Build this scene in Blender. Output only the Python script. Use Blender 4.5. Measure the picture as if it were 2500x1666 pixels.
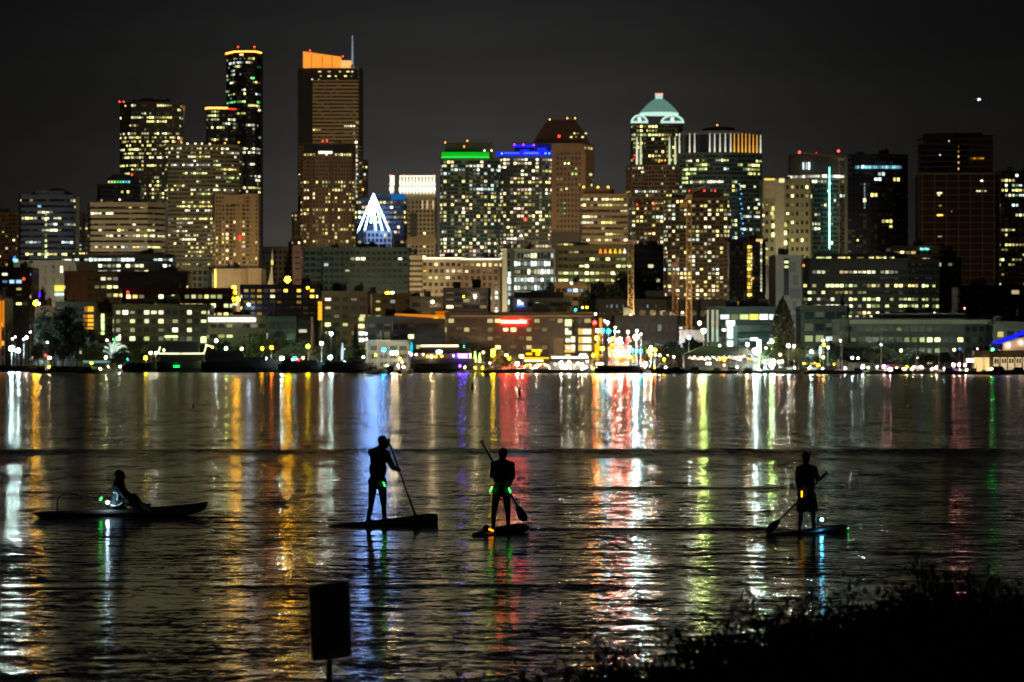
import bpy, bmesh, math, random
from mathutils import Vector, Matrix
R = math.radians
rnd = random.Random(7)
S = bpy.context.scene
COL = S.collection
for o in list(bpy.data.objects): bpy.data.objects.remove(o)

# ------------------------------------------------------------------ camera, sky, light, exposure
F, HY, CZ = 10500.0, 888.0, 3.4          # focal length and horizon of the 2500 px wide photograph, eye height in metres
cam = bpy.data.cameras.new('camera'); cob = bpy.data.objects.new('camera', cam); COL.objects.link(cob)
cob.location = (0, 0, CZ); cob.rotation_euler = (R(90), 0, 0)
cam.sensor_width = 36; cam.lens = F / 2500 * 36; cam.shift_y = (HY - 833) / 2500
cam.dof.use_dof = True; cam.dof.focus_distance = 92; cam.dof.aperture_fstop = 4.2
cam.clip_start = 0.5; cam.clip_end = 30000
S.camera = cob

wd = bpy.data.worlds.new('World'); S.world = wd; wd.use_nodes = True; wd.cycles.sampling_method = 'NONE'
nt = wd.node_tree; nt.nodes.clear()
def wn(t, **k):
    n = nt.nodes.new(t)
    for a, b in k.items(): setattr(n, a, b)
    return n
def wm(op, a, b=None, c=None):
    n = wn('ShaderNodeMath', operation=op)
    for i, v in enumerate((a, b, c)):
        if v is None: continue
        if isinstance(v, (int, float)): n.inputs[i].default_value = v
        else: nt.links.new(v, n.inputs[i])
    return n.outputs[0]
tc = wn('ShaderNodeTexCoord'); sx = wn('ShaderNodeSeparateXYZ'); nt.links.new(tc.outputs['Generated'], sx.inputs[0])
el = wm('ABSOLUTE', sx.outputs[2])
az = wm('ARCTAN2', sx.outputs[0], sx.outputs[1])
g_el = wm('EXPONENT', wm('MULTIPLY', wm('POWER', wm('DIVIDE', el, 0.056), 1.5), -1.0))      # light dome over the city
g_az = wm('EXPONENT', wm('MULTIPLY', wm('POWER', wm('ABSOLUTE', wm('DIVIDE', wm('SUBTRACT', az, -0.008), 0.072)), 2.0), -1.0))
cl = wn('ShaderNodeTexNoise'); cl.inputs['Scale'].default_value = 1.0; cl.inputs['Detail'].default_value = 4
mp = wn('ShaderNodeMapping'); mp.inputs['Scale'].default_value = (7, 7, 60)
nt.links.new(tc.outputs['Generated'], mp.inputs[0]); nt.links.new(mp.outputs[0], cl.inputs[0])
cloud = wm('ADD', 0.42, wm('MULTIPLY', cl.outputs[0], 1.15))
glow = wm('MULTIPLY', wm('MULTIPLY', g_el, wm('ADD', wm('MULTIPLY', g_az, 0.0570), 0.0064)), cloud)
tot = wm('ADD', glow, 0.0020)
cmb = wn('ShaderNodeMix', data_type='RGBA')
cmb.inputs[6].default_value = (1, 0.98, 1.0, 1); cmb.inputs[7].default_value = (1.0, 0.89, 0.69, 1)
nt.links.new(wm('MULTIPLY', g_el, 1.0), cmb.inputs[0])
bg = wn('ShaderNodeBackground'); nt.links.new(cmb.outputs[2], bg.inputs[0]); nt.links.new(tot, bg.inputs[1])
# a trace of true sky, sun far below use: night level
sky = wn('ShaderNodeTexSky'); sky.sky_type = 'NISHITA'; sky.sun_disc = False
sky.sun_elevation = R(35); sky.sun_rotation = R(200)
bg2 = wn('ShaderNodeBackground'); bg2.inputs[1].default_value = 0.00006; nt.links.new(sky.outputs[0], bg2.inputs[0])
ad = wn('ShaderNodeAddShader'); nt.links.new(bg.outputs[0], ad.inputs[0]); nt.links.new(bg2.outputs[0], ad.inputs[1])
ow = wn('ShaderNodeOutputWorld'); nt.links.new(ad.outputs[0], ow.inputs[0])

sl = bpy.data.lights.new('moon', 'SUN'); sl.energy = 0.003; sl.angle = R(70); sl.color = (1.0, 0.82, 0.58)
so = bpy.data.objects.new('moon', sl); COL.objects.link(so)
so.rotation_euler = (R(58), 0, R(-20))

vs = S.view_settings
S.display_settings.display_device = 'sRGB'
vs.view_transform = 'Standard'; vs.look = 'None'; vs.exposure = 0.3; vs.gamma = 1; vs.use_curve_mapping = False
S.cycles.max_bounces = 5; S.cycles.diffuse_bounces = 2; S.cycles.glossy_bounces = 3
S.cycles.sample_clamp_indirect = 0
S.cycles.filter_width = 1.5
S.cycles.use_denoising = True
S.cycles.use_light_tree = True

# ------------------------------------------------------------------ helpers
def P(px, py, Y): return Vector(((px - 1250) * Y / F, Y, CZ + (HY - py) * Y / F))
def XX(px, Y): return (px - 1250) * Y / F
def ZZ(py, Y): return CZ + (HY - py) * Y / F
def PX(x, Y): return 1250 + x * F / Y
def shore(px): return 1720 - 0.17 * px                       # distance of the far water's edge
def ground_z(px, Y):
    d = max(0.0, Y - shore(px) - 6)
    return 1.3 + 0.013 * d

MATS = {}
def mat(name, col, rough=0.8, metal=0.0, noise=0.25, scale=0.3, spec=0.3):
    if name in MATS: return MATS[name]
    m = bpy.data.materials.new(name); m.use_nodes = True; n = m.node_tree.nodes; l = m.node_tree.links
    b = n['Principled BSDF']; b.inputs['Roughness'].default_value = rough; b.inputs['Metallic'].default_value = metal
    b.inputs['Specular IOR Level'].default_value = spec
    t = n.new('ShaderNodeTexNoise'); t.inputs['Scale'].default_value = scale; t.inputs['Detail'].default_value = 6
    g = n.new('ShaderNodeNewGeometry'); l.new(g.outputs['Position'], t.inputs['Vector'])
    x = n.new('ShaderNodeMix'); x.data_type = 'RGBA'
    x.inputs[6].default_value = (*[c * (1 - noise) for c in col], 1); x.inputs[7].default_value = (*[min(1, c * (1 + noise)) for c in col], 1)
    l.new(t.outputs[0], x.inputs[0]); l.new(x.outputs[2], b.inputs['Base Color'])
    MATS[name] = m; return m
def emit(name, col, strength, vary=None, col2=None, sample='NONE', lo=0.10, pw=2.0, gain=1.9):
    """light-giving surface; vary 'obj'/'island' gives each window its own brightness"""
    if name in MATS: return MATS[name]
    m = bpy.data.materials.new(name); m.use_nodes = True; n = m.node_tree.nodes; l = m.node_tree.links; n.clear()
    e = n.new('ShaderNodeEmission'); o = n.new('ShaderNodeOutputMaterial'); l.new(e.outputs[0], o.inputs[0])
    e.inputs[0].default_value = (*col, 1); e.inputs[1].default_value = strength
    if vary:
        r = n.new('ShaderNodeObjectInfo').outputs['Random'] if vary == 'obj' else n.new('ShaderNodeNewGeometry').outputs['Random Per Island']
        def mm(op, a, b):
            q = n.new('ShaderNodeMath'); q.operation = op
            for i, v in enumerate((a, b)):
                if isinstance(v, (int, float)): q.inputs[i].default_value = v
                else: l.new(v, q.inputs[i])
            return q.outputs[0]
        l.new(mm('MULTIPLY', mm('ADD', mm('MULTIPLY', mm('POWER', r, pw), gain), lo), strength), e.inputs[1])
        # rooms are not evenly lit: blotches across the pane
        g = n.new('ShaderNodeNewGeometry')
        if col2:
            x = n.new('ShaderNodeMix'); x.data_type = 'RGBA'
            x.inputs[6].default_value = (*col, 1); x.inputs[7].default_value = (*col2, 1)
            l.new(mm('FRACT', mm('MULTIPLY', r, 17.3), 0), x.inputs[0]); l.new(x.outputs[2], e.inputs[0])
    if sample == 'AUTO' and not name.startswith(('lamp_glow', 'tree_strand', 'sign_red', 'kiosk_glow', 'board_lamp', 'canoe_lamp', 'glow_stick')): sample = 'NONE'
    try: m.cycles.emission_sampling = sample
    except Exception: pass
    MATS[name] = m; return m

WALL = dict(tan=(.36, .26, .14), brown=(.19, .13, .085), olive=(.26, .225, .13), grey=(.27, .27, .24), dark=(.07, .068, .06), teal=(.10, .15, .14),
            black=(.022, .02, .025), navy=(.035, .04, .06), pale=(.5, .48, .40), maroon=(.13, .07, .06), plum=(.05, .032, .036), stone=(.42, .35, .24), green=(.13, .17, .14), rust=(.22, .13, .09), slate=(.16, .17, .18))
for _k in ('olive', 'tan', 'brown', 'grey', 'slate', 'green', 'pale', 'rust', 'teal', 'stone'): WALL[_k + '_worn'] = tuple(c * .5 for c in WALL[_k])  # halved wall colours: shade put into the colour against the strong shore lamps
BLIND = None
def W(k): return mat('wall_' + k, WALL[k], 0.85)
GLASS = mat('window_glass', (.018, .02, .024), 0.25, 0, 0.2, 0.2, 0.5)
GLASST = mat('teal_glass', (.02, .035, .036), 0.25, 0, 0.2, 0.2, 0.5)
GLASSB = mat('brown_glass', (.035, .026, .02), 0.3, 0, 0.2, 0.2, 0.5)
ROOF = mat('roof_membrane', (.05, .05, .05), 0.9)
STEEL = mat('steel', (.2, .2, .2), 0.5, 0.5)
BLACK = mat('black_rubber', (.012, .011, .014), 0.7)

PAL = dict(yel=((1, .82, .20), (1, .90, .38)), white=((.95, .92, .48), (1, 1, .72)), cool=((.72, 1, .86), (.85, 1, .95)), warm=((1, .70, .28), (1, .80, .45)),
           amber=((1, .55, .06), (1, .66, .10)), pink=((1, .62, .48), (1, .78, .6)), blue=((.25, .5, 1), (.4, .7, 1)), green=((.1, .9, .35), (.3, 1, .3)), red=((1, .05, .02), (1, .2, .05)), lime=((.72, .86, .30), (.85, 1, .42)))
def winmat(p, vary): return emit('lit_window_%s_%s' % (p, 'single' if vary == 'obj' else 'many'), PAL[p][0], 1.35, vary, PAL[p][1])
def lamp(c, s): return emit('lamp_%s_%d' % (c, int(s)), dict(white=(1, .96, .82), cool=(.75, 1, .92), cyan=(.15, .85, 1), amber=(1, .55, .05), orange=(1, .32, .04), red=(1, .035, .02), yellow=(1, .78, .12),
                    blue=(.05, .12, 1), purple=(.28, .08, 1), green=(.05, 1, .2), lime=(.7, 1, .3), warm=(1, .76, .4), ice=(.62, .80, 1), teal=(.2, 1, .75), sky=(.1, .45, 1))[c], s, sample='AUTO')

class MB:
    def __init__(s): s.v = []; s.f = []; s.m = []
    def quad(s, a, b, c, d, m=0):
        i = len(s.v); s.v += [tuple(a), tuple(b), tuple(c), tuple(d)]; s.f.append((i, i + 1, i + 2, i + 3)); s.m.append(m)
    def hexa(s, p, m=0):     # 8 corners: bottom ring then top ring
        i = len(s.v); s.v += [tuple(q) for q in p]
        for f in ((0, 3, 2, 1), (4, 5, 6, 7), (0, 1, 5, 4), (1, 2, 6, 5), (2, 3, 7, 6), (3, 0, 4, 7)):
            s.f.append(tuple(i + k for k in f)); s.m.append(m)
    def box(s, x0, x1, y0, y1, z0, z1, m=0):
        s.hexa([(x0, y0, z0), (x1, y0, z0), (x1, y1, z0), (x0, y1, z0), (x0, y0, z1), (x1, y0, z1), (x1, y1, z1), (x0, y1, z1)], m)
    def prism(s, poly, z0, z1, m=0, top=None):
        n = len(poly); i = len(s.v); tp = top or poly
        s.v += [(p[0], p[1], z0) for p in poly] + [(p[0], p[1], z1) for p in tp]
        for k in range(n):
            j = (k + 1) % n; s.f.append((i + k, i + j, i + n + j, i + n + k)); s.m.append(m)
        s.f.append(tuple(i + n + k for k in range(n))); s.m.append(m)
        s.f.append(tuple(i + k for k in reversed(range(n)))); s.m.append(m)
    def tube(s, pts, r, n=6, m=0, cap=True):
        pts = [Vector(p) for p in pts]; rs = r if isinstance(r, (list, tuple)) else [r] * len(pts); rings = []
        for k, p in enumerate(pts):
            d = (pts[min(k + 1, len(pts) - 1)] - pts[max(k - 1, 0)]).normalized()
            u = d.cross(Vector((0, 0, 1)) if abs(d.z) < .9 else Vector((0, 1, 0))).normalized(); w = d.cross(u)
            i = len(s.v); s.v += [tuple(p + (u * math.cos(2 * math.pi * a / n) + w * math.sin(2 * math.pi * a / n)) * rs[k]) for a in range(n)]; rings.append(i)
        for a, b in zip(rings, rings[1:]):
            for k in range(n):
                j = (k + 1) % n; s.f.append((a + k, a + j, b + j, b + k)); s.m.append(m)
        if cap:
            s.f.append(tuple(rings[0] + k for k in reversed(range(n)))); s.m.append(m)
            s.f.append(tuple(rings[-1] + k for k in range(n))); s.m.append(m)
    def ell(s, c, r, n=8, k=6, m=0, M=None):
        c = Vector(c); rr = Vector(r) if isinstance(r, (tuple, list)) else Vector((r, r, r)); rows = []
        def tr(q):
            q = Vector((q[0] * rr.x, q[1] * rr.y, q[2] * rr.z)); return tuple(c + (M @ q if M else q))
        for a in range(1, k):
            t = math.pi * a / k; i = len(s.v); rows.append(i)
            s.v += [tr((math.sin(t) * math.cos(2 * math.pi * b / n), math.sin(t) * math.sin(2 * math.pi * b / n), math.cos(t))) for b in range(n)]
        it = len(s.v); s.v.append(tr((0, 0, 1))); ib = len(s.v); s.v.append(tr((0, 0, -1)))
        for b in range(n):
            j = (b + 1) % n
            s.f.append((it, rows[0] + b, rows[0] + j)); s.m.append(m); s.f.append((ib, rows[-1] + j, rows[-1] + b)); s.m.append(m)
            for a, d in zip(rows, rows[1:]): s.f.append((a + b, d + b, d + j, a + j)); s.m.append(m)
    def mesh(s, name, mats):
        me = bpy.data.meshes.new(name); me.from_pydata(s.v, [], s.f)
        for q in (mats if isinstance(mats, (list, tuple)) else [mats]): me.materials.append(q)
        if len(me.materials) > 1: me.polygons.foreach_set('material_index', s.m)
        me.update(); return me
    def build(s, name, mats, parent=None, kind=None, smooth=False):
        me = s.mesh(name, mats)
        if smooth: me.polygons.foreach_set('use_smooth', [True] * len(me.polygons))
        o = bpy.data.objects.new(name, me); COL.objects.link(o)
        if parent:
            o.parent = parent; o.matrix_parent_inverse = Matrix.Translation(-parent.location)
        if kind: o['kind'] = kind
        return o
def tag(o, label=None, cat=None, group=None, kind=None):
    if label: o['label'] = label
    if cat: o['category'] = cat
    if group: o['group'] = group
    if kind: o['kind'] = kind
    return o
def root(name, loc, label, cat, group=None):
    o = bpy.data.objects.new(name, None); COL.objects.link(o); o.location = loc; o.empty_display_size = .2
    return tag(o, label, cat, group)
def child(name, me, parent, M):
    o = bpy.data.objects.new(name, me); COL.objects.link(o); o.parent = parent
    o.matrix_parent_inverse = Matrix.Translation(-parent.location); o.matrix_basis = M; return o
def copy_tree(o, parent=None):
    c = o.copy(); COL.objects.link(c)
    if parent: c.parent = parent; c.matrix_parent_inverse = o.matrix_parent_inverse.copy()
    for k in list(o.children): copy_tree(k, c)
    return c

_u = {}
def unit_window(p):
    if p not in _u:
        b = MB(); b.box(-.5, .5, -.5, .5, -.5, .5); _u[p] = b.mesh('lit_window', winmat(p, 'obj'))
    return _u[p]
_b = {}
def ball(m):
    if m.name not in _b:
        b = MB(); b.ell((0, 0, 0), 1, 8, 6); _b[m.name] = b.mesh('lamp_globe', m)
    return _b[m.name]
def beacon(parent, px, py, Y, c='red', s=9, r=1.6, name='beacon'):
    p = P(px, py, Y); q = .78 * r * Y / F
    return child(name, ball(lamp(c, s)), parent, Matrix.Translation(p) @ Matrix.Diagonal((q, q, q, 1)))

# ------------------------------------------------------------------ buildings
def segs(pl):
    out = []
    for a, b in zip(pl, pl[1:]):
        d = Vector((b[0] - a[0], b[1] - a[1])); L = d.length
        if L > 1e-6: d /= L; out.append((Vector(a), Vector(b), L, d, Vector((d.y, -d.x))))
    return out
def offset(pl, o):
    sg = segs(pl); res = []
    for i, p in enumerate(pl):
        ns = [sg[j][4] for j in (i - 1, i) if 0 <= j < len(sg)]
        n = sum(ns, Vector((0, 0))).normalized(); k = max(.5, n.dot(ns[0]))
        res.append(Vector(p) + n * (o / k))
    return res
def band(b, pl, z0, z1, o, m=0, inner=-.4):
    A = offset(pl, o); B = offset(pl, inner)
    for i in range(len(pl) - 1):
        b.hexa([(*A[i], z0), (*A[i + 1], z0), (*B[i + 1], z0), (*B[i], z0), (*A[i], z1), (*A[i + 1], z1), (*B[i + 1], z1), (*B[i], z1)], m)

class Bd: pass
NWIN = [0]
def B(name, label, Y, plan, top, vis, depth=32, fh=3.9, bay=3.0, sp=.45, pier=.5, wall='grey', glass=None, lit=.15, run=2.5, pal=(('yel', 1),), strips=(), cat='building', group=None, par=.9, seed=None, cap=110, skip=0, bandmat=None, wh=.8):
    """plan: (photo column, metres behind the front) from left to right; top/vis: photo rows of the roof and of the lowest row seen"""
    q = Bd(); q.Y = Y
    r_ = random.Random(seed if seed is not None else hash((round(plan[0][0]), round(top), 5)) & 0xffff)
    pl = [Vector((XX(a, Y + d), Y + d)) for a, d in plan]
    cx = sum(p.x for p in pl) / len(pl); gz = ground_z(PX(cx, Y), Y)
    zt = ZZ(top, Y); zv = max(gz, ZZ(vis, Y)); q.zt = zt
    o = root(name, (cx, Y, gz), label, cat, group); q.o = o
    back = max(d for a, d in plan) + depth
    poly = pl + [Vector((pl[-1].x, Y + back)), Vector((pl[0].x, Y + back))]
    q.poly = poly; q.pl = pl
    g = glass or GLASS; wm_ = W(wall)
    b = MB(); b.prism(poly, gz - 1.5, zt); b.build('glazing' if sp < .95 else 'wall', g if sp < .95 else wm_, o)
    scale = F / Y
    nf = max(1, int((zt - zv) / fh)); big = fh * scale >= 13
    if sp < .95:
        bm = bandmat or wm_
        b = MB()
        for k in range(nf + 1):
            z1 = zt - k * fh
            band(b, pl, max(z1 - sp * fh, gz), z1, .35)
            if big: b.build('floor_band', bm, o); b = MB()
        if not big and b.v: b.build('spandrels', bm, o, 'stuff')
        if pier > 0:
            b = MB()
            for s in segs(pl):
                n = max(1, round(s[2] / bay))
                for i in range(n + 1):
                    c = s[0] + s[3] * (s[2] * i / n); h = pier / 2
                    pts = [c - s[3] * h + s[4] * .25, c + s[3] * h + s[4] * .25, c + s[3] * h - s[4] * .3, c - s[3] * h - s[4] * .3]
                    b.hexa([(*p, zv - fh * .5) for p in pts] + [(*p, zt - sp * fh * .5) for p in pts])
            b.build('piers', bm, o, 'stuff')
    if par:
        b = MB(); pp = offset(pl, .45); b.prism(pp + [Vector((pl[-1].x, Y + back + .3)), Vector((pl[0].x, Y + back + .3))], zt + .02, zt + par); b.build('parapet', wm_, o)
    # clutter on the roof: plant boxes, stair heads, a thin mast
    if par:
        x0, x1 = pl[0].x, pl[-1].x
        for i in range(r_.randint(1, 3)):
            cw = (x1 - x0) * r_.uniform(.06, .2); c = r_.uniform(x0 + cw, x1 - cw); hh = r_.uniform(1.4, 3.6); yb = Y + max(d for a, d in plan) + r_.uniform(3, 8)
            b = MB(); b.box(c - cw / 2, c + cw / 2, yb, yb + r_.uniform(4, 8), zt + par + .02, zt + par + hh)
            if r_.random() < .5: b.box(c + cw * .1, c + cw * .4, yb + 1, yb + 3, zt + par + hh + .01, zt + par + hh + r_.uniform(.6, 1.6))
            b.build('roof_unit', r_.choice((W('dark'), W('slate'), wm_)), o)
        if r_.random() < .5: c = r_.uniform(x0 + 1, x1 - 1); b = MB(); b.tube([(c, Y + 8, zt + par), (c, Y + 8, zt + par + r_.uniform(3, 7))], .12, 4); b.build('roof_mast', STEEL, o)
    # blinds drawn behind some of the dark panes
    if .15 < sp < .95:
        b = MB(); hb = (1 - sp) * fh
        for k in range(nf):
            for s in segs(pl):
                n = max(1, round(s[2] / bay))
                for i in range(n):
                    if r_.random() < .22:
                        c = s[0] + s[3] * (s[2] * (i + .5) / n) + s[4] * .03; w2 = s[2] / n * .40; zt2 = zt - k * fh - sp * fh - .02; zb2 = zt2 - hb * r_.choice((.35, .5, .7, .98))
                        b.quad((*(c - s[3] * w2), zb2), (*(c + s[3] * w2), zb2), (*(c + s[3] * w2), zt2), (*(c - s[3] * w2), zt2))
        if b.v: b.build('window_blinds', mat('blinds_pale', (.22, .20, .16), .9) if r_.random() < .6 else mat('blinds_grey', (.13, .13, .12), .9), o, 'stuff')
    # lit windows
    names = [p for p, w in pal]; ws = [w for p, w in pal]
    cells = []
    h = (1 - sp) * fh * wh
    for k in range(skip, nf):
        zc = zt - k * fh - sp * fh - (1 - sp) * fh * .5
        busy = r_.choice((.2, .5, 1, 1.2, 1.6, 3.4)) * lit * 1.45
        pk = r_.choices(names, ws)[0]
        for s in segs(pl):
            n = max(1, round(s[2] / bay)); i = 0
            while i < n:
                if r_.random() < busy / max(1, run * .6):
                    ln = max(1, min(n - i, int(r_.expovariate(1 / run)) + 1)) if run > 1 else 1
                    pz = pk if r_.random() < .7 else r_.choices(names, ws)[0]
                    for j in range(ln):
                        if r_.random() < .86: cells.append((s, (i + j + .5) / n, s[2] / n - max(pier, .25), zc, h, pz))
                    i += ln
                i += 1
    for st in strips:
        a, c, py, pz = st[:4]; hh = st[4] * Y / F if len(st) > 4 and st[4] else h; den = st[5] if len(st) > 5 else .92
        x0, x1 = XX(a, Y), XX(c, Y); zc = ZZ(py, Y)
        if len(st) <= 6: zc = zt - (round((zt - zc - sp * fh - (1 - sp) * fh * .5) / fh)) * fh - sp * fh - (1 - sp) * fh * .5 if sp < .95 else zc
        for s in segs(pl):
            n = max(1, round(s[2] / bay))
            for i in range(n):
                xm = s[0].x + s[3].x * s[2] * (i + .5) / n
                if min(x0, x1) <= xm <= max(x0, x1) and r_.random() < den: cells.append((s, (i + .5) / n, s[2] / n - max(pier, .25), zc, hh, pz))
    r_.shuffle(cells)
    seen = set(); many = {}; cnt = 0
    for s, t, w, z, hh, pz in cells:
        key = (round(s[0].x), round(t * s[2], 1), round(z, 1))
        if key in seen: continue
        seen.add(key)
        c = s[0] + s[3] * (t * s[2]); c = c + s[4] * (.06 if sp < .95 else .05)
        ang = math.atan2(s[3].y, s[3].x); w = max(.3, w * (r_.uniform(.62, .9) if fh * scale < 13 else r_.uniform(.8, 1))); hz = hh * r_.choice((1, 1, .9, .7))
        Mx = Matrix.Translation((c.x, c.y, z)) @ Matrix.Rotation(ang, 4, 'Z') @ Matrix.Diagonal((w, .14, hz, 1))
        if w * scale >= 6.5 and cnt < cap:
            child('window', unit_window(pz), o, Mx); cnt += 1
        else:
            mb = many.setdefault(pz, MB()); mb.hexa([Mx @ Vector(v) for v in ((-.5, -.5, -.5), (.5, -.5, -.5), (.5, .5, -.5), (-.5, .5, -.5), (-.5, -.5, .5), (.5, -.5, .5), (.5, .5, .5), (-.5, .5, .5))])
    NWIN[0] += cnt
    if many:
        ks = sorted(many); al = MB()
        for i, k in enumerate(ks):
            n0 = len(al.v); al.v += many[k].v; al.f += [tuple(n0 + j for j in f) for f in many[k].f]; al.m += [i] * len(many[k].f)
        al.build('lit_windows', [winmat(k, 'island') for k in ks], o, 'stuff')
    return q
def block(q, name, px0, px1, py0, py1, m, dy=3, dep=14, Y=None):
    """a box on or before the building, rows py0 (top) to py1"""
    Y = (Y or q.Y) + dy; b = MB(); b.box(XX(px0, Y), XX(px1, Y), Y, Y + dep, ZZ(py1, Y), ZZ(py0, Y)); return b.build(name, m, q.o)
def bar(q, name, px0, px1, py0, py1, m, out=.9, dep=.5):
    """a sign or strip light standing proud of the front"""
    Y = q.Y - out; b = MB(); b.box(XX(px0, Y), XX(px1, Y), Y, Y + dep, ZZ(py1, Y), ZZ(py0, Y)); return b.build(name, m, q.o)
YW = (('yel', 5), ('white', 4), ('lime', 2), ('warm', 1))
OFF = (('white', 5), ('lime', 4), ('cool', 2), ('yel', 3))
RES = (('yel', 4), ('warm', 4), ('white', 3), ('pink', 1), ('cool', 1))
HOT = (('warm', 5), ('yel', 4), ('amber', 2), ('pink', 1))
# ------------------------------------------------------------------ the far towers
def arc(a, b, bulge, n=7):
    return [(a + (b - a) * i / n, bulge * (2 * i / n - 1) ** 2) for i in range(n + 1)]
q = B('skyscraper', 'tallest black skyscraper with a curved glowing orange roofline', 4500, [(553, 34), (574, 4), (600, 0), (622, 2), (636, 20)], 127, 480, fh=4.1, bay=2.6, sp=.35, pier=.3, wall='black', lit=.10, run=3, pal=(('white', 4), ('yel', 2), ('cool', 3), ('green', .5)),
      strips=((556, 596, 149, 'cool'), (602, 616, 149, 'white'), (560, 600, 141, 'white', 1.5, .4), (605, 632, 262, 'yel'), (572, 598, 245, 'lime'), (582, 634, 462, 'yel'), (583, 606, 470, 'white')))
b = MB(); band(b, q.pl, ZZ(127.5, 4500), ZZ(124.6, 4500), 1.4, 0, .5); b.build('roofline_light', lamp('orange', 5), q.o)
for x in (581, 621): beacon(q.o, x, 115, 4510, 'red', 9, 2); bb = MB(); bb.tube([P(x, 124, 4512), P(x, 116, 4512)], .5); bb.build('mast', STEEL, q.o)
q = B('office_tower', 'short dark tower with a straight red-orange roofline in front of the black skyscraper', 4420, [(504, 10), (508, 0), (556, 0), (575, 6)], 266, 480, fh=4.1, bay=2.8, sp=.4, pier=.3, wall='black', lit=.22, run=3, pal=OFF, strips=((505, 536, 281, 'yel'), (512, 532, 290, 'white'), (528, 552, 307, 'lime'), (556, 576, 306, 'cool')))
b = MB(); band(b, q.pl[:3], ZZ(266, 4420), ZZ(262.5, 4420), 1.2, 0, .4); b.build('roofline_light', lamp('orange', 6), q.o)
b = MB(); band(b, q.pl[2:], ZZ(267.5, 4420), ZZ(265, 4420), 1.2, 0, .4); b.build('roofline_light', lamp('red', 3), q.o)
q = B('office_tower', 'broad dark tower with many scattered yellow windows and a low roof hump', 4300, [(293, 14), (320, 0), (420, 0), (438, 8), (446, 22)], 251, 500, fh=4.0, bay=2.5, sp=.42, pier=.45, wall='dark', glass=GLASSB, lit=.30, run=2.2, pal=(('yel', 6), ('white', 4), ('lime', 2)),
      strips=((331, 375, 274, 'white', 4, .5), (341, 404, 283, 'lime'), (360, 408, 293, 'yel'), (310, 348, 367, 'yel'), (305, 346, 385, 'yel'), (374, 390, 368, 'yel'), (317, 340, 303, 'warm')))
block(q, 'roof_plant', 322, 392, 244, 252, W('dark'), 4, 20); block(q, 'roof_plant', 345, 372, 240, 245, W('dark'), 7, 12)
for x in (292, 302): beacon(q.o, x, 249, 4299, 'red', 9, 2)
q = B('office_tower', 'small dark stepped tower with a row of green and white lights near its top', 4000, [(238, 5), (244, 0), (338, 0), (342, 4)], 451, 510, fh=4, bay=2.8, sp=.4, pier=.3, wall='navy', lit=.02, strips=((244, 252, 488, 'white'),))
block(q, 'upper_storey', 262, 336, 433, 451, W('navy')); block(q, 'upper_storey', 272, 328, 426, 434, W('navy'), 6)
for x, c in ((264, 'warm'), (271, 'lime'), (278, 'lime'), (285, 'green'), (292, 'green'), (299, 'teal'), (306, 'sky'), (313, 'teal')): bar(q, 'accent_light', x, x + 4, 442, 447, lamp(c, 1), -2.4)
beacon(q.o, 322, 427, 4004, 'red', 9, 2); beacon(q.o, 292, 488, 3999, 'warm', 4, 2.2)
q = B('office_tower', 'olive banded tower with one bright band and rooftop beacons behind the tan hotel', 3900, [(402, 16), (410, 0), (520, 0), (584, 14), (588, 24)], 355, 655, fh=3.75, bay=2.6, sp=.55, pier=.0, wall='olive', glass=GLASSB, lit=.22, run=2.6, pal=YW,
      strips=((414, 516, 404, 'cool'), (555, 570, 404, 'white'), (468, 512, 386, 'yel'), (436, 518, 509, 'yel'), (410, 524, 537, 'yel'), (428, 460, 500, 'yel'), (475, 500, 620, 'warm')), cap=130)
for x, y, c in ((408, 345, 'orange'), (441, 343, 'red'), (458, 351, 'warm'), (477, 351, 'warm'), (493, 351, 'warm'), (512, 352, 'warm'), (524, 344, 'red'), (549, 350, 'orange'), (583, 348, 'orange')): beacon(q.o, x, y, 3899, c, 5, 1.9)
q = B('hotel_tower', 'tan floodlit hotel tower with small warm windows and blank end piers', 3500, [(519, 10), (526, 0), (548, 0), (550, 1.5), (588, 1.5), (590, 0), (629, 0), (631, 8)], 476, 645, fh=3.3, bay=2.9, sp=.42, pier=.9, wall='tan', glass=GLASSB, lit=.8, wh=1, run=1, pal=(('warm', 5), ('yel', 4), ('pink', 2)), skip=6, cap=150)
block(q, 'blank_crown', 546, 596, 476, 500, W('tan'), -.6, 4); block(q, 'blank_pier', 574, 588, 500, 642, W('tan'), -.5, 3); block(q, 'blank_pier', 612, 624, 478, 642, W('tan'), -.5, 3)
for x in (566, 573, 580): bar(q, 'louvre', x, x + 4, 498, 504, GLASS, .8)
bar(q, 'red_sign', 583, 588, 575, 588, lamp('red', 2), 1.2)
q = B('skyscraper', 'striped skyscraper with an orange floodlit sloping crown and a white spire', 4400, [(727, 26), (733, 8), (763, 0), (875, 0), (883, 12)], 167, 480, fh=3.75, bay=3, sp=.58, pier=0, wall='tan', glass=GLASS, lit=.015, pal=YW, skip=8, bandmat=W('tan'), strips=((758, 782, 320, 'yel'), (852, 866, 325, 'white'), (838, 841, 217, 'yel')))
block(q, 'dark_top_storeys', 734, 874, 167, 196, W('black'), -.8, 3); block(q, 'dark_corner_bay', 728, 763, 167, 352, W('black'), -1.0, 3); block(q, 'dark_corner_bay', 877, 883, 170, 352, W('black'), -.9, 3)
for y, xs in ((175, (777, 800, 828, 846, 858)), (186, (781, 800, 818, 840, 856)), (194, (760, 776, 821))):
    for x in xs: bar(q, 'window', x, x + rnd.choice((4, 7)), y - 1, y + 1.4, winmat(rnd.choice(('yel', 'lime')), 'obj'), 1.6, .6)
Y = 4394; b = MB()
zb = ZZ(165, Y)
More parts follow.
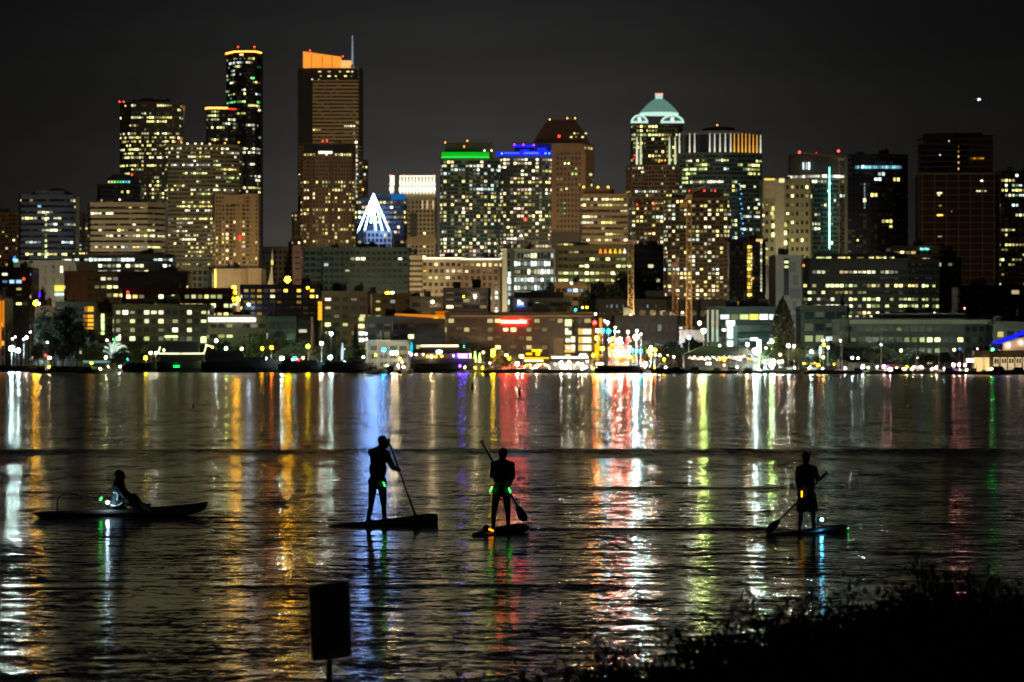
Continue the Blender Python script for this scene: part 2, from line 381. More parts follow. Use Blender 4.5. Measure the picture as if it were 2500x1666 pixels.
b.hexa([(XX(740, Y), Y, zb), (XX(832, Y), Y, zb), (XX(832, Y), Y + 25, zb), (XX(740, Y), Y + 25, zb), (XX(740, Y), Y, ZZ(126, Y)), (XX(832, Y), Y, ZZ(139, Y)), (XX(832, Y), Y + 25, ZZ(141, Y)), (XX(740, Y), Y + 25, ZZ(128, Y))])
b.build('crown_screen', emit('crown_glow', (1, .30, .035), .95, None, None, 'AUTO'), q.o)  # the crown's floodlight is put into the surface as its own glow
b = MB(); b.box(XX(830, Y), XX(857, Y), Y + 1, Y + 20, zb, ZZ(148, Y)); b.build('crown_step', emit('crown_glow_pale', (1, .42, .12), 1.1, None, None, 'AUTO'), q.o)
for x in (760, 786, 810): bb = MB(); bb.box(XX(x, Y), XX(x + 1.4, Y), Y - .5, Y - .1, zb, ZZ(133 + (x - 760) * .12, Y)); bb.build('crown_mullion', mat('crown_rib', (.5, .2, .06)), q.o)
b = MB(); b.tube([P(860.5, 166, Y), P(860.5, 130, Y), P(860.5, 87, Y)], [1.1, .85, .45], 8); b.build('spire', emit('spire_glow', (.55, .62, .85), .34), q.o)
b = MB(); b.ell(P(861, 162, Y), (2.6, 2.6, 1.6)); b.build('spire_base', mat('spire_metal', (.5, .5, .55)), q.o)
for x, y in ((757, 124), (837, 138), (798, 344), (788, 345)): beacon(q.o, x, y, 4390, 'red', 9, 1.8)
q = B('apartment_tower', 'brown ribbed apartment tower with a lit curved top floor before the striped skyscraper', 3600, [(735, 14), (741, 3), (770, 0), (824, 0), (858, 3), (866, 12)], 352, 615, fh=3.3, bay=2.6, sp=.35, pier=.9, wall='brown', glass=GLASSB, lit=.20, run=1.6, pal=(('yel', 6), ('warm', 4), ('lime', 1), ('cool', .6)), skip=9, cap=130,
      strips=((742, 770, 381, 'yel'), (815, 856, 381, 'yel'), (784, 800, 380, 'yel')))
block(q, 'dark_attic', 741, 858, 352, 374, W('black'), -.7, 3); bar(q, 'roof_light', 778, 811, 370, 375, lamp('white', 2.2), 1.2)
block(q, 'dark_slot', 805, 812, 392, 615, W('maroon'), -1, 2); block(q, 'dark_slot', 756, 762, 392, 615, W('maroon'), -1, 2)
q = B('apartment_tower', 'narrow tower with a column of dotted windows behind the brown apartment tower', 3900, [(862, 4), (868, 0), (884, 0), (896, 6)], 392, 590, fh=3.4, bay=2.4, sp=.4, pier=.7, wall='brown', lit=.25, run=1, pal=RES, par=.6)
for y in range(345, 480, 11): bar(q, 'window', 867, 872, y, y + 5, winmat('white', 'obj'), 1.5)
beacon(q.o, 886, 463, 3898, 'orange', 8, 2)
B('apartment_tower', 'low dark brown wing at the foot of the brown apartment tower', 3650, [(713, 6), (718, 0), (742, 0), (746, 5)], 520, 620, fh=3.3, bay=2.6, sp=.4, pier=.6, wall='brown', glass=GLASSB, lit=.12, run=1, pal=RES)
q = B('office_tower', 'tan tower with a white floodlit colonnade crown', 3800, [(950, 8), (956, 0), (1060, 0), (1066, 8)], 487, 640, fh=3.9, bay=3.3, sp=.42, pier=1.3, wall='stone', glass=GLASSB, lit=.06, run=1, pal=HOT, skip=5)
CR = emit('crown_white', (1, .93, .72), 1.5, None, None, 'AUTO'); PALE = mat('pale_stone', (.55, .5, .4))  # white floodlight on this crown is drawn as glowing parts
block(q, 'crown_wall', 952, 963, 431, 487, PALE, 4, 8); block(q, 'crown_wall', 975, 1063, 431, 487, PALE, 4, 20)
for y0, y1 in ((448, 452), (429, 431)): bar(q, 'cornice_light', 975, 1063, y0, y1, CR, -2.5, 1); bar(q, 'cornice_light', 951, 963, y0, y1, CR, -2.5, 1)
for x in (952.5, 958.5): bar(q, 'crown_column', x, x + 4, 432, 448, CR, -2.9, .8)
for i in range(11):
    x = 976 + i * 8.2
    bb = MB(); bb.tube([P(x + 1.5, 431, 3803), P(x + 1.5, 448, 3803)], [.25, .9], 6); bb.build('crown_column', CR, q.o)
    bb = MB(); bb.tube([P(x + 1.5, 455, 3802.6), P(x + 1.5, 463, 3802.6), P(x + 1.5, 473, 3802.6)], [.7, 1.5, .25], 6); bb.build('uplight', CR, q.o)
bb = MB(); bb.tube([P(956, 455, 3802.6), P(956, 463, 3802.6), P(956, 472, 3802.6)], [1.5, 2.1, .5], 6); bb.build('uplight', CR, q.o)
for x in (953, 986, 1060): beacon(q.o, x, 428, 3800, 'red', 6, 1.4)
for x in (972, 977, 983, 991, 1030, 1042, 1056): bar(q, 'tall_window', x, x + 3, 490, 510, emit('tall_pane', (1, .75, .42), .6), 1.2)
block(q, 'dark_recess', 1001, 1018, 520, 580, W('dark'), -.7, 2); block(q, 'podium_wall', 962, 1066, 578, 596, W('tan'), -2, 12)
q = B('office_tower', 'dark glass block with a blue lit parapet behind the light-string tree', 3300, [(868, 4), (874, 0), (986, 0), (992, 6)], 486, 600, fh=3.8, bay=2.8, sp=.4, pier=.3, wall='dark', glass=GLASST, lit=.22, run=1.6, pal=RES, strips=((870, 892, 494, 'yel'), (928, 962, 496, 'yel')))
block(q, 'blue_parapet', 955, 990, 474, 488, emit('blue_wash', (.01, .16, .5), .55, None, None, 'AUTO'), -1, 3); block(q, 'roof_wall', 905, 956, 474, 487, W('teal'), 1, 4)
q = B('apartment_tower', 'teal glass tower with a broad glowing green band round its top', 3500, [(1075, 8), (1082, 0), (1190, 0), (1206, 4), (1221, 12)], 390, 650, fh=3.15, bay=3.0, sp=.28, pier=.4, wall='teal', glass=GLASST, lit=.33, run=1.4, pal=(('yel', 5), ('warm', 4), ('white', 3), ('cool', 2), ('pink', 1)), cap=170,
      strips=((1148, 1178, 462, 'cool'), (1184, 1206, 460, 'cool'), (1128, 1152, 484, 'yel'), (1096, 1106, 394, 'warm'), (1096, 1106, 410, 'warm')))
block(q, 'dark_attic', 1086, 1202, 348, 390, W('dark'), 4, 22)
b = MB(); GP = [(XX(a, 3500 + d), 3500 + d) for a, d in ((1082, 6), (1086, 0), (1120, -1.5), (1160, -1.5), (1187, 0), (1192, 6))]; band(b, GP, ZZ(387, 3500), ZZ(372, 3500), 1.2, 0, -1); b.build('green_band', emit('green_glow', (.006, .50, .02), .75, None, None, 'AUTO'), q.o)
b = MB(); band(b, GP, ZZ(386, 3500), ZZ(382, 3500), 1.5, 0, 1.25); b.build('green_tube', emit('green_glow_hot', (.02, .75, .04), 1.0, None, None, 'AUTO'), q.o)
for x, y in ((1087, 348), (1141, 344), (1133, 358)): beacon(q.o, x, y, 3499, 'orange', 7, 1.8)
for x in (1183, 1200): beacon(q.o, x, 368, 3501, 'warm', 4, 2.4)
q = B('apartment_tower', 'glass tower with a bright blue layered ring crown', 3600, [(1222, 10), (1228, 2), (1262, 0), (1316, 0), (1338, 3), (1346, 10)], 384, 650, fh=3.15, bay=2.9, sp=.3, pier=.35, wall='teal', glass=GLASSB, lit=.33, run=2, pal=(('warm', 5), ('yel', 4), ('white', 3), ('pink', 2), ('blue', .3)), cap=170,
      strips=((1254, 1284, 397, 'warm'), (1288, 1302, 397, 'yel'), (1252, 1284, 438, 'warm'), (1306, 1322, 419, 'yel'), (1324, 1350, 420, 'yel'), (1254, 1280, 511, 'pink')))
BL = emit('blue_glow', (.012, .022, .85), .95, None, None, 'AUTO'); BH = emit('blue_glow_hot', (.05, .10, 1), 1.7, None, None, 'AUTO')
for a, c, y0, y1, m in ((1214, 1272, 371, 381, BL), (1274, 1344, 369, 381, BL), (1228, 1270, 373, 376, BH), (1276, 1318, 372, 377, BH), (1254, 1305, 353, 360, BL), (1272, 1290, 365, 371, BL), (1314, 1332, 361, 371, BL)):
    b = MB(); band(b, [(XX(a, 3595), 3598), (XX(a + 6, 3595), 3594), (XX(c - 6, 3595), 3594), (XX(c, 3595), 3598)], ZZ(y1, 3595), ZZ(y0, 3595), 1.0 if m is BL else 1.5, 0, -1.5); b.build('blue_ring', m, q.o)
block(q, 'crown_core', 1256, 1304, 350, 384, W('dark'), 6, 12); block(q, 'blue_side_wall', 1305, 1346, 352, 370, emit('blue_wash_dim', (.02, .02, .35), .28), 7, 6)
for x, y in ((1256, 353), (1278, 353), (1303, 354)): beacon(q.o, x, y, 3592, 'red', 8, 1.9)
for x in (1225, 1332, 1341): beacon(q.o, x, 375, 3592, 'sky', 6, 1.8)
beacon(q.o, 1282, 536, 3598, 'red', 7, 3.4); beacon(q.o, 1272, 576, 3598, 'cool', 7, 3)
q = B('office_tower', 'brown pyramid-roofed tower with a punched window grid and rooftop beacons', 4100, [(1300, 16), (1312, 0), (1420, 0), (1436, 8), (1449, 20)], 352, 560, fh=5.0, bay=3.6, sp=.42, pier=1.4, wall='brown', glass=GLASSB, lit=.03, run=1.5, pal=YW, strips=((1428, 1446, 357, 'yel'), (1430, 1447, 366, 'yel')))
Y = 4104; b = MB()
lo = [(XX(1300, Y), Y), (XX(1440, Y), Y), (XX(1440, Y), Y + 40), (XX(1300, Y), Y + 40)]; mi = [(XX(1315, Y), Y + 3), (XX(1428, Y), Y + 3), (XX(1428, Y), Y + 37), (XX(1315, Y), Y + 37)]; hi = [(XX(1338, Y), Y + 8), (XX(1404, Y), Y + 8), (XX(1404, Y), Y + 32), (XX(1338, Y), Y + 32)]
b.prism(lo, ZZ(352, Y), ZZ(324, Y), 0, mi); b.prism(mi, ZZ(324, Y) + .02, ZZ(292, Y), 0, hi); b.build('pyramid_roof', W('plum'), q.o)
for y, xs in ((326, (1400, 1408, 1428)), (335, (1392, 1404, 1420))):
    for x in xs: bar(q, 'window', x, x + 5, y - 1.5, y + 1.5, winmat('yel', 'obj'), -1.5, 1)
block(q, 'cornice_band', 1309, 1428, 352, 372, W('brown'), -.9, 3); block(q, 'corner_pier', 1345, 1356, 372, 560, W('rust'), -1.0, 3); block(q, 'corner_pier', 1420, 1430, 372, 560, W('rust'), -.9, 3)
for x, y in ((1342, 292), (1385, 289), (1404, 289)): beacon(q.o, x, y, 4100, 'orange', 7, 1.9)
beacon(q.o, 1365, 333, 4098, 'red', 5, 3.6)
for y in (496, 509, 522): beacon(q.o, 1378, y, 4098, 'green', 2, 1.8)
beacon(q.o, 1383, 461, 4098, 'warm', 2, 3)
q = B('office_building', 'tan block with wide horizontal bands below three amber roof beacons', 3700, [(1418, 6), (1422, 0), (1532, 0), (1538, 8)], 476, 600, fh=5.0, bay=3.2, sp=.55, pier=0, wall='tan', glass=GLASSB, lit=.32, run=3, pal=YW, strips=((1466, 1520, 494, 'yel'), (1494, 1526, 506, 'yel'), (1474, 1492, 484, 'white'), (1420, 1430, 506, 'yel')))
block(q, 'roof_plant', 1424, 1490, 459, 476, W('brown'), 4, 14)
for x in (1425, 1460, 1485): beacon(q.o, x, 457, 3703, 'amber', 7, 2.6)
q = B('skyscraper', 'postmodern skyscraper with a pale green lit stepped dome and arched dormers', 4300, [(1530, 20), (1543, 2), (1572, 0), (1576, 1.6), (1620, 1.6), (1626, 0), (1655, 0), (1668, 12)], 404, 560, fh=3.9, bay=2.9, sp=.42, pier=.9, wall='brown', glass=GLASS, lit=.12, run=2.2, pal=(('white', 4), ('yel', 3), ('cool', 2)), strips=((1560, 1612, 471, 'cool'), (1564, 1590, 424, 'white', 4, .4)))
up = B('skyscraper_shaft', None, 4306, [(1541, 14), (1545, 0), (1578, 0), (1582, 1.6), (1622, 1.6), (1626, 0), (1655, 0), (1666, 10)], 302, 404, fh=4.2, bay=3.2, sp=.38, pier=.6, wall='dark', lit=.06, run=2, pal=(('yel', 1),), par=0, strips=((1543, 1580, 311, 'yel'), (1584, 1606, 308, 'yel'), (1544, 1604, 321, 'yel'), (1544, 1628, 330, 'lime'), (1612, 1640, 331, 'yel'), (1650, 1664, 331, 'white')), cap=200)
# the shaft is a part of the same tower: move its pieces over
for k in list(up.o.children): k.parent = q.o; k.matrix_parent_inverse = Matrix.Translation(-q.o.location)
bpy.data.objects.remove(up.o)
GL = emit('dome_glow', (.30, .60, .50), .36, None, None, 'AUTO'); GW = emit('dome_glow_white', (.62, .95, .82), .8, None, None, 'AUTO'); GD = mat('dome_copper', (.18, .32, .28))  # floodlight on the dome is put into its materials as even glow
Y = 4320; cx = 1609; n = 16
prof = [(48, 281), (46.5, 275), (41.5, 269.5), (36.5, 264), (31, 258.5), (25.5, 253), (18.5, 247.5), (9.5, 242)]
for i in range(7):
    (r0, y0), (r1, y1) = prof[i], prof[i + 1]; b = MB()
    ring = lambda r: [(XX(cx + r * math.cos(2 * math.pi * k / n), Y), Y + r * Y / F * math.sin(2 * math.pi * k / n)) for k in range(n)]
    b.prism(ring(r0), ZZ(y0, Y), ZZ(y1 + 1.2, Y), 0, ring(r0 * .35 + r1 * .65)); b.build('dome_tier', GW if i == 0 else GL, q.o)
    b = MB(); b.prism(ring(r1 * .98), ZZ(y1 + 1.2, Y), ZZ(y1, Y)); b.build('dome_ledge', GD, q.o)
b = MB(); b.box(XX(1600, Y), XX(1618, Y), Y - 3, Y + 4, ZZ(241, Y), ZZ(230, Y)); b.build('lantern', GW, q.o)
for x in (1602, 1609, 1616): beacon(q.o, x, 229, 4312, 'red', 8, 1.6)
for x in (1601, 1606, 1612, 1617): b = MB(); b.box(XX(x - .5, Y), XX(x + .5, Y), Y - 3.6, Y - 3.05, ZZ(241, Y), ZZ(231, Y)); b.build('lantern_post', GD, q.o)
for a, c in ((1542, 1580), (1615, 1668)):
    m = (a + c) / 2; rx = (c - a) / 2; b = MB(); ys = 301; pts = [(m + rx * math.cos(math.pi * k / 10), ys - 19 * math.sin(math.pi * k / 10)) for k in range(11)]
    Yd = 4303; fr = [P(x, y, Yd) for x, y in pts]; bk = [P(x, y, Yd + 12) for x, y in pts]
    i0 = len(b.v); b.v += [tuple(p) for p in fr + bk]; L = len(fr); b.f.append(tuple(range(i0, i0 + L))); b.m.append(0)
    for k in range(L - 1): b.f.append((i0 + k + 1, i0 + k, i0 + L + k, i0 + L + k + 1)); b.m.append(0)
    b.build('arched_dormer', GD, q.o)
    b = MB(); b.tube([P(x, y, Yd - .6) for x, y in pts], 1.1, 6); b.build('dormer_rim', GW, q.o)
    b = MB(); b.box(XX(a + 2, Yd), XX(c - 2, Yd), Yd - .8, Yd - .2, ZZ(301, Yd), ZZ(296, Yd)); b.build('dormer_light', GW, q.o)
    b = MB(); b.box(XX(m - 3, Yd), XX(m + 3, Yd), Yd - 1.2, Yd - .3, ZZ(296, Yd), ZZ(288, Yd)); b.build('dormer_window', emit('dormer_pane', (.9, 1, .95), 2.0), q.o)
for x, w, s in ((1553, 4, 'white'), (1563, 3, 'lime'), (1632, 5, 'lime'), (1646, 5, 'lime')):
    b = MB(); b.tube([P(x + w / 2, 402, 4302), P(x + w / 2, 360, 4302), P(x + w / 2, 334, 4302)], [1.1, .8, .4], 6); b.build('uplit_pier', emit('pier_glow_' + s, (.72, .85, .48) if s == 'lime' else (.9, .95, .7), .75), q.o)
for x in (1609, 1616, 1624): beacon(q.o, x, 392 + (x % 2) * 3, 4300, 'orange', 4, 2)
for x, y in ((1549, 380), (1547, 388)): beacon(q.o, x, y, 4300, 'red', 3, 1.7)
q = B('office_tower', 'rounded dark glass tower with tall lit fins round its top', 3900, arc(1660, 1860, 22, 10), 374, 640, fh=3.9, bay=2.6, sp=.35, pier=.25, wall='teal', glass=GLASST, lit=.13, run=3, pal=OFF, cap=150, skip=1,
      strips=((1826, 1858, 397, 'yel'), (1745, 1768, 396, 'white'), (1695, 1735, 397, 'yel'), (1668, 1735, 410, 'lime'), (1760, 1780, 410, 'cool'), (1812, 1858, 409, 'lime'), (1668, 1700, 424, 'lime'), (1826, 1850, 423, 'yel'), (1690, 1766, 449, 'white'), (1805, 1858, 530, 'cool'), (1805, 1858, 560, 'cool')))
b = MB(); drum = [Vector((XX(a, 3900 + d), 3906 + d)) for a, d in arc(1668, 1858, 20, 10)]; b.prism(drum + [Vector((drum[-1].x, 3950)), Vector((drum[0].x, 3950))], ZZ(374, 3900), ZZ(326, 3900)); b.build('crown_drum', GLASST, q.o)
b = MB(); band(b, drum, ZZ(327, 3900), ZZ(318, 3900), 2.5, 0, -3); b.build('crown_rim', W('slate'), q.o)
b = MB(); b.prism([Vector((p.x * .35 + XX(1763, 3900) * .65, p.y + 6)) for p in drum] + [Vector((XX(1800, 3900), 3945)), Vector((XX(1720, 3900), 3945))], ZZ(318, 3900), ZZ(308, 3900)); b.build('roof_dome', W('dark'), q.o)
xs_ = [1659, 1684, 1696, 1733, 1745, 1758, 1771, 1784, 1793, 1803, 1812, 1821, 1830, 1839, 1848, 1857]
for i, x in enumerate(xs_):
    t = (x - 1760) / 100.0; Yf = 3900 + 22 * t * t + 2.5; c = 'warm_fin' if 1790 < x < 1852 else 'pale_fin'
    b = MB(); b.tube([P(x, 374, Yf), P(x, 352, Yf), P(x, 326, Yf)], [.85, .5, .32], 5); b.build('lit_fin', emit(c, (1, .45, .08) if c[0] == 'w' else (.9, .82, .66), .85, None), q.o)
beacon(q.o, 1751, 306, 3899, 'orange', 6, 2)
for i in range(11): beacon(q.o, 1805 + (i % 3) * 2 + i * .6, 450 + i * 12, 3895, 'sky', 3, 1.7, 'blue_light')
q = B('apartment_tower', 'dark apartment tower crowded with warm windows, four red lights on its flat roof', 3000, [(1622, 8), (1630, 0), (1776, 0), (1784, 6)], 486, 770, fh=2.95, bay=2.8, sp=.3, pier=.5, wall='olive', glass=GLASSB, lit=.30, run=1.3, pal=(('yel', 5), ('warm', 4), ('white', 3), ('pink', 1), ('cool', 1)), cap=220)
block(q, 'roof_house', 1688, 1760, 468, 486, W('dark'), 3, 12); block(q, 'roof_house', 1640, 1690, 478, 486, W('dark'), 3, 10)
for x in (1683, 1691, 1720, 1746): beacon(q.o, x, 466, 2999, 'red', 8, 1.9)
q = B('apartment_tower', 'brown ribbed tower with a bright upper row of yellow windows and two red roof lights', 3200, [(1536, 8), (1542, 0), (1640, 0), (1648, 8)], 503, 740, fh=3.1, bay=2.9, sp=.35, pier=.8, wall='olive', glass=GLASSB, lit=.22, run=1.4, pal=RES, cap=140, strips=((1538, 1580, 539, 'yel'), (1600, 1648, 538, 'yel')))
for x in (1555, 1596): beacon(q.o, x, 499, 3199, 'red', 8, 1.8)
q = B('office_building', 'pale lit tower with a blank wall and a brown windowed flank beside the rounded tower', 3400, [(1862, 6), (1866, 0), (1916, 0), (1917, 3), (1976, 3), (1982, 10)], 440, 640, fh=7.0, bay=4.2, sp=.55, pier=1.8, wall='olive', glass=GLASS, lit=.12, run=1, pal=(('yel', 3), ('lime', 2)), cap=120,
      strips=((1926, 1944, 447, 'yel'), (1964, 1974, 447, 'yel'), (1926, 1944, 463, 'yel'), (1926, 1944, 485, 'lime'), (1964, 1974, 488, 'lime'), (1927, 1943, 510, 'yel'), (1864, 1874, 490, 'yel'), (1880, 1892, 488, 'yel')))
block(q, 'blank_wall', 1864, 1915, 440, 484, W('stone'), -.8, 3); block(q, 'blank_wall', 1893, 1915, 484, 640, W('stone'), -.8, 3)
bar(q, 'roof_light', 1866, 1892, 436, 440, lamp('yellow', 1), 1.2); bar(q, 'roof_light', 1902, 1915, 436, 446, lamp('warm', 1), 1.2)
for y in (504, 524, 546, 568): bar(q, 'window', 1884, 1891, y, y + 11, winmat('yel', 'obj'), 1.4); bar(q, 'window', 1862, 1866, y, y + 5, winmat('warm', 'obj'), 1.4)
for y in (544, 564, 588): bar(q, 'window', 1915, 1921, y, y + 10, winmat('yel', 'obj'), 2.0)
q = B('office_tower', 'green glass tower with a white lit crown row and a long cyan light line', 3550, [(1976, 10), (1980, 0), (2050, 0), (2068, 8), (2072, 14)], 436, 640, fh=3.9, bay=2.6, sp=.3, pier=.35, wall='teal', glass=GLASST, lit=.07, run=2.5, pal=(('cool', 3), ('white', 2), ('yel', 2)), strips=((1978, 2004, 530, 'white'), (1978, 2004, 543, 'white'), (1978, 2004, 557, 'white'), (2003, 2022, 503, 'yel'), (1980, 2030, 447, 'white')))
for x in range(1924, 2068, 6): bar(q, 'crown_lamp', x, x + 4.4, 427 + (abs(x - 2010) / 30), 433 + (abs(x - 2010) / 30), emit('crown_row', (1, .95, .75), 1.6, 'obj'), 2.5)
block(q, 'crown_drum', 1928, 2056, 378, 436, W('dark'), 6, 26)
for x in (1960, 1968, 1974): bar(q, 'window', x, x + 3, 397, 414, winmat('cool', 'obj'), -3.5, 1)
bar(q, 'light_line', 2023.8, 2026.4, 408, 608, lamp('teal', 3), 3.0, .6); bar(q, 'light_line', 2024.2, 2026, 470, 608, emit('line_hot', (.8, 1, .95), 3), 3.3, .3)
for y in (448, 523): beacon(q.o, 2026, y, 3545, 'cool', 6, 3)
q = B('office_tower', 'bulging navy glass tower with a cyan lit top row', 3200, arc(2070, 2216, 9, 8), 379, 650, fh=3.9, bay=2.8, sp=.22, pier=.25, wall='navy', glass=mat('navy_glass', (.012, .015, .028), .3), lit=.01, run=1.5, pal=(('yel', 2), ('cool', 1)), strips=((2140, 2160, 424, 'cool'), (2138, 2152, 436, 'cool'), (2150, 2180, 545, 'yel')))
for x in list(range(2088, 2200, 5)): bar(q, 'crown_lamp', x, x + 3.4, 405, 412, emit('cyan_row', (.30, .80, 1), 1.0, 'obj'), 1.0 - 9 * ((x - 2143) / 73) ** 2, .6)
beacon(q.o, 2107, 407, 3196, 'ice', 5, 3.4)
for y in range(448, 508, 8): bar(q, 'edge_light', 2110, 2112, y, y + 5, emit('edge_cyan', (.5, .75, .85), .5), 1.2)
beacon(q.o, 2094, 587, 3196, 'yellow', 2, 3)
q = B('tower_under_construction', 'unlit brown concrete tower under construction with bare slab edges', 3000, [(2245, 14), (2252, 3), (2282, 0), (2428, 0), (2440, 6)], 425, 720, fh=4.8, bay=8.0, sp=.10, pier=.5, wall='brown', glass=mat('bare_core', (.030, .021, .018), .9), lit=0, bandmat=mat('bare_slab', (.20, .16, .14), .9))
Y = 3003
for k in range(7): b = MB(); b.box(XX(2246, Y), XX(2426, Y), Y, Y + 25, ZZ(340 + k * 13.5, Y), ZZ(338 + k * 13.5, Y)); b.build('open_slab', W('dark'), q.o)
b = MB(); b.box(XX(2290, Y), XX(2400, Y), Y + 5, Y + 20, ZZ(425, Y), ZZ(324, Y)); b.build('lift_core', W('black'), q.o)
block(q, 'formwork', 2258, 2330, 326, 350, W('black'), 3, 15); block(q, 'formwork', 2366, 2424, 330, 420, W('black'), 4, 15); block(q, 'formwork', 2246, 2300, 352, 420, W('black'), 6, 15)
for y in (356, 368, 380, 395, 410): bar(q, 'work_light', 2339, 2341.5, y, y + 5, emit('work_light', (1, .62, .22), .8, 'obj'), 1)
for x in range(2368, 2400, 5): bar(q, 'work_light', x, x + 4, 385, 389, emit('work_light_amber', (1, .34, .02), .55, 'obj'), .6)
for x, y, w_, c_ in ((2288, 470, 12, 'warm'), (2290, 475, 5, 'white'), (2292, 501, 7, 'amber'), (2288, 524, 14, 'amber'), (2290, 576, 9, 'warm'), (2384, 465, 4, 'white'), (2390, 465, 4, 'white'), (2396, 465, 4, 'white'), (2403, 465, 5, 'white'), (2322, 515, 3, 'warm'), (2394, 440, 6, 'white')): bar(q, 'lit_opening', x, x + w_, y, y + 3.4, winmat(c_, 'obj'), .6)
beacon(q.o, 2317, 345, 2995, 'warm', 2, 1.7); beacon(q.o, 2295, 379, 2995, 'ice', 2, 1.8)
q = B('office_building', 'dark tower cut by the right edge with a few yellow window runs', 3300, [(2438, 6), (2444, 0), (2530, 0), (2536, 8)], 420, 790, fh=3.8, bay=2.6, sp=.45, pier=.4, wall='dark', lit=.10, run=2.5, pal=(('yel', 3), ('lime', 2), ('cool', 1)), strips=((2462, 2510, 479, 'yel'), (2440, 2462, 608, 'yel'), (2440, 2456, 632, 'yel'), (2482, 2496, 632, 'yel')))
q = B('office_building', 'grey banded office block at the far left with an arched dark roof house', 3300, [(46, 8), (52, 0), (150, 0), (178, 8), (184, 16)], 478, 640, fh=4.6, bay=3, sp=.55, pier=0, wall='slate', glass=GLASS, lit=.10, run=3, pal=(('white', 4), ('yel', 2), ('cool', 3), ('blue', .7)), strips=((56, 92, 540, 'yel'), (92, 128, 523, 'white'), (90, 104, 510, 'blue'), (112, 116, 540, 'yel'), (170, 186, 491, 'warm')))
Y = 3306; b = MB(); pts = [(103 + 72 * k / 10, 478 - 18 * math.sin(math.pi * k / 10) ** .6) for k in range(11)]
fr = [P(x, y, Y) for x, y in pts]; bk = [p + Vector((0, 22, 0)) for p in fr]; b.v = [tuple(p) for p in fr + bk]; L = 11; b.f = [tuple(range(L))] + [(k + 1, k, L + k, L + k + 1) for k in range(L - 1)]; b.m = [0] * len(b.f); b.build('arched_roof_house', W('black'), q.o)
block(q, 'upper_storey', 88, 156, 466, 480, W('slate'), 2, 3)
for y in range(520, 640, 13): bar(q, 'window', 110, 114, y, y + 6, winmat('lime', 'obj'), 1)
B('apartment_building', 'dim block with sparse warm windows at the left edge of the skyline', 3600, [(-20, 6), (-14, 0), (38, 0), (44, 6)], 520, 650, fh=3.4, bay=3, sp=.45, pier=1, wall='brown', lit=.12, run=1, pal=HOT)
B('office_building', 'slim dark block between two banded office blocks with blue lit windows', 3700, [(180, 4), (184, 0), (208, 0), (214, 4)], 520, 650, fh=3.6, bay=3, sp=.45, pier=.5, wall='dark', lit=.14, run=1.4, pal=(('pink', 3), ('yel', 2), ('blue', 2)))
q = B('office_building', 'wide cream banded office block stepping down to a white lit lower floor', 3000, [(215, 8), (221, 0), (360, 0), (378, 7), (402, 14)], 497, 640, fh=3.9, bay=2.6, sp=.58, pier=0, wall='stone', glass=GLASS, lit=.14, run=3, pal=OFF, cap=140,
      strips=((284, 310, 562, 'yel'), (330, 374, 561, 'yel'), (258, 312, 575, 'cool', 3, .7), (314, 399, 574, 'white'), (304, 390, 600, 'yel'), (326, 378, 548, 'white', 4, .4), (356, 372, 615, 'lime'), (222, 228, 604, 'lime')))
block(q, 'dark_top_recess', 268, 350, 508, 512, W('dark'), -.5, 2)
q = B('office_building', 'low office block with two rows of white-green lit windows below the cream banded block', 2750, [(176, 5), (182, 0), (408, 0), (420, 8)], 624, 672, fh=3.9, bay=3.0, sp=.4, pier=.4, wall='olive', glass=GLASST, lit=.5, run=4, pal=(('cool', 4), ('white', 3), ('lime', 2)), cap=160, strips=((178, 290, 632, 'cool'), (300, 334, 632, 'cool'), (376, 412, 632, 'cool'), (242, 290, 645, 'white'), (308, 350, 645, 'white'), (396, 416, 645, 'cool'), (242, 290, 659, 'cool'), (330, 364, 659, 'white')))
block(q, 'blank_wall', 178, 240, 640, 672, W('olive'), -1, 3)
q = B('rooftop_block', 'grey rooftop block under the light-string tree', 3240, [(890, 4), (896, 0), (955, 0), (960, 4)], 566, 612, fh=4, bay=3, sp=.3, pier=1, wall='grey', lit=.05, cat='building')

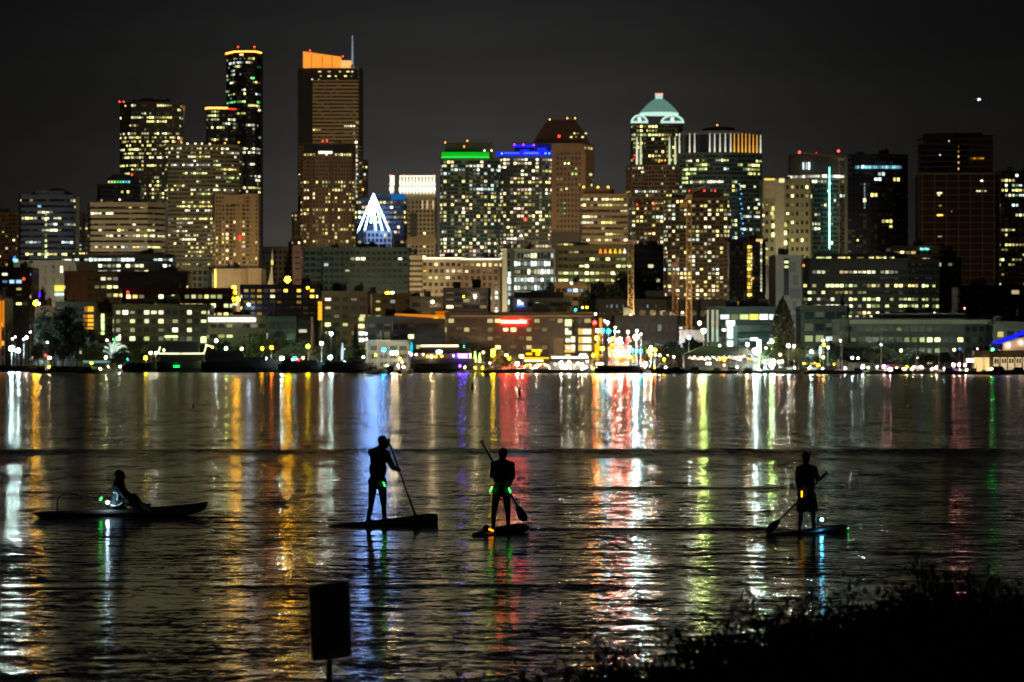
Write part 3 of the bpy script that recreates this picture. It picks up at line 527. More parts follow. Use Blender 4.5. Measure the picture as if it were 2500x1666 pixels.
# ------------------------------------------------------------------ middle distance
MID = [
 ('civic_hall', 'pale ribbed hall with small yellow windows at the left', 2600, [(26, 8), (30, 0), (80, 0), (81, -4), (180, -4), (184, 4)], 640, 735, dict(fh=7, bay=4.5, sp=.3, pier=3.2, wall='pale', glass=W('stone'), lit=.22, run=1, pal=HOT)),
 ('dark_block', 'black block at the left edge with a red light and blue windows', 2100, [(-20, 4), (-14, 0), (72, 0), (78, 6)], 657, 760, dict(fh=3.6, bay=3.2, sp=.45, pier=.8, wall='black', lit=.06, run=1, pal=(('blue', 2), ('yel', 2)), strips=((18, 48, 690, 'blue'), (30, 40, 716, 'yel'), (0, 20, 668, 'white')))),
 ('brick_block', 'brown brick block with a windowless left wall', 2200, [(158, 6), (162, 0), (214, 0), (290, 0), (292, 3), (452, 3), (458, 8)], 666, 760, dict(fh=4.2, bay=3.2, sp=.5, pier=.6, wall='brown', glass=GLASSB, lit=.05, run=2, pal=YW, strips=((258, 306, 714, 'yel'), (340, 406, 713, 'lime'), (246, 294, 696, 'lime')))),
 ('brick_block', 'long dark brick block with three rows of pale windows under the tan buildings', 2000, [(300, 4), (306, 0), (560, 0), (566, 6)], 708, 775, dict(fh=4.2, bay=3.0, sp=.5, pier=.7, wall='maroon', glass=GLASSB, lit=.10, run=2, pal=(('lime', 4), ('yel', 3)), strips=((310, 352, 735, 'yel'), (466, 492, 715, 'white'), (420, 470, 735, 'lime'), (480, 536, 735, 'lime'), (424, 476, 753, 'yel')))),
 ('office_block', 'grey block with a dark square window grid', 2500, [(438, 4), (442, 0), (508, 0), (512, 5)], 656, 715, dict(fh=3.6, bay=3.4, sp=.35, pier=1.0, wall='olive', lit=.01)),
 ('tan_building', 'tan warehouse buildings warmly lit from the left', 2450, [(520, 5), (524, 0), (570, 0), (604, 0), (606, -5), (638, -5), (642, 4)], 660, 720, dict(fh=6, bay=8, sp=1, wall='tan', lit=0)),
 ('apartment_building', 'grey apartment block beside the church steeple', 2500, [(640, 5), (666, 0), (715, 0), (720, 4)], 606, 720, dict(fh=3.2, bay=3, sp=.5, pier=1.2, wall='slate', lit=.03, run=1, pal=RES)),
 ('apartment_building', 'narrow maroon block beside the grey apartments', 2460, [(714, 3), (717, 0), (734, 0), (738, 3)], 604, 720, dict(fh=3.2, bay=3, sp=.7, pier=1.2, wall='maroon', lit=.04, run=1, pal=RES)),
 ('office_block', 'very wide grey-green office block, nearly unlit', 2550, [(736, 6), (742, 0), (786, 0), (790, -4), (996, -4), (1002, 4)], 608, 745, dict(fh=3.5, bay=3.1, sp=.42, pier=.7, wall='green', lit=.015, run=1.3, pal=(('cool', 2), ('white', 3), ('yel', 1)))),
 ('parking_garage', 'cream striped parking garage with dark open decks', 2300, [(998, 3), (1001, 0), (1028, 0), (1030, 4)], 628, 728, dict(fh=2.75, bay=9, sp=.5, pier=0, wall='stone', glass=W('dark'), lit=0)),
 ('apartment_building', 'tan block with a bright lit cornice line', 2320, [(1026, 5), (1030, 0), (1128, 0), (1130, 3)], 634, 730, dict(fh=3.6, bay=3.3, sp=.45, pier=1.2, wall='stone', glass=GLASSB, lit=.10, run=1, pal=(('amber', 3), ('yel', 2), ('warm', 2)), strips=((1045, 1082, 678, 'yel'), (1080, 1128, 655, 'pink')))),
 ('apartment_building', 'brown block with a glowing warm top floor and lit cornice', 2300, [(1128, 4), (1132, -1), (1218, -1), (1223, 3)], 636, 770, dict(fh=3.55, bay=3.2, sp=.36, pier=1.3, wall='brown', glass=GLASSB, lit=.24, run=1, pal=(('warm', 3), ('yel', 4), ('cool', 1)), strips=((1130, 1222, 646, 'warm', 9, 1), (1132, 1140, 668, 'warm'), (1160, 1174, 668, 'yel')))),
 ('office_building', 'glass office block with dense cyan-white lit windows', 2300, [(1234, 3), (1238, 0), (1352, 0), (1356, 4)], 612, 720, dict(fh=4.3, bay=1.75, sp=.28, pier=.4, wall='slate', glass=GLASST, lit=.75, run=6, pal=(('cool', 7), ('white', 2)), cap=230, strips=((1258, 1352, 672, 'cool'), (1258, 1345, 690, 'cool'), (1258, 1352, 708, 'cool')))),
 ('office_building', 'wide tan office block with two long lit window rows', 2450, [(1358, 6), (1362, 0), (1542, 0), (1548, 8)], 603, 720, dict(fh=4.0, bay=2.9, sp=.5, pier=.4, wall='olive', glass=GLASSB, lit=.10, run=3, pal=(('lime', 3), ('yel', 3)), strips=((1366, 1512, 661, 'yel'), (1362, 1476, 676, 'lime'), (1500, 1545, 645, 'lime'), (1488, 1512, 677, 'yel'), (1360, 1400, 599, 'yel')))),
 ('office_building', 'dark navy block with a few paired white windows', 2300, [(1546, 4), (1550, 0), (1612, 0), (1618, 6)], 602, 740, dict(fh=3.9, bay=3.4, sp=.4, pier=.5, wall='navy', lit=.03, run=2, pal=(('lime', 3), ('white', 2)), strips=((1574, 1590, 656, 'white'), (1574, 1584, 683, 'cool'), (1594, 1612, 683, 'white')))),
 ('office_building', 'orange lit low block with blue-white windows left of the dark hill trees', 2250, [(1352, 4), (1356, 0), (1440, 0), (1446, 5)], 694, 745, dict(fh=4.4, bay=3.2, sp=.5, pier=.3, wall='tan', lit=.12, run=2, pal=(('blue', 1), ('cool', 3)), strips=((1388, 1432, 703, 'cool'), (1404, 1432, 717, 'cool')))),
 ('apartment_building', 'dark slab with two yellow lit stair columns beside the crowded apartment tower', 2700, [(1782, 4), (1786, 0), (1862, 0), (1868, 5)], 588, 770, dict(fh=3.1, bay=2.4, sp=.25, pier=.5, wall='dark', lit=.02, run=1, pal=(('amber', 1), ('yel', 2)))),
 ('office_building', 'white-grey corner block with a dark glass slot and angular panels', 1850, [(1888, 8), (1894, 0), (1956, 0), (1960, 3)], 627, 850, dict(fh=4.4, bay=5, sp=1, wall='grey', lit=0)),
 ('office_building', 'large dark office block with many rows of small bright windows', 1900, [(1955, 3), (1960, 0), (2216, 0), (2292, 10)], 636, 790, dict(fh=3.0, bay=2.0, sp=.46, pier=.35, wall='dark', glass=GLASST, lit=.42, run=2, pal=(('lime', 4), ('yel', 4), ('white', 3), ('warm', 1)), cap=300, skip=3, strips=((2086, 2210, 663, 'white'), (1978, 2020, 661, 'white'), (2050, 2080, 662, 'warm')))),
 ('office_building', 'stepped brown block with a small cyan rooftop sign', 2350, [(2176, 5), (2182, 0), (2318, 0), (2324, 6)], 604, 780, dict(fh=3.9, bay=2.9, sp=.5, pier=.6, wall='brown', lit=.06, run=2.5, pal=(('warm', 3), ('pink', 2), ('yel', 2)), strips=((2188, 2206, 623, 'warm'), (2214, 2230, 623, 'warm'), (2232, 2276, 637, 'pink'), (2296, 2320, 637, 'warm')))),
 ('office_building', 'dark lower tower base with a stacked pale window pair beside the concrete tower', 2250, [(2282, 4), (2286, 0), (2340, 0), (2345, 4)], 632, 790, dict(fh=4.2, bay=3.0, sp=.45, pier=.5, wall='dark', lit=.05, run=1, pal=(('cool', 2), ('warm', 1)), strips=((2283, 2290, 708, 'cool'), (2283, 2290, 720, 'cool'), (2296, 2304, 731, 'cool')))),
 ('dark_block', 'unlit black block below the concrete tower at right', 2150, [(2340, 4), (2346, 0), (2530, 0), (2536, 4)], 700, 800, dict(fh=4, bay=4, sp=.4, pier=.4, wall='black', lit=.012, run=1, pal=(('warm', 2), ('pink', 1)), strips=((2443, 2457, 727, 'warm'),))),
]
made = {}
for nm, lb, Y, pl, tp, vi, kw in MID: made[lb] = B(nm, lb, Y, pl, tp, vi, **kw)
q = made['pale ribbed hall with small yellow windows at the left']; block(q, 'side_wall', 30, 80, 640, 662, W('stone'), -.8, 4)
for y0, y1, c in ((626, 633, 'blue'), (633, 640, 'teal'), (640, 644, 'red')): bar(q, 'roof_sign', 29 if y0 == 633 else 33, 43 if y0 == 633 else 38, y0, y1, lamp(c, 2), .5)
for x in (86, 90): bar(q, 'lit_edge', x, x + 3, 675 + x % 5, 708, emit('lit_edge', (1, .8, .4), .25, 'obj'), 5.4)
bar(q, 'lobby_window', 133, 156, 697, 711, lamp('yellow', 1), 5.6); bar(q, 'lobby_window', 133, 156, 716, 722, lamp('cool', 1), 5.6)
q = made['black block at the left edge with a red light and blue windows']; beacon(q.o, 58, 681, 2098, 'red', 6, 3.6)
q = made['brown brick block with a windowless left wall']; block(q, 'blank_wall', 164, 212, 668, 760, W('rust'), -.7, 2); block(q, 'navy_upper_storey', 288, 452, 668, 706, W('navy'), -1, 2)
q = made['long dark brick block with three rows of pale windows under the tan buildings']; beacon(q.o, 312, 714, 1996, 'red', 5, 4)
q = made['tan warehouse buildings warmly lit from the left']; bar(q, 'light_strip', 523.5, 527.5, 658, 702, lamp('yellow', 2), 1); bar(q, 'light_strip', 518, 521, 667, 702, emit('strip_dim', (1, .8, .35), .35), 1)
q = made['tan block with a bright lit cornice line']; LC = emit('cornice_line', (1, .86, .55), 2.2, None, None, 'AUTO'); bar(q, 'cornice_light', 1029, 1128, 629.5, 632.5, LC, 1.2); bar(q, 'cornice_light', 1029, 1039, 625, 628, LC, 1.2)
q = made['brown block with a glowing warm top floor and lit cornice']; bar(q, 'cornice_light', 1126, 1223, 631.5, 634.5, LC, 2.4)
for y in (697, 712, 724, 735, 750, 758): bar(q, 'window', 1209, 1215, y, y + 6, winmat('cool', 'obj'), 2.2)
q = made['glass office block with dense cyan-white lit windows']; block(q, 'top_rail', 1256, 1356, 608, 613, W('grey'), -1, 1); block(q, 'side_pilaster', 1352, 1356, 612, 714, W('grey'), -1, 1); block(q, 'dark_bay', 1246, 1256, 612, 720, W('dark'), -.9, 2)
block(q, 'stair_tower', 1226, 1238, 606, 770, W('pale'), -3, 8); bar(q, 'lit_panel', 1248, 1257, 732, 762, lamp('lime', 1), 2)
for y in range(664, 740, 17): bar(q, 'window', 1240, 1247, y, y + 12, winmat('cool', 'obj'), 1.6)
q = made['wide tan office block with two long lit window rows']
for x, c in ((1466, 'orange'), (1478, 'orange'), (1490, 'amber'), (1502, 'amber'), (1514, 'amber'), (1525, 'white')): b = MB(); b.tube([P(x, 619, 2445), P(x, 614, 2445), P(x, 607, 2445)], [1.0, .75, .15], 6); b.build('facade_uplight', lamp(c, 1), q.o)
q = made['dark slab with two yellow lit stair columns beside the crowded apartment tower']
for y in range(600, 722, 9):
    bar(q, 'window', 1825, 1832, y, y + 6.5, winmat('amber', 'obj'), 1); bar(q, 'window', 1833.5, 1835.5, y, y + 6, winmat('yel', 'obj'), 1)
    bar(q, 'window', 1857, 1860, y - 12, y - 5, winmat('white', 'obj'), 1); bar(q, 'window', 1863, 1866, y - 12, y - 5, winmat('yel', 'obj'), -3)
bar(q, 'roof_light', 1846, 1862, 584, 590, emit('roof_warm', (1, .6, .2), .8), 1.5)
q = made['white-grey corner block with a dark glass slot and angular panels']; block(q, 'glass_slot', 1914, 1926, 632, 722, GLASS, -.7, 2)
for i in range(6): block(q, 'angular_panel', 1928 + (i % 2) * 8, 1944 + (i % 3) * 5, 640 + i * 32, 664 + i * 32, W('slate'), -.5 - .1 * i, 1)
for y in (643, 655): bar(q, 'window', 1915, 1925, y - 6, y, winmat('lime', 'obj'), 1)
q = made['large dark office block with many rows of small bright windows']; block(q, 'blank_fascia', 1962, 2216, 638, 655, W('dark'), -.8, 2)
pen = [(1994, 2030, 'lime'), (2046, 2074, 'yel'), (2092, 2110, 'yel'), (2122, 2132, 'yel'), (2140, 2160, 'yel'), (2172, 2180, 'lime')]
b = MB(); b.box(XX(1990, 1915), XX(2188, 1915), 1910, 1925, ZZ(636, 1915), ZZ(621, 1915)); b.build('penthouse', W('dark'), q.o)
for a, c, p in pen:
    for x in range(a, c, 6): bar(q, 'window', x, x + 5, 628, 634, winmat(p, 'obj'), -9.5)
bar(q, 'orange_sign', 1949, 1964, 646, 651, lamp('orange', 2), 1.5)
for x in (1968, 1990, 2028): block(q, 'lit_column', x, x + 3, 752, 840, W('grey'), -.8, 1)
q = made['stepped brown block with a small cyan rooftop sign']
for x, w, h in ((2247, 3, 5), (2251, 2, 3), (2254, 2, 4), (2259, 2.5, 5), (2263, 2, 3.5), (2266, 2, 3.5)): bar(q, 'sign_letter', x, x + w, 610.5 - h, 610.5, lamp('teal', 2), 1.4)
# church steeple
b0 = P(659, 700, 2440); t = root('church', (b0.x, b0.y, ground_z(659, 2440)), 'slender warm lit church steeple between the tan buildings and grey apartments', 'church')
def pyr(b, px0, px1, py0, pxt, pyt, Y, w=3.0):
    s = [(XX(px0, Y), Y - w), (XX(px1, Y), Y - w), (XX(px1, Y), Y + w), (XX(px0, Y), Y + w)]; e = (XX(pxt + .6, Y) - XX(pxt - .6, Y)) / 2; c = XX(pxt, Y)
    b.prism(s, ZZ(py0, Y), ZZ(pyt, Y), 0, [(c - e, Y - e), (c + e, Y - e), (c + e, Y + e), (c - e, Y + e)])
b = MB(); pyr(b, 653, 668, 700, 664, 646, 2440); b.build('spire', W('stone'), t)
b = MB(); b.box(XX(662, 2440), XX(667, 2440), 2438.5, 2441.5, ZZ(646.2, 2440), ZZ(636, 2440)); b.build('lantern', lamp('yellow', 1), t)
b = MB(); pyr(b, 662.5, 666.5, 635.8, 664.5, 612, 2440, .5); b.build('finial', W('pale'), t)
b = MB(); b.box(XX(652, 2440), XX(669, 2440), 2436, 2450, ground_z(659, 2440) - 1, ZZ(700.2, 2440)); b.build('tower_base', W('stone'), t)

# light-string tree on the rooftop
apx = P(912, 474, 3225); base = P(912, 563, 3225)
t = root('light_string_tree', (base.x, base.y, base.z), 'tall white tree of light strings glowing on a rooftop', 'light tree', None)
LT = emit('tree_strand_light', (.22, .42, 1), 105.0, None, None, 'AUTO')
for i, e in enumerate((875, 891, 906, 918, 934, 950)):
    yb = 563 if e != 906 else 545
    b = MB(); a = (i - 2.5) / 2.5; dy = -6 * math.sqrt(max(0, 1 - a * a))
    b.tube([P(912 + (e - 912) * .02, 476, 3225), Vector((XX(e, 3225), 3225 + dy, ZZ(yb, 3225)))], [.16, .24], 6); b.build('light_strand', LT, t)
b = MB(); b.tube([P(912, 503, 3225), P(912, 474, 3225)], [1.7, .4], 10); b.build('glowing_peak', LT, t)
b = MB(); b.tube([P(912, 566, 3226), P(912, 476, 3226)], .3); b.build('mast', STEEL, t)
# ------------------------------------------------------------------ buildings near the far shore
NEAR = [
 ('brick_block', 'orange floodlit wall cut by the left edge of the picture', 1790, [(-30, 3), (-26, 0), (2, 0), (10, 4)], 728, 880, dict(fh=4, bay=3, sp=.4, pier=.8, wall='rust', lit=.3, run=1, pal=HOT)),
 ('grey_house', 'pale grey low block lit by street lamps left of the big dark trees', 1800, [(84, 4), (88, 0), (128, 0), (132, 4)], 752, 880, dict(fh=4, bay=3.4, sp=.5, pier=.9, wall='grey', lit=.12, run=1, pal=(('blue', 1), ('warm', 2), ('white', 1)))),
 ('apartment_building', 'dark apartment block with a stack of amber balconies', 1775, [(132, 4), (136, 0), (232, 0), (236, 3)], 742, 880, dict(fh=3.0, bay=3.4, sp=.45, pier=.6, wall='dark', lit=.04, run=1, pal=YW, strips=((156, 172, 765, 'yel'),))),
 ('apartment_building', 'brown block with a tall green-white lit stairwell', 1765, [(236, 3), (240, 0), (274, 0), (278, 3)], 744, 870, dict(fh=3.2, bay=3, sp=.55, pier=.8, wall='brown', lit=.02)),
 ('office_building', 'long dark office block with three rows of separate pale windows', 1745, [(276, 3), (280, 0), (506, 0), (510, 4)], 748, 880, dict(fh=3.55, bay=2.9, sp=.42, pier=.8, wall='olive', glass=GLASST, lit=.34, run=1, pal=(('lime', 5), ('yel', 2), ('white', 2)), cap=200, strips=((370, 440, 770, 'lime'), (302, 312, 767, 'white'), (384, 434, 832, 'lime')))),
 ('apartment_building', 'dark apartment block with orange window stacks below the sodium lamp', 1900, [(588, 4), (593, 0), (770, 0), (776, 4)], 700, 785, dict(fh=2.55, bay=2.9, sp=.42, pier=.8, wall='black', glass=GLASSB, lit=.16, run=1, pal=(('amber', 5), ('warm', 2)), strips=((614, 634, 714, 'amber'), (614, 634, 728, 'amber'), (614, 634, 742, 'amber'), (660, 678, 716, 'warm'), (724, 738, 728, 'amber'), (724, 738, 743, 'amber')))),
 ('office_building', 'grey banded office block under a bright white strip light', 1715, [(506, 4), (511, 0), (650, 0), (655, 4)], 775, 885, dict(fh=4.2, bay=3.2, sp=.6, pier=.5, wall='olive', lit=.03, run=2, pal=(('lime', 1), ('white', 1)))),
 ('office_building', 'dim glass block with green lit windows beside the strip-lit office', 1700, [(652, 4), (657, 0), (722, 0), (726, 3)], 778, 890, dict(fh=4.2, bay=2.6, sp=.3, pier=.3, wall='green', glass=GLASST, lit=.05, run=1, pal=(('green', 1), ('lime', 2)), strips=((656, 661, 792, 'lime'), (675, 679, 792, 'green')))),
 ('apartment_building', 'brown concrete block with dark loggias right of the green lit glass', 1710, [(724, 3), (727, 0), (752, 0), (756, 3)], 772, 880, dict(fh=3.4, bay=6, sp=.5, pier=.8, wall='brown', lit=.05, run=1, pal=YW)),
 ('apartment_building', 'tan apartment block with scattered yellow windows and a lit orange sign on its corner', 1690, [(786, 4), (790, 0), (896, 0), (902, 4)], 716, 880, dict(fh=3.3, bay=3.3, sp=.5, pier=1.2, wall='tan', glass=GLASSB, lit=.12, run=1, pal=(('yel', 4), ('warm', 3), ('pink', 2)))),
 ('apartment_building', 'wide olive block with dim windows behind the tan apartments', 1800, [(892, 4), (896, 0), (1004, 0), (1010, 4)], 722, 800, dict(fh=3.3, bay=3.3, sp=.5, pier=1.0, wall='olive', glass=GLASSB, lit=.10, run=1, pal=(('yel', 2), ('lime', 2), ('cool', 1), ('amber', 1)))),
 ('apartment_building', 'grey block with dark recessed balconies below the striped garage', 1790, [(1000, 3), (1003, 0), (1082, 0), (1086, 3)], 729, 800, dict(fh=3.6, bay=5, sp=.45, pier=.6, wall='grey', lit=.08, run=1, pal=HOT)),
 ('apartment_building', 'dark navy apartment block with a few bright yellow windows', 1780, [(1084, 3), (1088, 0), (1190, 0), (1196, 4)], 708, 790, dict(fh=2.6, bay=3.2, sp=.4, pier=.6, wall='navy', lit=.12, run=1, pal=(('yel', 4), ('warm', 2)))),
 ('office_building', 'long banded waterfront block with an orange floodlit roof edge', 1620, [(894, 4), (898, 0), (1090, 0), (1094, 3)], 778, 895, dict(fh=3.9, bay=3.0, sp=.5, pier=.5, wall='slate', glass=GLASSB, lit=.13, run=1, pal=(('yel', 3), ('lime', 1), ('warm', 3), ('pink', 2)), cap=160)),
 ('office_building', 'brown waterfront office block with a glowing red rooftop sign', 1580, [(1088, 4), (1092, 0), (1396, 0), (1400, 2), (1446, 2), (1452, 6)], 768, 895, dict(fh=3.25, bay=2.9, sp=.45, pier=.8, wall='brown', glass=GLASSB, lit=.10, run=1, pal=(('yel', 4), ('warm', 3), ('lime', 2)), cap=160, strips=((1206, 1216, 794, 'yel'), (1224, 1236, 808, 'yel'), (1278, 1294, 808, 'yel'), (1278, 1294, 822, 'yel')))),
 ('office_building', 'cream block with a dark roof and a small white glowing emblem', 1650, [(1244, 3), (1248, 0), (1392, 0), (1398, 4)], 728, 790, dict(fh=8, bay=4, sp=1, wall='stone', lit=0)),
 ('parking_garage', 'pale grey open low garage behind the fir tree', 1590, [(898, 3), (902, 0), (996, 0), (1000, 3)], 836, 900, dict(fh=3.0, bay=3.2, sp=.45, pier=.9, wall='pale', glass=W('dark'), lit=.03, run=1, pal=YW)),
 ('warehouse', 'wide grey warehouse behind the tower crane masts', 1720, [(1452, 4), (1458, 0), (1730, 0), (1796, 6)], 736, 890, dict(fh=6, bay=4, sp=.62, pier=1.6, wall='slate', glass=GLASST, lit=.02, run=1, pal=(('cool', 1),), strips=())),
 ('site_office', 'pale two-storey site office behind the floodlit crane foot', 1600, [(1498, 2), (1502, 0), (1652, 0), (1656, 3)], 776, 815, dict(fh=5.4, bay=2.6, sp=.4, pier=.9, wall='grey', glass=W('slate'), lit=.03, run=1, pal=(('cool', 1),))),
 ('office_building', 'modern block with teal lit bands and pale vertical columns at its left end', 1520, [(1730, 3), (1734, 0), (1900, 0), (1906, 5)], 755, 895, dict(fh=3.9, bay=3.4, sp=.42, pier=.25, wall='teal', glass=GLASST, lit=.05, run=2, pal=(('cool', 2), ('lime', 1)), strips=((1780, 1840, 763, 'lime'), (1786, 1848, 777, 'amber')))),
 ('office_building', 'dark glass link block with slim columns right of the poplar tree', 1500, [(1958, 3), (1962, 0), (2066, 0), (2072, 4)], 752, 895, dict(fh=4.0, bay=3.4, sp=.35, pier=.4, wall='dark', glass=GLASST, lit=.05, run=2, pal=(('lime', 2), ('cool', 1)), strips=((2010, 2018, 791, 'lime'), (2028, 2054, 791, 'lime'), (2010, 2034, 830, 'cool'), (2056, 2062, 772, 'lime')))),
 ('office_building', 'long grey low office block stretching behind the marina at right', 1420, [(2052, 5), (2058, 0), (2074, 0), (2354, 0), (2420, 5), (2428, 10)], 784, 900, dict(fh=3.55, bay=2.6, sp=.5, pier=.8, wall='green', glass=GLASST, lit=.04, run=1, pal=(('lime', 3), ('yel', 1)), cap=140, strips=((2196, 2272, 834, 'lime'), (2284, 2294, 834, 'yel'), (2340, 2352, 834, 'yel'), (2292, 2306, 812, 'yel'), (2372, 2378, 814, 'lime'), (2194, 2200, 795, 'lime')))),
 ('office_building', 'small grey block behind the blue-edged gable hall', 1400, [(2426, 3), (2430, 0), (2530, 0), (2536, 4)], 792, 900, dict(fh=4.4, bay=3.2, sp=.5, pier=.9, wall='grey', lit=.08, run=1, pal=YW, strips=((2458, 2464, 808, 'lime'), (2470, 2482, 809, 'lime')))),
]
for nm, lb, Y, pl, tp, vi, kw in NEAR:
    kw['lit'] = kw.get('lit', 0) * 1.5
    if kw['wall'] + '_worn' in WALL: kw['wall'] += '_worn'
    made[lb] = B(nm, lb, Y, pl, tp, vi, **kw)
AM = emit('amber_wash', (1, .30, .012), .62, None, None, 'AUTO'); AMH = emit('amber_wash_hot', (1, .48, .03), 1.1, None, None, 'AUTO')  # amber floodlight on wall and roof edge, put into a glowing colour
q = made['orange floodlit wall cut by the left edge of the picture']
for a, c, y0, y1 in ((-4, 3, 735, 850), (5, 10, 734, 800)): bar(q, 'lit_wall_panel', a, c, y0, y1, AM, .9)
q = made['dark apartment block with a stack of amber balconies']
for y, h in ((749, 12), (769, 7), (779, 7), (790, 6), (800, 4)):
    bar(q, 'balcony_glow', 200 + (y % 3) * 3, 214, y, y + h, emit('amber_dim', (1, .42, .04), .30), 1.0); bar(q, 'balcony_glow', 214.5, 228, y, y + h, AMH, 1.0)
q = made['brown block with a tall green-white lit stairwell']
for y0, y1 in ((767, 787), (789, 808), (811, 817)): bar(q, 'stair_window', 247, 254, y0, y1, lamp('lime', 2), 1)
q = made['grey banded office block under a bright white strip light']
for i in range(9): bar(q, 'strip_light', 509 + i * 12.8, 509 + i * 12.8 + 11.8, 777, 785, lamp('white', 5), 1.2, .6)
for a, c, y0, y1 in ((490, 503, 824, 837), (612, 628, 825, 839)): bar(q, 'lit_opening', a, c, y0, y1, lamp('lime', 2), 1)
bar(q, 'strip_light', 402, 434, 820, 824, lamp('lime', 2), 24)
q = made['tan apartment block with scattered yellow windows and a lit orange sign on its corner']
bar(q, 'orange_sign', 775.5, 787, 735, 783, mat('sign_amber_board', (.3, .14, .02)), 1.6)
for k in range(5): bar(q, 'sign_panel', 776.5, 786, 737 + k * 9.2, 745 + k * 9.2, AMH, 2.0, .3)
for y in (775, 792, 810, 826): bar(q, 'corner_window', 876, 889, y, y + 9, winmat(('yel', 'warm', 'cool', 'lime')[y % 4], 'obj'), 1)
q = made['long banded waterfront block with an orange floodlit roof edge']
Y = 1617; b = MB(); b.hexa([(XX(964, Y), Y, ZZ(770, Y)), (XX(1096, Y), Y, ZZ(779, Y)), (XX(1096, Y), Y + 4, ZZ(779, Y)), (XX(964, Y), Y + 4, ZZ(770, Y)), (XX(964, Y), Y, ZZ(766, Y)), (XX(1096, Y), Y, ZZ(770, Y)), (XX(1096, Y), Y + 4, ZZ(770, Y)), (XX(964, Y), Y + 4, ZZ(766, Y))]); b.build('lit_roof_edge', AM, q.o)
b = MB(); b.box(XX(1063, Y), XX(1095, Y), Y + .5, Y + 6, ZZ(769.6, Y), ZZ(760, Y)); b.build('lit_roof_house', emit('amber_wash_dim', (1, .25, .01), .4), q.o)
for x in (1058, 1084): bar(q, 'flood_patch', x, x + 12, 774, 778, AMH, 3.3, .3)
q = made['brown waterfront office block with a glowing red rooftop sign']
for y in (762, 770): b = MB(); b.box(XX(1100, 1580), XX(1450, 1580), 1578 + (y == 762) * 3, 1590, ZZ(y + 4, 1580), ZZ(y, 1580)); b.build('roof_band', W('tan'), q.o)
bar(q, 'sign_board', 1222, 1287, 781, 791, emit('sign_red', (1, .010, .008), 42.0, None, None, 'AUTO'), 1.2, .4)
for x, w in ((1225, 3), (1229, 3), (1233, 3), (1237, 2.5), (1242, 5), (1249, 3), (1253, 3), (1257, 4), (1262, 3), (1266, 3), (1270, 2), (1275, 3), (1279, 5)): bar(q, 'sign_letter', x, x + w, 784 - (x % 2), 789, emit('sign_red_hot', (1, .04, .03), 60, None, None, 'AUTO'), 1.6, .3)
CRM = emit('bright_office', (1, .95, .62), 1.3, None, None, 'AUTO'); CRA = emit('bright_office_amber', (1, .62, .12), .8)
for y0, y1, a, c, m in ((781, 796, 1380, 1395, lamp('lime', 2)), (802, 817, 1380, 1387, CRM), (808, 817, 1387, 1395, CRM), (822, 836, 1394, 1404, CRM), (827, 836, 1381, 1392, CRM), (842, 857, 1394, 1404, CRM), (846, 853, 1381, 1392, CRM), (842, 846, 1378, 1393, CRA), (854, 861, 1378, 1404, CRA)): bar(q, 'lit_office', a, c, y0, y1, m, .8)
for y0, y1 in ((803, 817), (823, 838), (842, 857)): bar(q, 'lit_office', 1412, 1444, y0, y1, CRA, -1.2); bar(q, 'lit_office', 1420 + y0 % 4, 1443, y0 + 1, y1 - 1, CRM, -.9, .4)
bar(q, 'corner_post', 1446, 1451, 785, 880, mat('orange_post', (.5, .22, .05)), 1); bar(q, 'dark_column', 1404, 1411, 770, 880, W('dark'), 1.2)
bar(q, 'lit_plinth', 1352, 1376, 826, 880, W('tan'), 1.3)
q = made['cream block with a dark roof and a small white glowing emblem']
block(q, 'dark_roof', 1256, 1376, 714, 728, W('black'), -1, 12); bar(q, 'window_strip', 1288, 1394, 738, 749, GLASS, .6); bar(q, 'window', 1308, 1314, 739, 747, winmat('cool', 'obj'), 1.1); bar(q, 'window', 1316, 1324, 739, 747, winmat('lime', 'obj'), 1.1)
bar(q, 'opening', 1300, 1322, 753, 761, W('black'), .6); bar(q, 'opening', 1362, 1380, 753, 763, W('black'), .6)
EM = lamp('ice', 3); b = MB()
for a, c, y0, y1 in ((1264, 1269, 733, 744), (1268, 1273, 737, 744), (1272, 1277, 739, 744)): b.box(XX(a, 1648), XX(c, 1648), 1648.2, 1648.7, ZZ(y1, 1648), ZZ(y0, 1648))
b.build('emblem', EM, q.o); bar(q, 'emblem_bar', 1261, 1280, 746, 748.5, lamp('blue', 3), 1.5)
q = made['wide grey warehouse behind the tower crane masts']
bar(q, 'canopy_light', 1588, 1666, 799, 803.5, emit('canopy_glow', (.85, 1, .85), .9), 100); bar(q, 'wall_panel', 1502, 1740, 806, 860, W('slate'), 60, 1)
for x in (1603, 1637, 1682): bar(q, 'canopy_post', x, x + 1.6, 803.6, 850, W('grey'), 100)
for x in (1481, 1485, 1492, 1505, 1520, 1546, 1562, 1580, 1600): bar(q, 'window', x, x + 2.4, 744, 752, emit('dim_pane', (.6, .75, .8), .22, 'obj'), .8)
q = made['modern block with teal lit bands and pale vertical columns at its left end']
for x, w in ((1727, 3), (1737, 6), (1748, 6)): b = MB(); b.box(XX(x, 1518), XX(x + w, 1518), 1517.5, 1519, ZZ(835, 1518), ZZ(757, 1518)); b.build('pale_column', W('pale'), q.o)
for x, y0, w in ((1727, 770, 2.4), (1738, 800, 4), (1749, 805, 4)): bar(q, 'column_light', x, x + w, y0, 832, emit('column_glow', (.75, 1, .72), .55), 3.2, .3)
KB = emit('kiosk_glow', (.85, 1, .92), 2.4, None, None, 'AUTO')
for a, c, y0, y1 in ((1773, 1794, 783, 795), (1776, 1789, 797, 812), (1776, 1789, 815, 826), (1776, 1789, 833, 846)): bar(q, 'lit_stair_pane', a, c, y0, y1, KB, 14, .5)
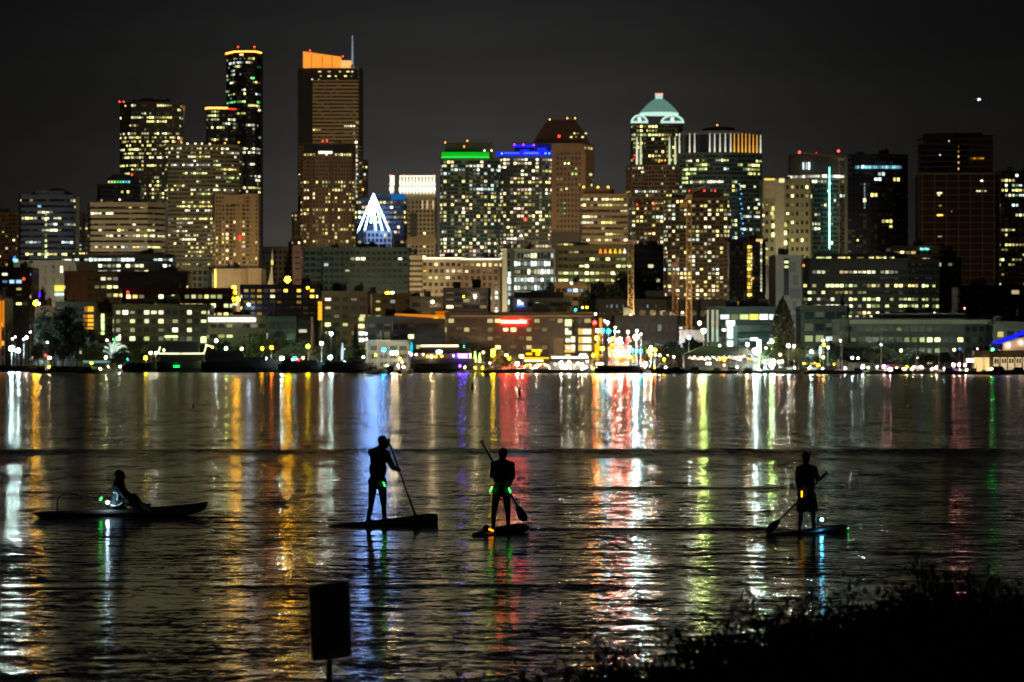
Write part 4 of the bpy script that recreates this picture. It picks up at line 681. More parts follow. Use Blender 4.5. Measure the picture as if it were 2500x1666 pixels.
b = MB(); b.box(XX(1774, 1507), XX(1800, 1507), 1507, 1513, 1, ZZ(794, 1507)); b.build('glass_stair', W('teal'), q.o); bar(q, 'lit_pane', 1763, 1772, 803, 809, KB, 12)
for y in (812, 822, 832, 842): bar(q, 'teal_band', 1800, 1895, y, y + 3, emit('teal_band', (.25, .55, .5), .06), .9)
q = made['long grey low office block stretching behind the marina at right']
block(q, 'roof_house', 2130, 2355, 765, 783, W('grey'), 6, 14); block(q, 'fascia', 2074, 2425, 781, 791, W('grey'), -1.2, 2)
for a in range(2056, 2130, 17): bar(q, 'roof_window', a, a + 6, 771, 774, winmat('white', 'obj'), .5)
for a in (2056, 2080): bar(q, 'lit_ground_pane', a + 70, a + 88, 846, 860, emit('ground_glow', (.55, .85, .65), .22, 'obj'), .8)

# ------------------------------------------------------------------ ground, water
b = MB(); nx, ys = 24, [0, 4, 10, 60, 160, 320, 600, 1000, 1600, 2400, 3600, 6000, 14000]
for j, d in enumerate(ys):
    for i in range(nx + 1):
        px = -3000 + i * (8500 / nx); s0 = max(900, shore(px)); Y = s0 + d
        x = (px - 1250) * s0 / F * (1 + d / 3000)
        z = -2.0 if d == 0 else 1.3 + 0.013 * max(0, min(d, 3000) - 6) - (.4 if d == 4 else .02)
        b.v.append((x, Y, z))
for j in range(len(ys) - 1):
    for i in range(nx):
        a = j * (nx + 1) + i; b.f.append((a, a + 1, a + nx + 2, a + nx + 1)); b.m.append(0)
b.build('city_ground', mat('city_ground', (.05, .05, .045), .95, 0, .4, .02), None, 'structure')

def wmat():
    m = bpy.data.materials.new('lake_water'); m.use_nodes = True; n = m.node_tree.nodes; l = m.node_tree.links
    b = n['Principled BSDF']; b.inputs['Base Color'].default_value = (.003, .005, .005, 1); b.inputs['IOR'].default_value = 1.333
    g = n.new('ShaderNodeNewGeometry')
    def M(op, a, b_=None, c=None):
        q = n.new('ShaderNodeMath'); q.operation = op
        for i, v in enumerate((a, b_, c)):
            if v is None: continue
            if isinstance(v, (int, float)): q.inputs[i].default_value = v
            else: l.new(v, q.inputs[i])
        return q.outputs[0]
    def V(op, a, b_):
        q = n.new('ShaderNodeVectorMath'); q.operation = op
        for i, v in enumerate((a, b_)):
            if isinstance(v, tuple): q.inputs[i].default_value = v
            elif isinstance(v, (int, float)): q.inputs['Scale'].default_value = v
            else: l.new(v, q.inputs[i])
        return q.outputs[0]
    sp = n.new('ShaderNodeSeparateXYZ'); l.new(g.outputs['Position'], sp.inputs[0])
    # wind-ruffled patches of the lake: large soft noise; calmer, finer ripple beyond the boat wake
    far = n.new('ShaderNodeMapRange'); far.interpolation_type = 'SMOOTHSTEP'; l.new(sp.outputs[1], far.inputs[0])
    far.inputs[1].default_value = 120; far.inputs[2].default_value = 172; far.inputs[3].default_value = 1; far.inputs[4].default_value = 0
    patch = n.new('ShaderNodeTexNoise'); patch.inputs['Scale'].default_value = 1; patch.inputs['Detail'].default_value = 2
    l.new(V('MULTIPLY', g.outputs['Position'], (.05, .035, 1)), patch.inputs['Vector'])
    pm = n.new('ShaderNodeMapRange'); l.new(patch.outputs[0], pm.inputs[0]); pm.inputs[1].default_value = .3; pm.inputs[2].default_value = .7; pm.inputs[3].default_value = .65; pm.inputs[4].default_value = 1.2
    acc = None
    for sc, amp, det in (((1.1, 1.0, 1), .05, 2), ((3.4, 2.8, 1), .17, 2), ((8.5, 7.0, 1), .16, 1), ((17, 13, 1), .12, 1)):
        t = n.new('ShaderNodeTexNoise'); t.inputs['Scale'].default_value = 1; t.inputs['Detail'].default_value = det
        l.new(V('MULTIPLY', g.outputs['Position'], sc), t.inputs['Vector'])
        d = V('MULTIPLY', V('SUBTRACT', t.outputs['Color'], (.5, .5, .5)), (amp * .75, amp, 0))
        acc = d if acc is None else V('ADD', acc, d)
    near = V('SCALE', acc, M('MULTIPLY', far.outputs[0], pm.outputs[0]))
    t = n.new('ShaderNodeTexNoise'); t.inputs['Scale'].default_value = 1; t.inputs['Detail'].default_value = 2
    l.new(V('MULTIPLY', g.outputs['Position'], (1.2, 1.0, 1)), t.inputs['Vector'])
    fd = V('SCALE', V('MULTIPLY', V('SUBTRACT', t.outputs['Color'], (.5, .5, .5)), (.05, .10, 0)), M('SUBTRACT', 1.0, far.outputs[0]))
    t2 = n.new('ShaderNodeTexNoise'); t2.inputs['Scale'].default_value = 1; t2.inputs['Detail'].default_value = 2
    l.new(V('MULTIPLY', g.outputs['Position'], (.75, .13, 1)), t2.inputs['Vector'])
    fd = V('ADD', fd, V('SCALE', V('MULTIPLY', V('SUBTRACT', t2.outputs['Color'], (.5, .5, .5)), (.03, .12, 0)), M('SUBTRACT', 1.0, far.outputs[0])))
    nn = V('NORMALIZE', V('ADD', V('ADD', near, fd), g.outputs['Normal']), (0, 0, 0))
    l.new(nn, b.inputs['Normal'])
    l.new(M('ADD', .155, M('MULTIPLY', far.outputs[0], -.005)), b.inputs['Roughness'])
    return m
# lake sheet: a passing boat's wake is a long low ridge right across, smaller ones trail the boards
def wake(x, y):
    z = 0.0
    for y0, amp, wd, k, fn in WAKES:
        d = y - (y0 + k * x); z += amp * math.exp(-(d / wd) ** 2) * fn(x)
    return z
one = lambda x: 1.0
def span(a, c, s=1.5): return lambda x: 1 / (1 + math.exp(-(x - a) / s)) / (1 + math.exp((x - c) / s))
WAKES = [(166, .125, 3.6, .012, one), (88.3, .028, .4, 0, span(-1.2, 6.0, .5)), (92.2, .028, .35, 0, span(-6.5, -3.8, .4)), (95.2, .025, .3, 0, span(-10.5, -6.0, .5)), (118, .035, .6, -.06, span(2, 9)), (66, .03, .5, .1, span(-6, 1))]
import numpy as np
yy = [1.0, 20, 35, 42]; y = 42.0
while y < 185: y += max(.055, .085 * (y / 60) ** 2); yy.append(y)
while y < 420: y += 3.0; yy.append(y)
yy += [480, 560, 700, 900, 1100, 1300, 1500, 1800, 2200]
yy = np.array(yy); nx = 190; uu = np.linspace(-1, 1, nx + 1); uu = .55 * uu + .45 * uu ** 5
X_ = np.outer(yy * .30 + 8, uu); Y_ = np.repeat(yy[:, None], nx + 1, 1)
rw = np.random.RandomState(4); Z_ = np.zeros_like(X_)
dyr = np.gradient(yy)[:, None]
for i in range(90):      # wind ripples: a spectrum of small waves, each fading where the sheet is too coarse for it
    lam = .34 * (2.2 / .34) ** rw.rand(); th = rw.randn() * .75 + .25; kk = 2 * np.pi / lam
    a_ = .0021 * (1.0 if lam < 1.4 else .75) / kk
    keep = np.clip((lam - 2.2 * dyr) / (1.2 * dyr), 0, 1)
    Z_ += keep * a_ * np.sin(kk * (X_ * np.sin(th) + Y_ * np.cos(th)) + rw.rand() * 6.28)
pt = np.zeros_like(X_)
for i in range(14): lx, ly = 2 * np.pi / rw.uniform(5, 26), 2 * np.pi / rw.uniform(9, 40); pt += np.sin(X_ * lx * rw.choice((-1, 1)) + Y_ * ly + rw.rand() * 6.28)
Z_ *= np.clip(1 + .13 * pt, .45, 1.6) * np.clip((172 - Y_) / 55, .12, 1) * (Y_ > 41) * (Y_ < 176)
Z_ += np.vectorize(lambda x, y: wake(x, y) if 44 < y < 300 else 0.0)(X_, Y_)
b = MB(); b.v = np.stack([X_, Y_, Z_], -1).reshape(-1, 3).tolist(); n_ = nx + 1
b.f = [(j * n_ + i, j * n_ + i + 1, j * n_ + n_ + i + 1, j * n_ + n_ + i) for j in range(len(yy) - 1) for i in range(nx)]; b.m = [0] * len(b.f)
print('water verts', len(b.v))
b.build('lake_water', wmat(), None, 'structure', True)

# ------------------------------------------------------------------ things along the far shore
MARKS = [(30, 'the twin white floodlights'), (170, 'the big dark trees'), (275, 'the white lit tree'), (440, 'the moored boat outlined in lights'), (566, 'the bright strip light'), (640, 'the green lit glass block'), (720, 'the dark breakwater'), (800, 'the orange corner sign'), (868, 'the tall fir tree'),
         (950, 'the pale open garage'), (1060, 'the purple lit restaurant boat'), (1190, 'the red-sign office'), (1310, 'the round warm pavilion'), (1395, 'the dark terrace roof'), (1450, 'the orange corner post'), (1490, 'the turquoise traffic lights'), (1545, 'the crane mast floodlight'), (1620, 'the site office'), (1765, 'the dark hip roof'),
         (1845, 'the tall white light'), (1915, 'the poplar tree'), (1990, 'the white motorboats'), (2060, 'the dark mooring shed'), (2140, 'the low boat sheds'), (2235, 'the marina kiosk'), (2330, 'the marina lamps'), (2450, 'the blue-edged gable hall')]
USED = {}
def where(px):
    m = min(MARKS, key=lambda k: abs(k[0] - px)); d = px - m[0]
    return ('in front of ' if abs(d) < 9 else 'left of ' if d < 0 else 'right of ') + m[1]
def lab(px, py, c):
    """a lamp is told apart by its colour, the landmark beside it and the lamp next to it"""
    o = min((l for l in LAMPS if (l[0], l[1]) != (px, py)), key=lambda l: (l[0] - px) ** 2 + (l[1] - py) ** 2)
    dx, dy = px - o[0], py - o[1]; d = ('just right of' if dx > 0 else 'just left of') if abs(dx) > abs(dy) else ('just below' if dy > 0 else 'just above')
    s = '%s lamp %s, %s %s lamp' % (CN.get(c, c), where(px), d, CN.get(o[2], o[2]))
    sz = [l for l in LAMPS if (l[0], l[1]) == (px, py)][0]; s = ('large ' if sz[4] > 3.3 else 'small ' if sz[4] < 2.3 else '') + s
    USED[s] = USED.get(s, 0) + 1
    if len(s.split()) > 15: s = s[:s.index(',')]; USED[s] = USED.get(s, 0) + 1
    return s if USED[s] == 1 else s.replace('lamp ', 'lamp (%s one) ' % ('higher' if py < 860 else 'lower'), 1)
HOTC = dict(white=(1, .95, .8), cool=(.72, 1, .92), cyan=(.002, .62, 1), amber=(1, .46, .0025), orange=(1, .17, .0015), red=(1, .003, .003), yellow=(1, .62, .004), purple=(.10, .010, 1), green=(.01, 1, .12), lime=(.62, 1, .2), warm=(1, .72, .35), ice=(.6, .8, 1), pink=(1, .35, .3), blue=(.02, .08, 1))
COLOURED = ('amber', 'orange', 'red', 'yellow', 'cyan', 'blue', 'purple', 'green')
def hot(c, s):
    key = s >= 24
    if key: s = min(150, 52 * s ** .5) if c in COLOURED else 68 * s ** .5
    elif s >= 10: s = s * 1.3
    return emit('%s_%s_%d' % ('lamp_glow' if key else 'small_glow', c, int(s)), HOTC[c], s, sample='AUTO' if key else 'NONE')
CN = dict(ice='blue-white', cool='cool white', warm='warm white')
def pole_lamp(px, py, c, s, r=2.0, Y=None, foot=None, name='pole_lamp', label=None, arm=0):
    Y = Y or shore(px) + 14 + (px * 7 % 11)
    p = P(px, py, Y); gz = (ZZ(foot, Y) if foot else min(ground_z(px, Y), p.z - .6)); rr = .95 * r * (1.45 if c in COLOURED and s >= 24 else 1) * Y / F
    t = root(name, (p.x, Y, gz), label or lab(px, py, c), 'lamp', None)
    b = MB(); b.tube([(p.x, Y + rr * .6 + .1, gz), (p.x, Y + rr * .6 + .1, p.z + rr * .4)], [.09, .06], 5); b.build('pole', STEEL, t)
    b = MB(); b.tube([(p.x, Y + .1, p.z + rr * .95), (p.x, Y + .1, p.z + rr * 1.3)], [rr * 1.1, rr * .3], 8); b.build('lamp_hood', STEEL, t)
    child('lamp_globe', ball(hot(c, s)), t, Matrix.Translation(p) @ Matrix.Diagonal((rr, rr, rr, 1)))
    return t
LAMPS = [  # photo column, row, colour, radiance, radius in photo px
 (28, 851, 'cool', 330, 5), (45, 856, 'cool', 170, 4), (87, 740, 'amber', 90, 4), (95, 742, 'warm', 30, 2), (65, 824, 'white', 25, 2), (58, 829, 'white', 16, 1.8), (74, 811, 'white', 16, 1.8), (30, 828, 'white', 14, 1.6), (37, 823, 'white', 14, 1.6), (116, 836, 'white', 20, 2), (80, 873, 'pink', 16, 2), (121, 874, 'warm', 24, 2.4), (111, 868, 'red', 12, 2),
 (261, 831, 'white', 20, 2.2), (292, 821, 'white', 20, 2.2), (277, 829, 'green', 16, 1.7), (258, 873, 'warm', 30, 2.6), (223, 885, 'amber', 30, 2.4), (368, 862, 'white', 30, 2), (381, 862, 'white', 30, 2), (356, 874, 'yellow', 40, 2.6), (311, 877, 'cyan', 14, 2), (185, 897, 'warm', 24, 1.8),
 (528, 832, 'cool', 28, 2.4), (552, 851, 'lime', 30, 2.6), (590, 852, 'lime', 22, 3), (640, 851, 'amber', 24, 2), (663, 849, 'orange', 30, 2.6), (688, 875, 'cool', 120, 4), (714, 879, 'cool', 16, 2), (720, 875, 'cyan', 26, 2.2), (728, 880, 'red', 26, 2.2), (752, 846, 'yellow', 30, 2.8), (785, 839, 'white', 40, 3.2), (808, 815, 'cool', 40, 3), (807, 873, 'cool', 60, 3.6), (841, 884, 'white', 16, 2),
 (887, 872, 'white', 20, 2), (937, 854, 'cyan', 34, 2.6), (957, 862, 'warm', 90, 3.2), (968, 862, 'warm', 80, 3.4), (917, 867, 'yellow', 22, 2.2), (893, 815, 'cool', 22, 2.4), (895, 829, 'white', 22, 2.2),
 (1133, 850, 'cyan', 40, 2.6), (1204, 858, 'yellow', 70, 3.4), (1203, 866, 'amber', 70, 3), (1196, 887, 'white', 10, 1.8), (1236, 868, 'warm', 50, 3), (1263, 889, 'warm', 80, 3.8), (1275, 871, 'warm', 40, 2.2), (1243, 875, 'yellow', 20, 3.5),
 (1452, 788, 'red', 70, 3), (1454, 767, 'white', 20, 2.2), (1459, 807, 'warm', 60, 3.2), (1471, 808, 'cyan', 70, 3), (1486, 809, 'cyan', 90, 3.2), (1476, 783, 'cool', 10, 1.8), (1483, 788, 'white', 24, 2.4), (1502, 800, 'warm', 20, 2.2), (1501, 810, 'white', 24, 2), (1510, 810, 'white', 20, 2), (1533, 811, 'warm', 40, 2.6), (1555, 808, 'white', 24, 2.2), (1565, 816, 'white', 16, 2), (1490, 830, 'pink', 80, 3.4), (1501, 831, 'red', 90, 2.8), (1514, 829, 'pink', 120, 4), (1534, 830, 'red', 120, 4), (1496, 827, 'amber', 40, 2), (1457, 826, 'amber', 60, 3), (1449, 868, 'amber', 60, 2.4), (1470, 852, 'amber', 70, 3), (1506, 874, 'orange', 60, 2.4), (1526, 868, 'red', 50, 2.2),
 (1553, 824, 'cool', 200, 6), (1545, 857, 'cyan', 40, 2.4), (1564, 858, 'cyan', 30, 2.2), (1554, 856, 'white', 20, 1.6), (1590, 851, 'cool', 150, 4.4), (1599, 855, 'orange', 60, 2.6), (1584, 858, 'orange', 40, 2.6), (1588, 866, 'yellow', 30, 2.4), (1600, 867, 'white', 22, 2), (1611, 868, 'white', 26, 1.8), (1575, 889, 'white', 170, 5), (1621, 878, 'amber', 26, 1.8), (1631, 867, 'white', 18, 1.6), (1645, 872, 'white', 20, 1.8), (1718, 808, 'lime', 60, 5), (1708, 789, 'warm', 30, 3.4), (1682, 824, 'cool', 40, 3), (1825, 841, 'warm', 30, 3), (1757, 844, 'white', 20, 2),
 (1845, 857, 'cool', 230, 6), (1871, 847, 'pink', 10, 1.4), (1884, 834, 'lime', 70, 4), (1876, 838, 'white', 14, 1.6), (1870, 850, 'white', 18, 2), (1925, 844, 'white', 40, 3), (1939, 846, 'warm', 24, 2.2), (1868, 884, 'cool', 90, 3.6), (1888, 883, 'cool', 120, 4), (1880, 890, 'cool', 40, 2.4), (1889, 890, 'white', 40, 2.4), (1902, 884, 'pink', 30, 2.4), (1909, 883, 'white', 24, 2), (1962, 888, 'amber', 14, 1.8), (1998, 892, 'orange', 26, 2), (1990, 887, 'orange', 12, 1.8), (1981, 859, 'cool', 40, 3), (2010, 832, 'cool', 20, 2.4), (2011, 842, 'amber', 24, 2), (2020, 831, 'cool', 12, 1.6), (2052, 832, 'white', 16, 2), (2022, 849, 'cool', 18, 2.4),
 (2081, 874, 'cool', 30, 2.2), (2095, 875, 'white', 20, 2), (2092, 888, 'cool', 30, 2.2), (2099, 891, 'cool', 40, 2.4), (2107, 895, 'cool', 40, 2.4), (2037, 890, 'yellow', 10, 1.8), (2151, 842, 'cool', 16, 1.8), (2158, 896, 'pink', 40, 2.6), (2166, 895, 'purple', 12, 1.8), (2173, 902, 'pink', 50, 2.8), (2212, 901, 'white', 30, 2.2), (2226, 902, 'warm', 20, 2), (2286, 898, 'pink', 40, 2.8), (2328, 891, 'pink', 40, 2.6), (2328, 897, 'purple', 20, 1.8), (2342, 890, 'pink', 40, 2.4), (2356, 891, 'pink', 40, 2.6), (2343, 852, 'blue', 8, 1.6), (2423, 853, 'green', 26, 1.8), (2386, 852, 'white', 10, 1.6), (2484, 905, 'warm', 10, 1.6), (2433, 901, 'warm', 30, 2), (2376, 890, 'white', 14, 1.6), (2240, 874, 'white', 8, 1.2),
]
QUAY = dict(lime=(245, 264, 330, 370, 397, 410, 452, 491, 517, 536, 842, 1719, 1978, 1992, 2031, 2120, 2276), amber=(8, 220, 579, 776, 1448), yellow=(120, 170, 741, 762, 1088, 1160, 1178, 1457, 2214), white=(293, 612, 625, 984, 1012, 1030, 1135, 1287, 1310, 1371, 1385, 1392, 1421, 1431, 1553, 1660, 1785, 1845, 1856, 1918, 1940, 2045, 2064, 2104, 2160, 2342), cyan=(690, 806, 1073, 1470), cool=(1312, 1483, 1868, 1886, 2008, 2142, 2190, 2250, 2305), red=(1230, 1243, 1256, 1274, 1501, 1515, 1531), purple=(1123,), orange=(1498, 1598, 1517), warm=(945, 972, 1050, 1100, 1682, 1800, 2090, 2230, 2360, 640, 1575, 1625, 1752, 2420, 2468))
for c, xs in QUAY.items():
    for px in xs: LAMPS.append((px, 897 + px * 13 % 9 - 4 + (px > 1400) * 3, c, {'white': 46, 'red': 60, 'cyan': 50, 'cool': 44}.get(c, 36), 1.15 + (px in (1310, 1385, 1845, 579, 1553)) * .9))
UL = {28: 'largest and brightest of the twin white floodlights at far left', 45: 'smaller white floodlight of the pair at far left', 87: 'glowing amber street lamp up the street above the twin floodlights', 1553: 'dazzling white floodlight at the foot of the nearest crane mast', 1471: 'left one of the two turquoise traffic lights', 1486: 'right one of the two turquoise traffic lights', 1452: 'red traffic light beside the orange corner post', 1845: 'bulbous bright white light at the foot of the tall white column', 1575: 'large white lamp low on the quay by the yellow sails', 1590: 'large white globe lamp right of the crane mast floodlight'}
for px, py, c, s, r in LAMPS: pole_lamp(px, py, c, s, r, Y=(shore(px) + 70 if py < 800 else shore(px) + 2.5 if py > 891 else None), label=UL.get(px) if py < 891 else None)
pole_lamp(702, 683, 'amber', 190, 5.0, 1916, 700, 'sodium_lamp', 'biggest amber sodium lamp on the roof of the dark orange-windowed apartments')
for px, py, c, s, r, Y, lb in ((571, 703, 'amber', 40, 3, 2035, 'upper amber lamp of the pair left of the church'), (571, 714, 'amber', 70, 4, 2030, 'lower amber lamp of the pair left of the church'), (580, 731, 'amber', 90, 3.4, 2025, 'round amber lamp below the pair left of the church'), (607, 744, 'ice', 30, 2.4, 1890, 'blue-white lamp left of the orange window stack'), (577, 743, 'white', 14, 2, 2025, 'faint white lamp below the round amber lamp'),
                             (946, 718, 'amber', 40, 3.6, 1850, 'left amber lamp under the wide grey-green office block'), (958, 716, 'warm', 40, 2.6, 1850, 'right amber lamp under the wide grey-green office block'), (916, 717, 'white', 26, 2.6, 1850, 'white lamp under the wide grey-green office block'), (904, 715, 'lime', 14, 2, 1850, 'faint lime lamp under the wide grey-green office block'), (1056, 737, 'warm', 30, 2.6, 1770, 'white lamp below the tan lit-cornice block'), (1160, 724, 'warm', 30, 2.4, 1775, 'warm lamp on the navy apartment roof'), (1132, 724, 'yellow', 10, 1.8, 1775, 'faint yellow lamp on the navy apartment roof'), (751, 703, 'yellow', 20, 3, 1890, 'yellow sign light above the dark orange-windowed apartments'), (1405, 757, 'cyan', 16, 2, 1640, 'small cyan light right of the cream emblem block'), (1433, 751, 'amber', 16, 2.4, 1660, 'small amber light right of the cream emblem block'), (1424, 752, 'lime', 18, 3.6, 1660, 'lime flood lamp right of the cream emblem block'), (1395, 692, 'white', 14, 2.4, 2240, 'white lamp on the orange lit low block'), (1782, 739, 'cool', 10, 1.6, 1720, 'faint lamp on the roof of the grey warehouse'), (2355, 753, 'pink', 8, 1.8, 2140, 'faint white lamp on the black block at right')):
    pole_lamp(px, py, c, s, r, Y, py + 14, 'rooftop_lamp', lb)

# added lamps between the rows of buildings, put in to brighten the fronts behind
def added_front_lamp(px, Y, z, kw, col, lb):
    x = XX(px, Y); gz = ground_z(px, Y); t = root('pole_lamp', (x, Y, gz), lb, 'lamp', 'added lamps between the rows of buildings')
    b = MB(); b.tube([(x, Y + .5, gz), (x, Y + .5, gz + z + .2)], [.16, .1], 6); b.build('pole', STEEL, t)
    b = MB(); b.tube([(x, Y, gz + z + .5), (x, Y, gz + z + .8)], [.7, .2], 8); b.build('lamp_hood', STEEL, t)
    child('lamp_globe', ball(hot('warm', 9)), t, Matrix.Translation((x, Y, gz + z)) @ Matrix.Diagonal((.4, .4, .4, 1)))
    l = bpy.data.lights.new('added_front_light', 'SPOT'); l.spot_size = R(150); l.spot_blend = .6; l.energy = kw * 2300; l.color = col; l.shadow_soft_size = .42
    o = bpy.data.objects.new('added_front_light', l); COL.objects.link(o); o.parent = t; o.location = (0, 0, z); o.rotation_euler = (R(101), 0, 0)
WRM, ORA, GRNW, WHT = (1, .83, .50), (1, .66, .32), (.85, 1, .70), (.95, .95, .85)
for px, Y, z, kw, col, lb in ((340, 3960, 14, 1500, WRM, 'added lamp before the broad dark yellow-windowed tower'), (480, 3650, 12, 1500, WRM, 'added lamp before the olive banded tower'), (576, 3330, 10, 1300, (1, .68, .26), 'added lamp lighting the foot of the tan hotel tower'), (800, 3950, 14, 3600, WRM, 'added lamp before the striped skyscraper'), (790, 3420, 12, 450, ORA, 'added lamp before the brown ribbed apartment tower'),
    (1010, 3600, 12, 1300, WRM, 'added lamp before the colonnade-crowned tower'), (1140, 3330, 10, 500, WRM, 'added lamp before the green-banded tower'), (1290, 3430, 10, 500, WRM, 'added lamp before the blue-crowned tower'), (1390, 3850, 12, 1100, ORA, 'added lamp before the pyramid-roofed tower'), (1478, 3500, 10, 1300, ORA, 'added lamp before the wide-banded tan block'), (1605, 3960, 12, 1900, ORA, 'added lamp before the green-domed skyscraper'), (1740, 3650, 12, 800, WHT, 'added lamp before the rounded fin tower'),
    (1700, 2820, 10, 600, ORA, 'added lamp before the crowded apartment tower'), (1590, 3020, 10, 700, ORA, 'added lamp before the ribbed tower with the bright row'), (1900, 3180, 10, 1700, WRM, 'added lamp before the pale lit tower'), (2340, 2780, 10, 300, ORA, 'added lamp before the concrete tower under construction'), (2020, 3330, 10, 600, GRNW, 'added lamp before the cyan-line tower'),
    (110, 3080, 10, 1000, WHT, 'added lamp before the arched-roof office block'), (300, 2880, 10, 1200, WRM, 'added lamp before the cream banded block'), (110, 2450, 8, 300, WHT, 'added lamp before the pale ribbed hall'), (580, 2360, 8, 420, ORA, 'added lamp before the tan warehouses'), (470, 2400, 8, 200, WHT, 'added lamp before the dark grid block'), (210, 2080, 8, 140, ORA, 'added lamp before the brown brick block'), (870, 2380, 10, 420, GRNW, 'added lamp before the wide grey-green block'), (1020, 2230, 8, 260, ORA, 'added lamp before the striped parking garage'), (1080, 2230, 8, 260, WRM, 'added lamp before the lit-cornice blocks'), (1180, 2220, 8, 140, ORA, 'added lamp before the warm-topped brown block'), (1290, 2210, 8, 220, GRNW, 'added lamp before the cyan-white glass block'), (1440, 2330, 8, 330, WRM, 'added lamp before the two-row tan office block'),
    (1400, 2190, 8, 160, ORA, 'added lamp before the orange lit low block'), (1925, 1760, 8, 200, WHT, 'added lamp before the white-grey corner block'), (2140, 1780, 8, 90, GRNW, 'added lamp before the many-windowed dark block'), (2250, 2250, 8, 60, ORA, 'added lamp before the cyan-sign brown block'), (840, 1630, 7, 55, ORA, 'added lamp before the scattered-window tan apartments'), (950, 1740, 7, 80, ORA, 'added lamp before the dim olive block'), (400, 1690, 7, 34, GRNW, 'added lamp before the separate-window office block'), (590, 1670, 7, 20, GRNW, 'added lamp before the strip-lit office block'), (690, 1660, 7, 26, (.6, 1, .6), 'added lamp before the green lit glass block'), (1000, 1565, 6, 26, WHT, 'added lamp before the pale open garage'), (1180, 1530, 6, 32, ORA, 'added lamp before the red-sign office'), (1320, 1520, 6, 40, WRM, 'added lamp before the lit east end of the red-sign office'), (1320, 1610, 8, 60, WRM, 'added lamp before the cream emblem block'),
    (1540, 1600, 18.5, 44, WRM, 'added lamp before the brightest crane mast'), (1666, 1636, 19, 150, ORA, 'added lamp before the two dim crane masts'), (1580, 1510, 6, 22, (.9, .95, 1), 'added lamp before the pale site office'), (1650, 1650, 7, 40, (.85, .9, 1), 'added lamp before the grey warehouse'), (1840, 1470, 6, 34, (.6, 1, .9), 'added lamp before the teal banded block'), (2200, 1372, 6, 40, GRNW, 'added lamp before the long grey low block'), (2330, 1368, 6, 30, GRNW, 'added lamp before the right half of the long grey block'), (2470, 1362, 6, 14, WHT, 'added lamp before the small grey block'), (1905, 1400, 5, 12, ORA, 'added lamp beside the poplar tree'), (2010, 1392, 4, 10, (.5, 1, .3), 'added lamp in the green lit trees'), (740, 1622, 4, 20, GRNW, 'added lamp among the pale lit trees')):
    added_front_lamp(px, Y, z, kw, col, lb)

# tower cranes
LAT = mat('crane_lattice', (.62, .40, .17), .6); LATD = mat('crane_lattice_dark', (.45, .28, .16), .7)
def crane(px, ptop, pbot, Y, w, lb, m, jib=None):
    p = P(px, pbot, Y); t = root('tower_crane', (p.x, Y, min(p.z, ground_z(px, Y))), lb, 'crane', 'tower cranes among the towers'); h = w / 2; z0 = t.location.z; z1 = ZZ(ptop, Y)
    b = MB()
    for sx_ in (-h, h):
        for sy in (-h, h): b.box(p.x + sx_ - .16, p.x + sx_ + .16, Y + sy - .16, Y + sy + .16, z0, z1)
    b.build('mast', m, t)
    b = MB(); z = z0; k = 0
    while z < z1 - w:
        for sy in (-h, h):
            a, c = (-h, h) if k % 2 else (h, -h); b.tube([(p.x + a, Y + sy, z), (p.x + c, Y + sy, z + w)], .11, 4); b.tube([(p.x - h, Y + sy, z), (p.x + h, Y + sy, z)], .10, 4)
        z += w; k += 1
    b.build('lattice', m, t, 'stuff')
    b = MB(); b.box(p.x - h * 1.3, p.x + h * 1.3, Y - h * 1.3, Y + h * 1.3, z1 + .02, z1 + 1.6); b.build('slewing_ring', m, t)
    b = MB(); b.box(p.x + h * .3, p.x + h * 1.7, Y - h * 1.9, Y - h * .4, z1 + 1.65, z1 + 4.0); b.build('cab', STEEL, t)
    if jib:
        b = MB(); e = P(jib[0], jib[1], Y); a = Vector((p.x, Y, z1 + 2)); d = e - a; n_ = max(4, int(d.length / 2.5)); up = Vector((0, 0, 1.6))
        b.tube([a, e], .16, 4); b.tube([a + up, e], .14, 4)
        for i in range(n_): b.tube([a + d * (i / n_) + up * (1 - i / n_), a + d * ((i + .5) / n_)], .08, 4)
        b.build('jib', m, t)
        if len(jib) > 2:
            b = MB(); e2 = P(jib[2], jib[3], Y); b.tube([a, e2], .3, 5); b.box(e2.x - 1.2, e2.x + 1.2, Y - 1, Y + 1, e2.z - 2, e2.z); b.build('counter_jib', m, t)
    return t
c1 = crane(1540, 597, 832, 1610, 1.95, 'brightest tower crane mast rising from the white floodlight', LAT)
crane(1648, 652, 806, 1690, 1.9, 'shorter dim tower crane mast between two taller ones', LATD)
c3 = crane(1682, 486, 806, 1680, 1.9, 'tallest tower crane mast with a tilted jib before the crowded apartment tower', LAT, (1722, 455, 1668, 494))
c4 = crane(2057, 392, 436, 3545, 5.5, 'far rooftop crane with red jib lights above the white crown row', LATD, (1944, 372, 2072, 380))
for x, y in ((1952, 372), (2047, 369)): beacon(c4, x, y, 3540, 'red', 14, 3.2)
beacon(c4, 1993, 374, 3540, 'red', 2, 1.7)

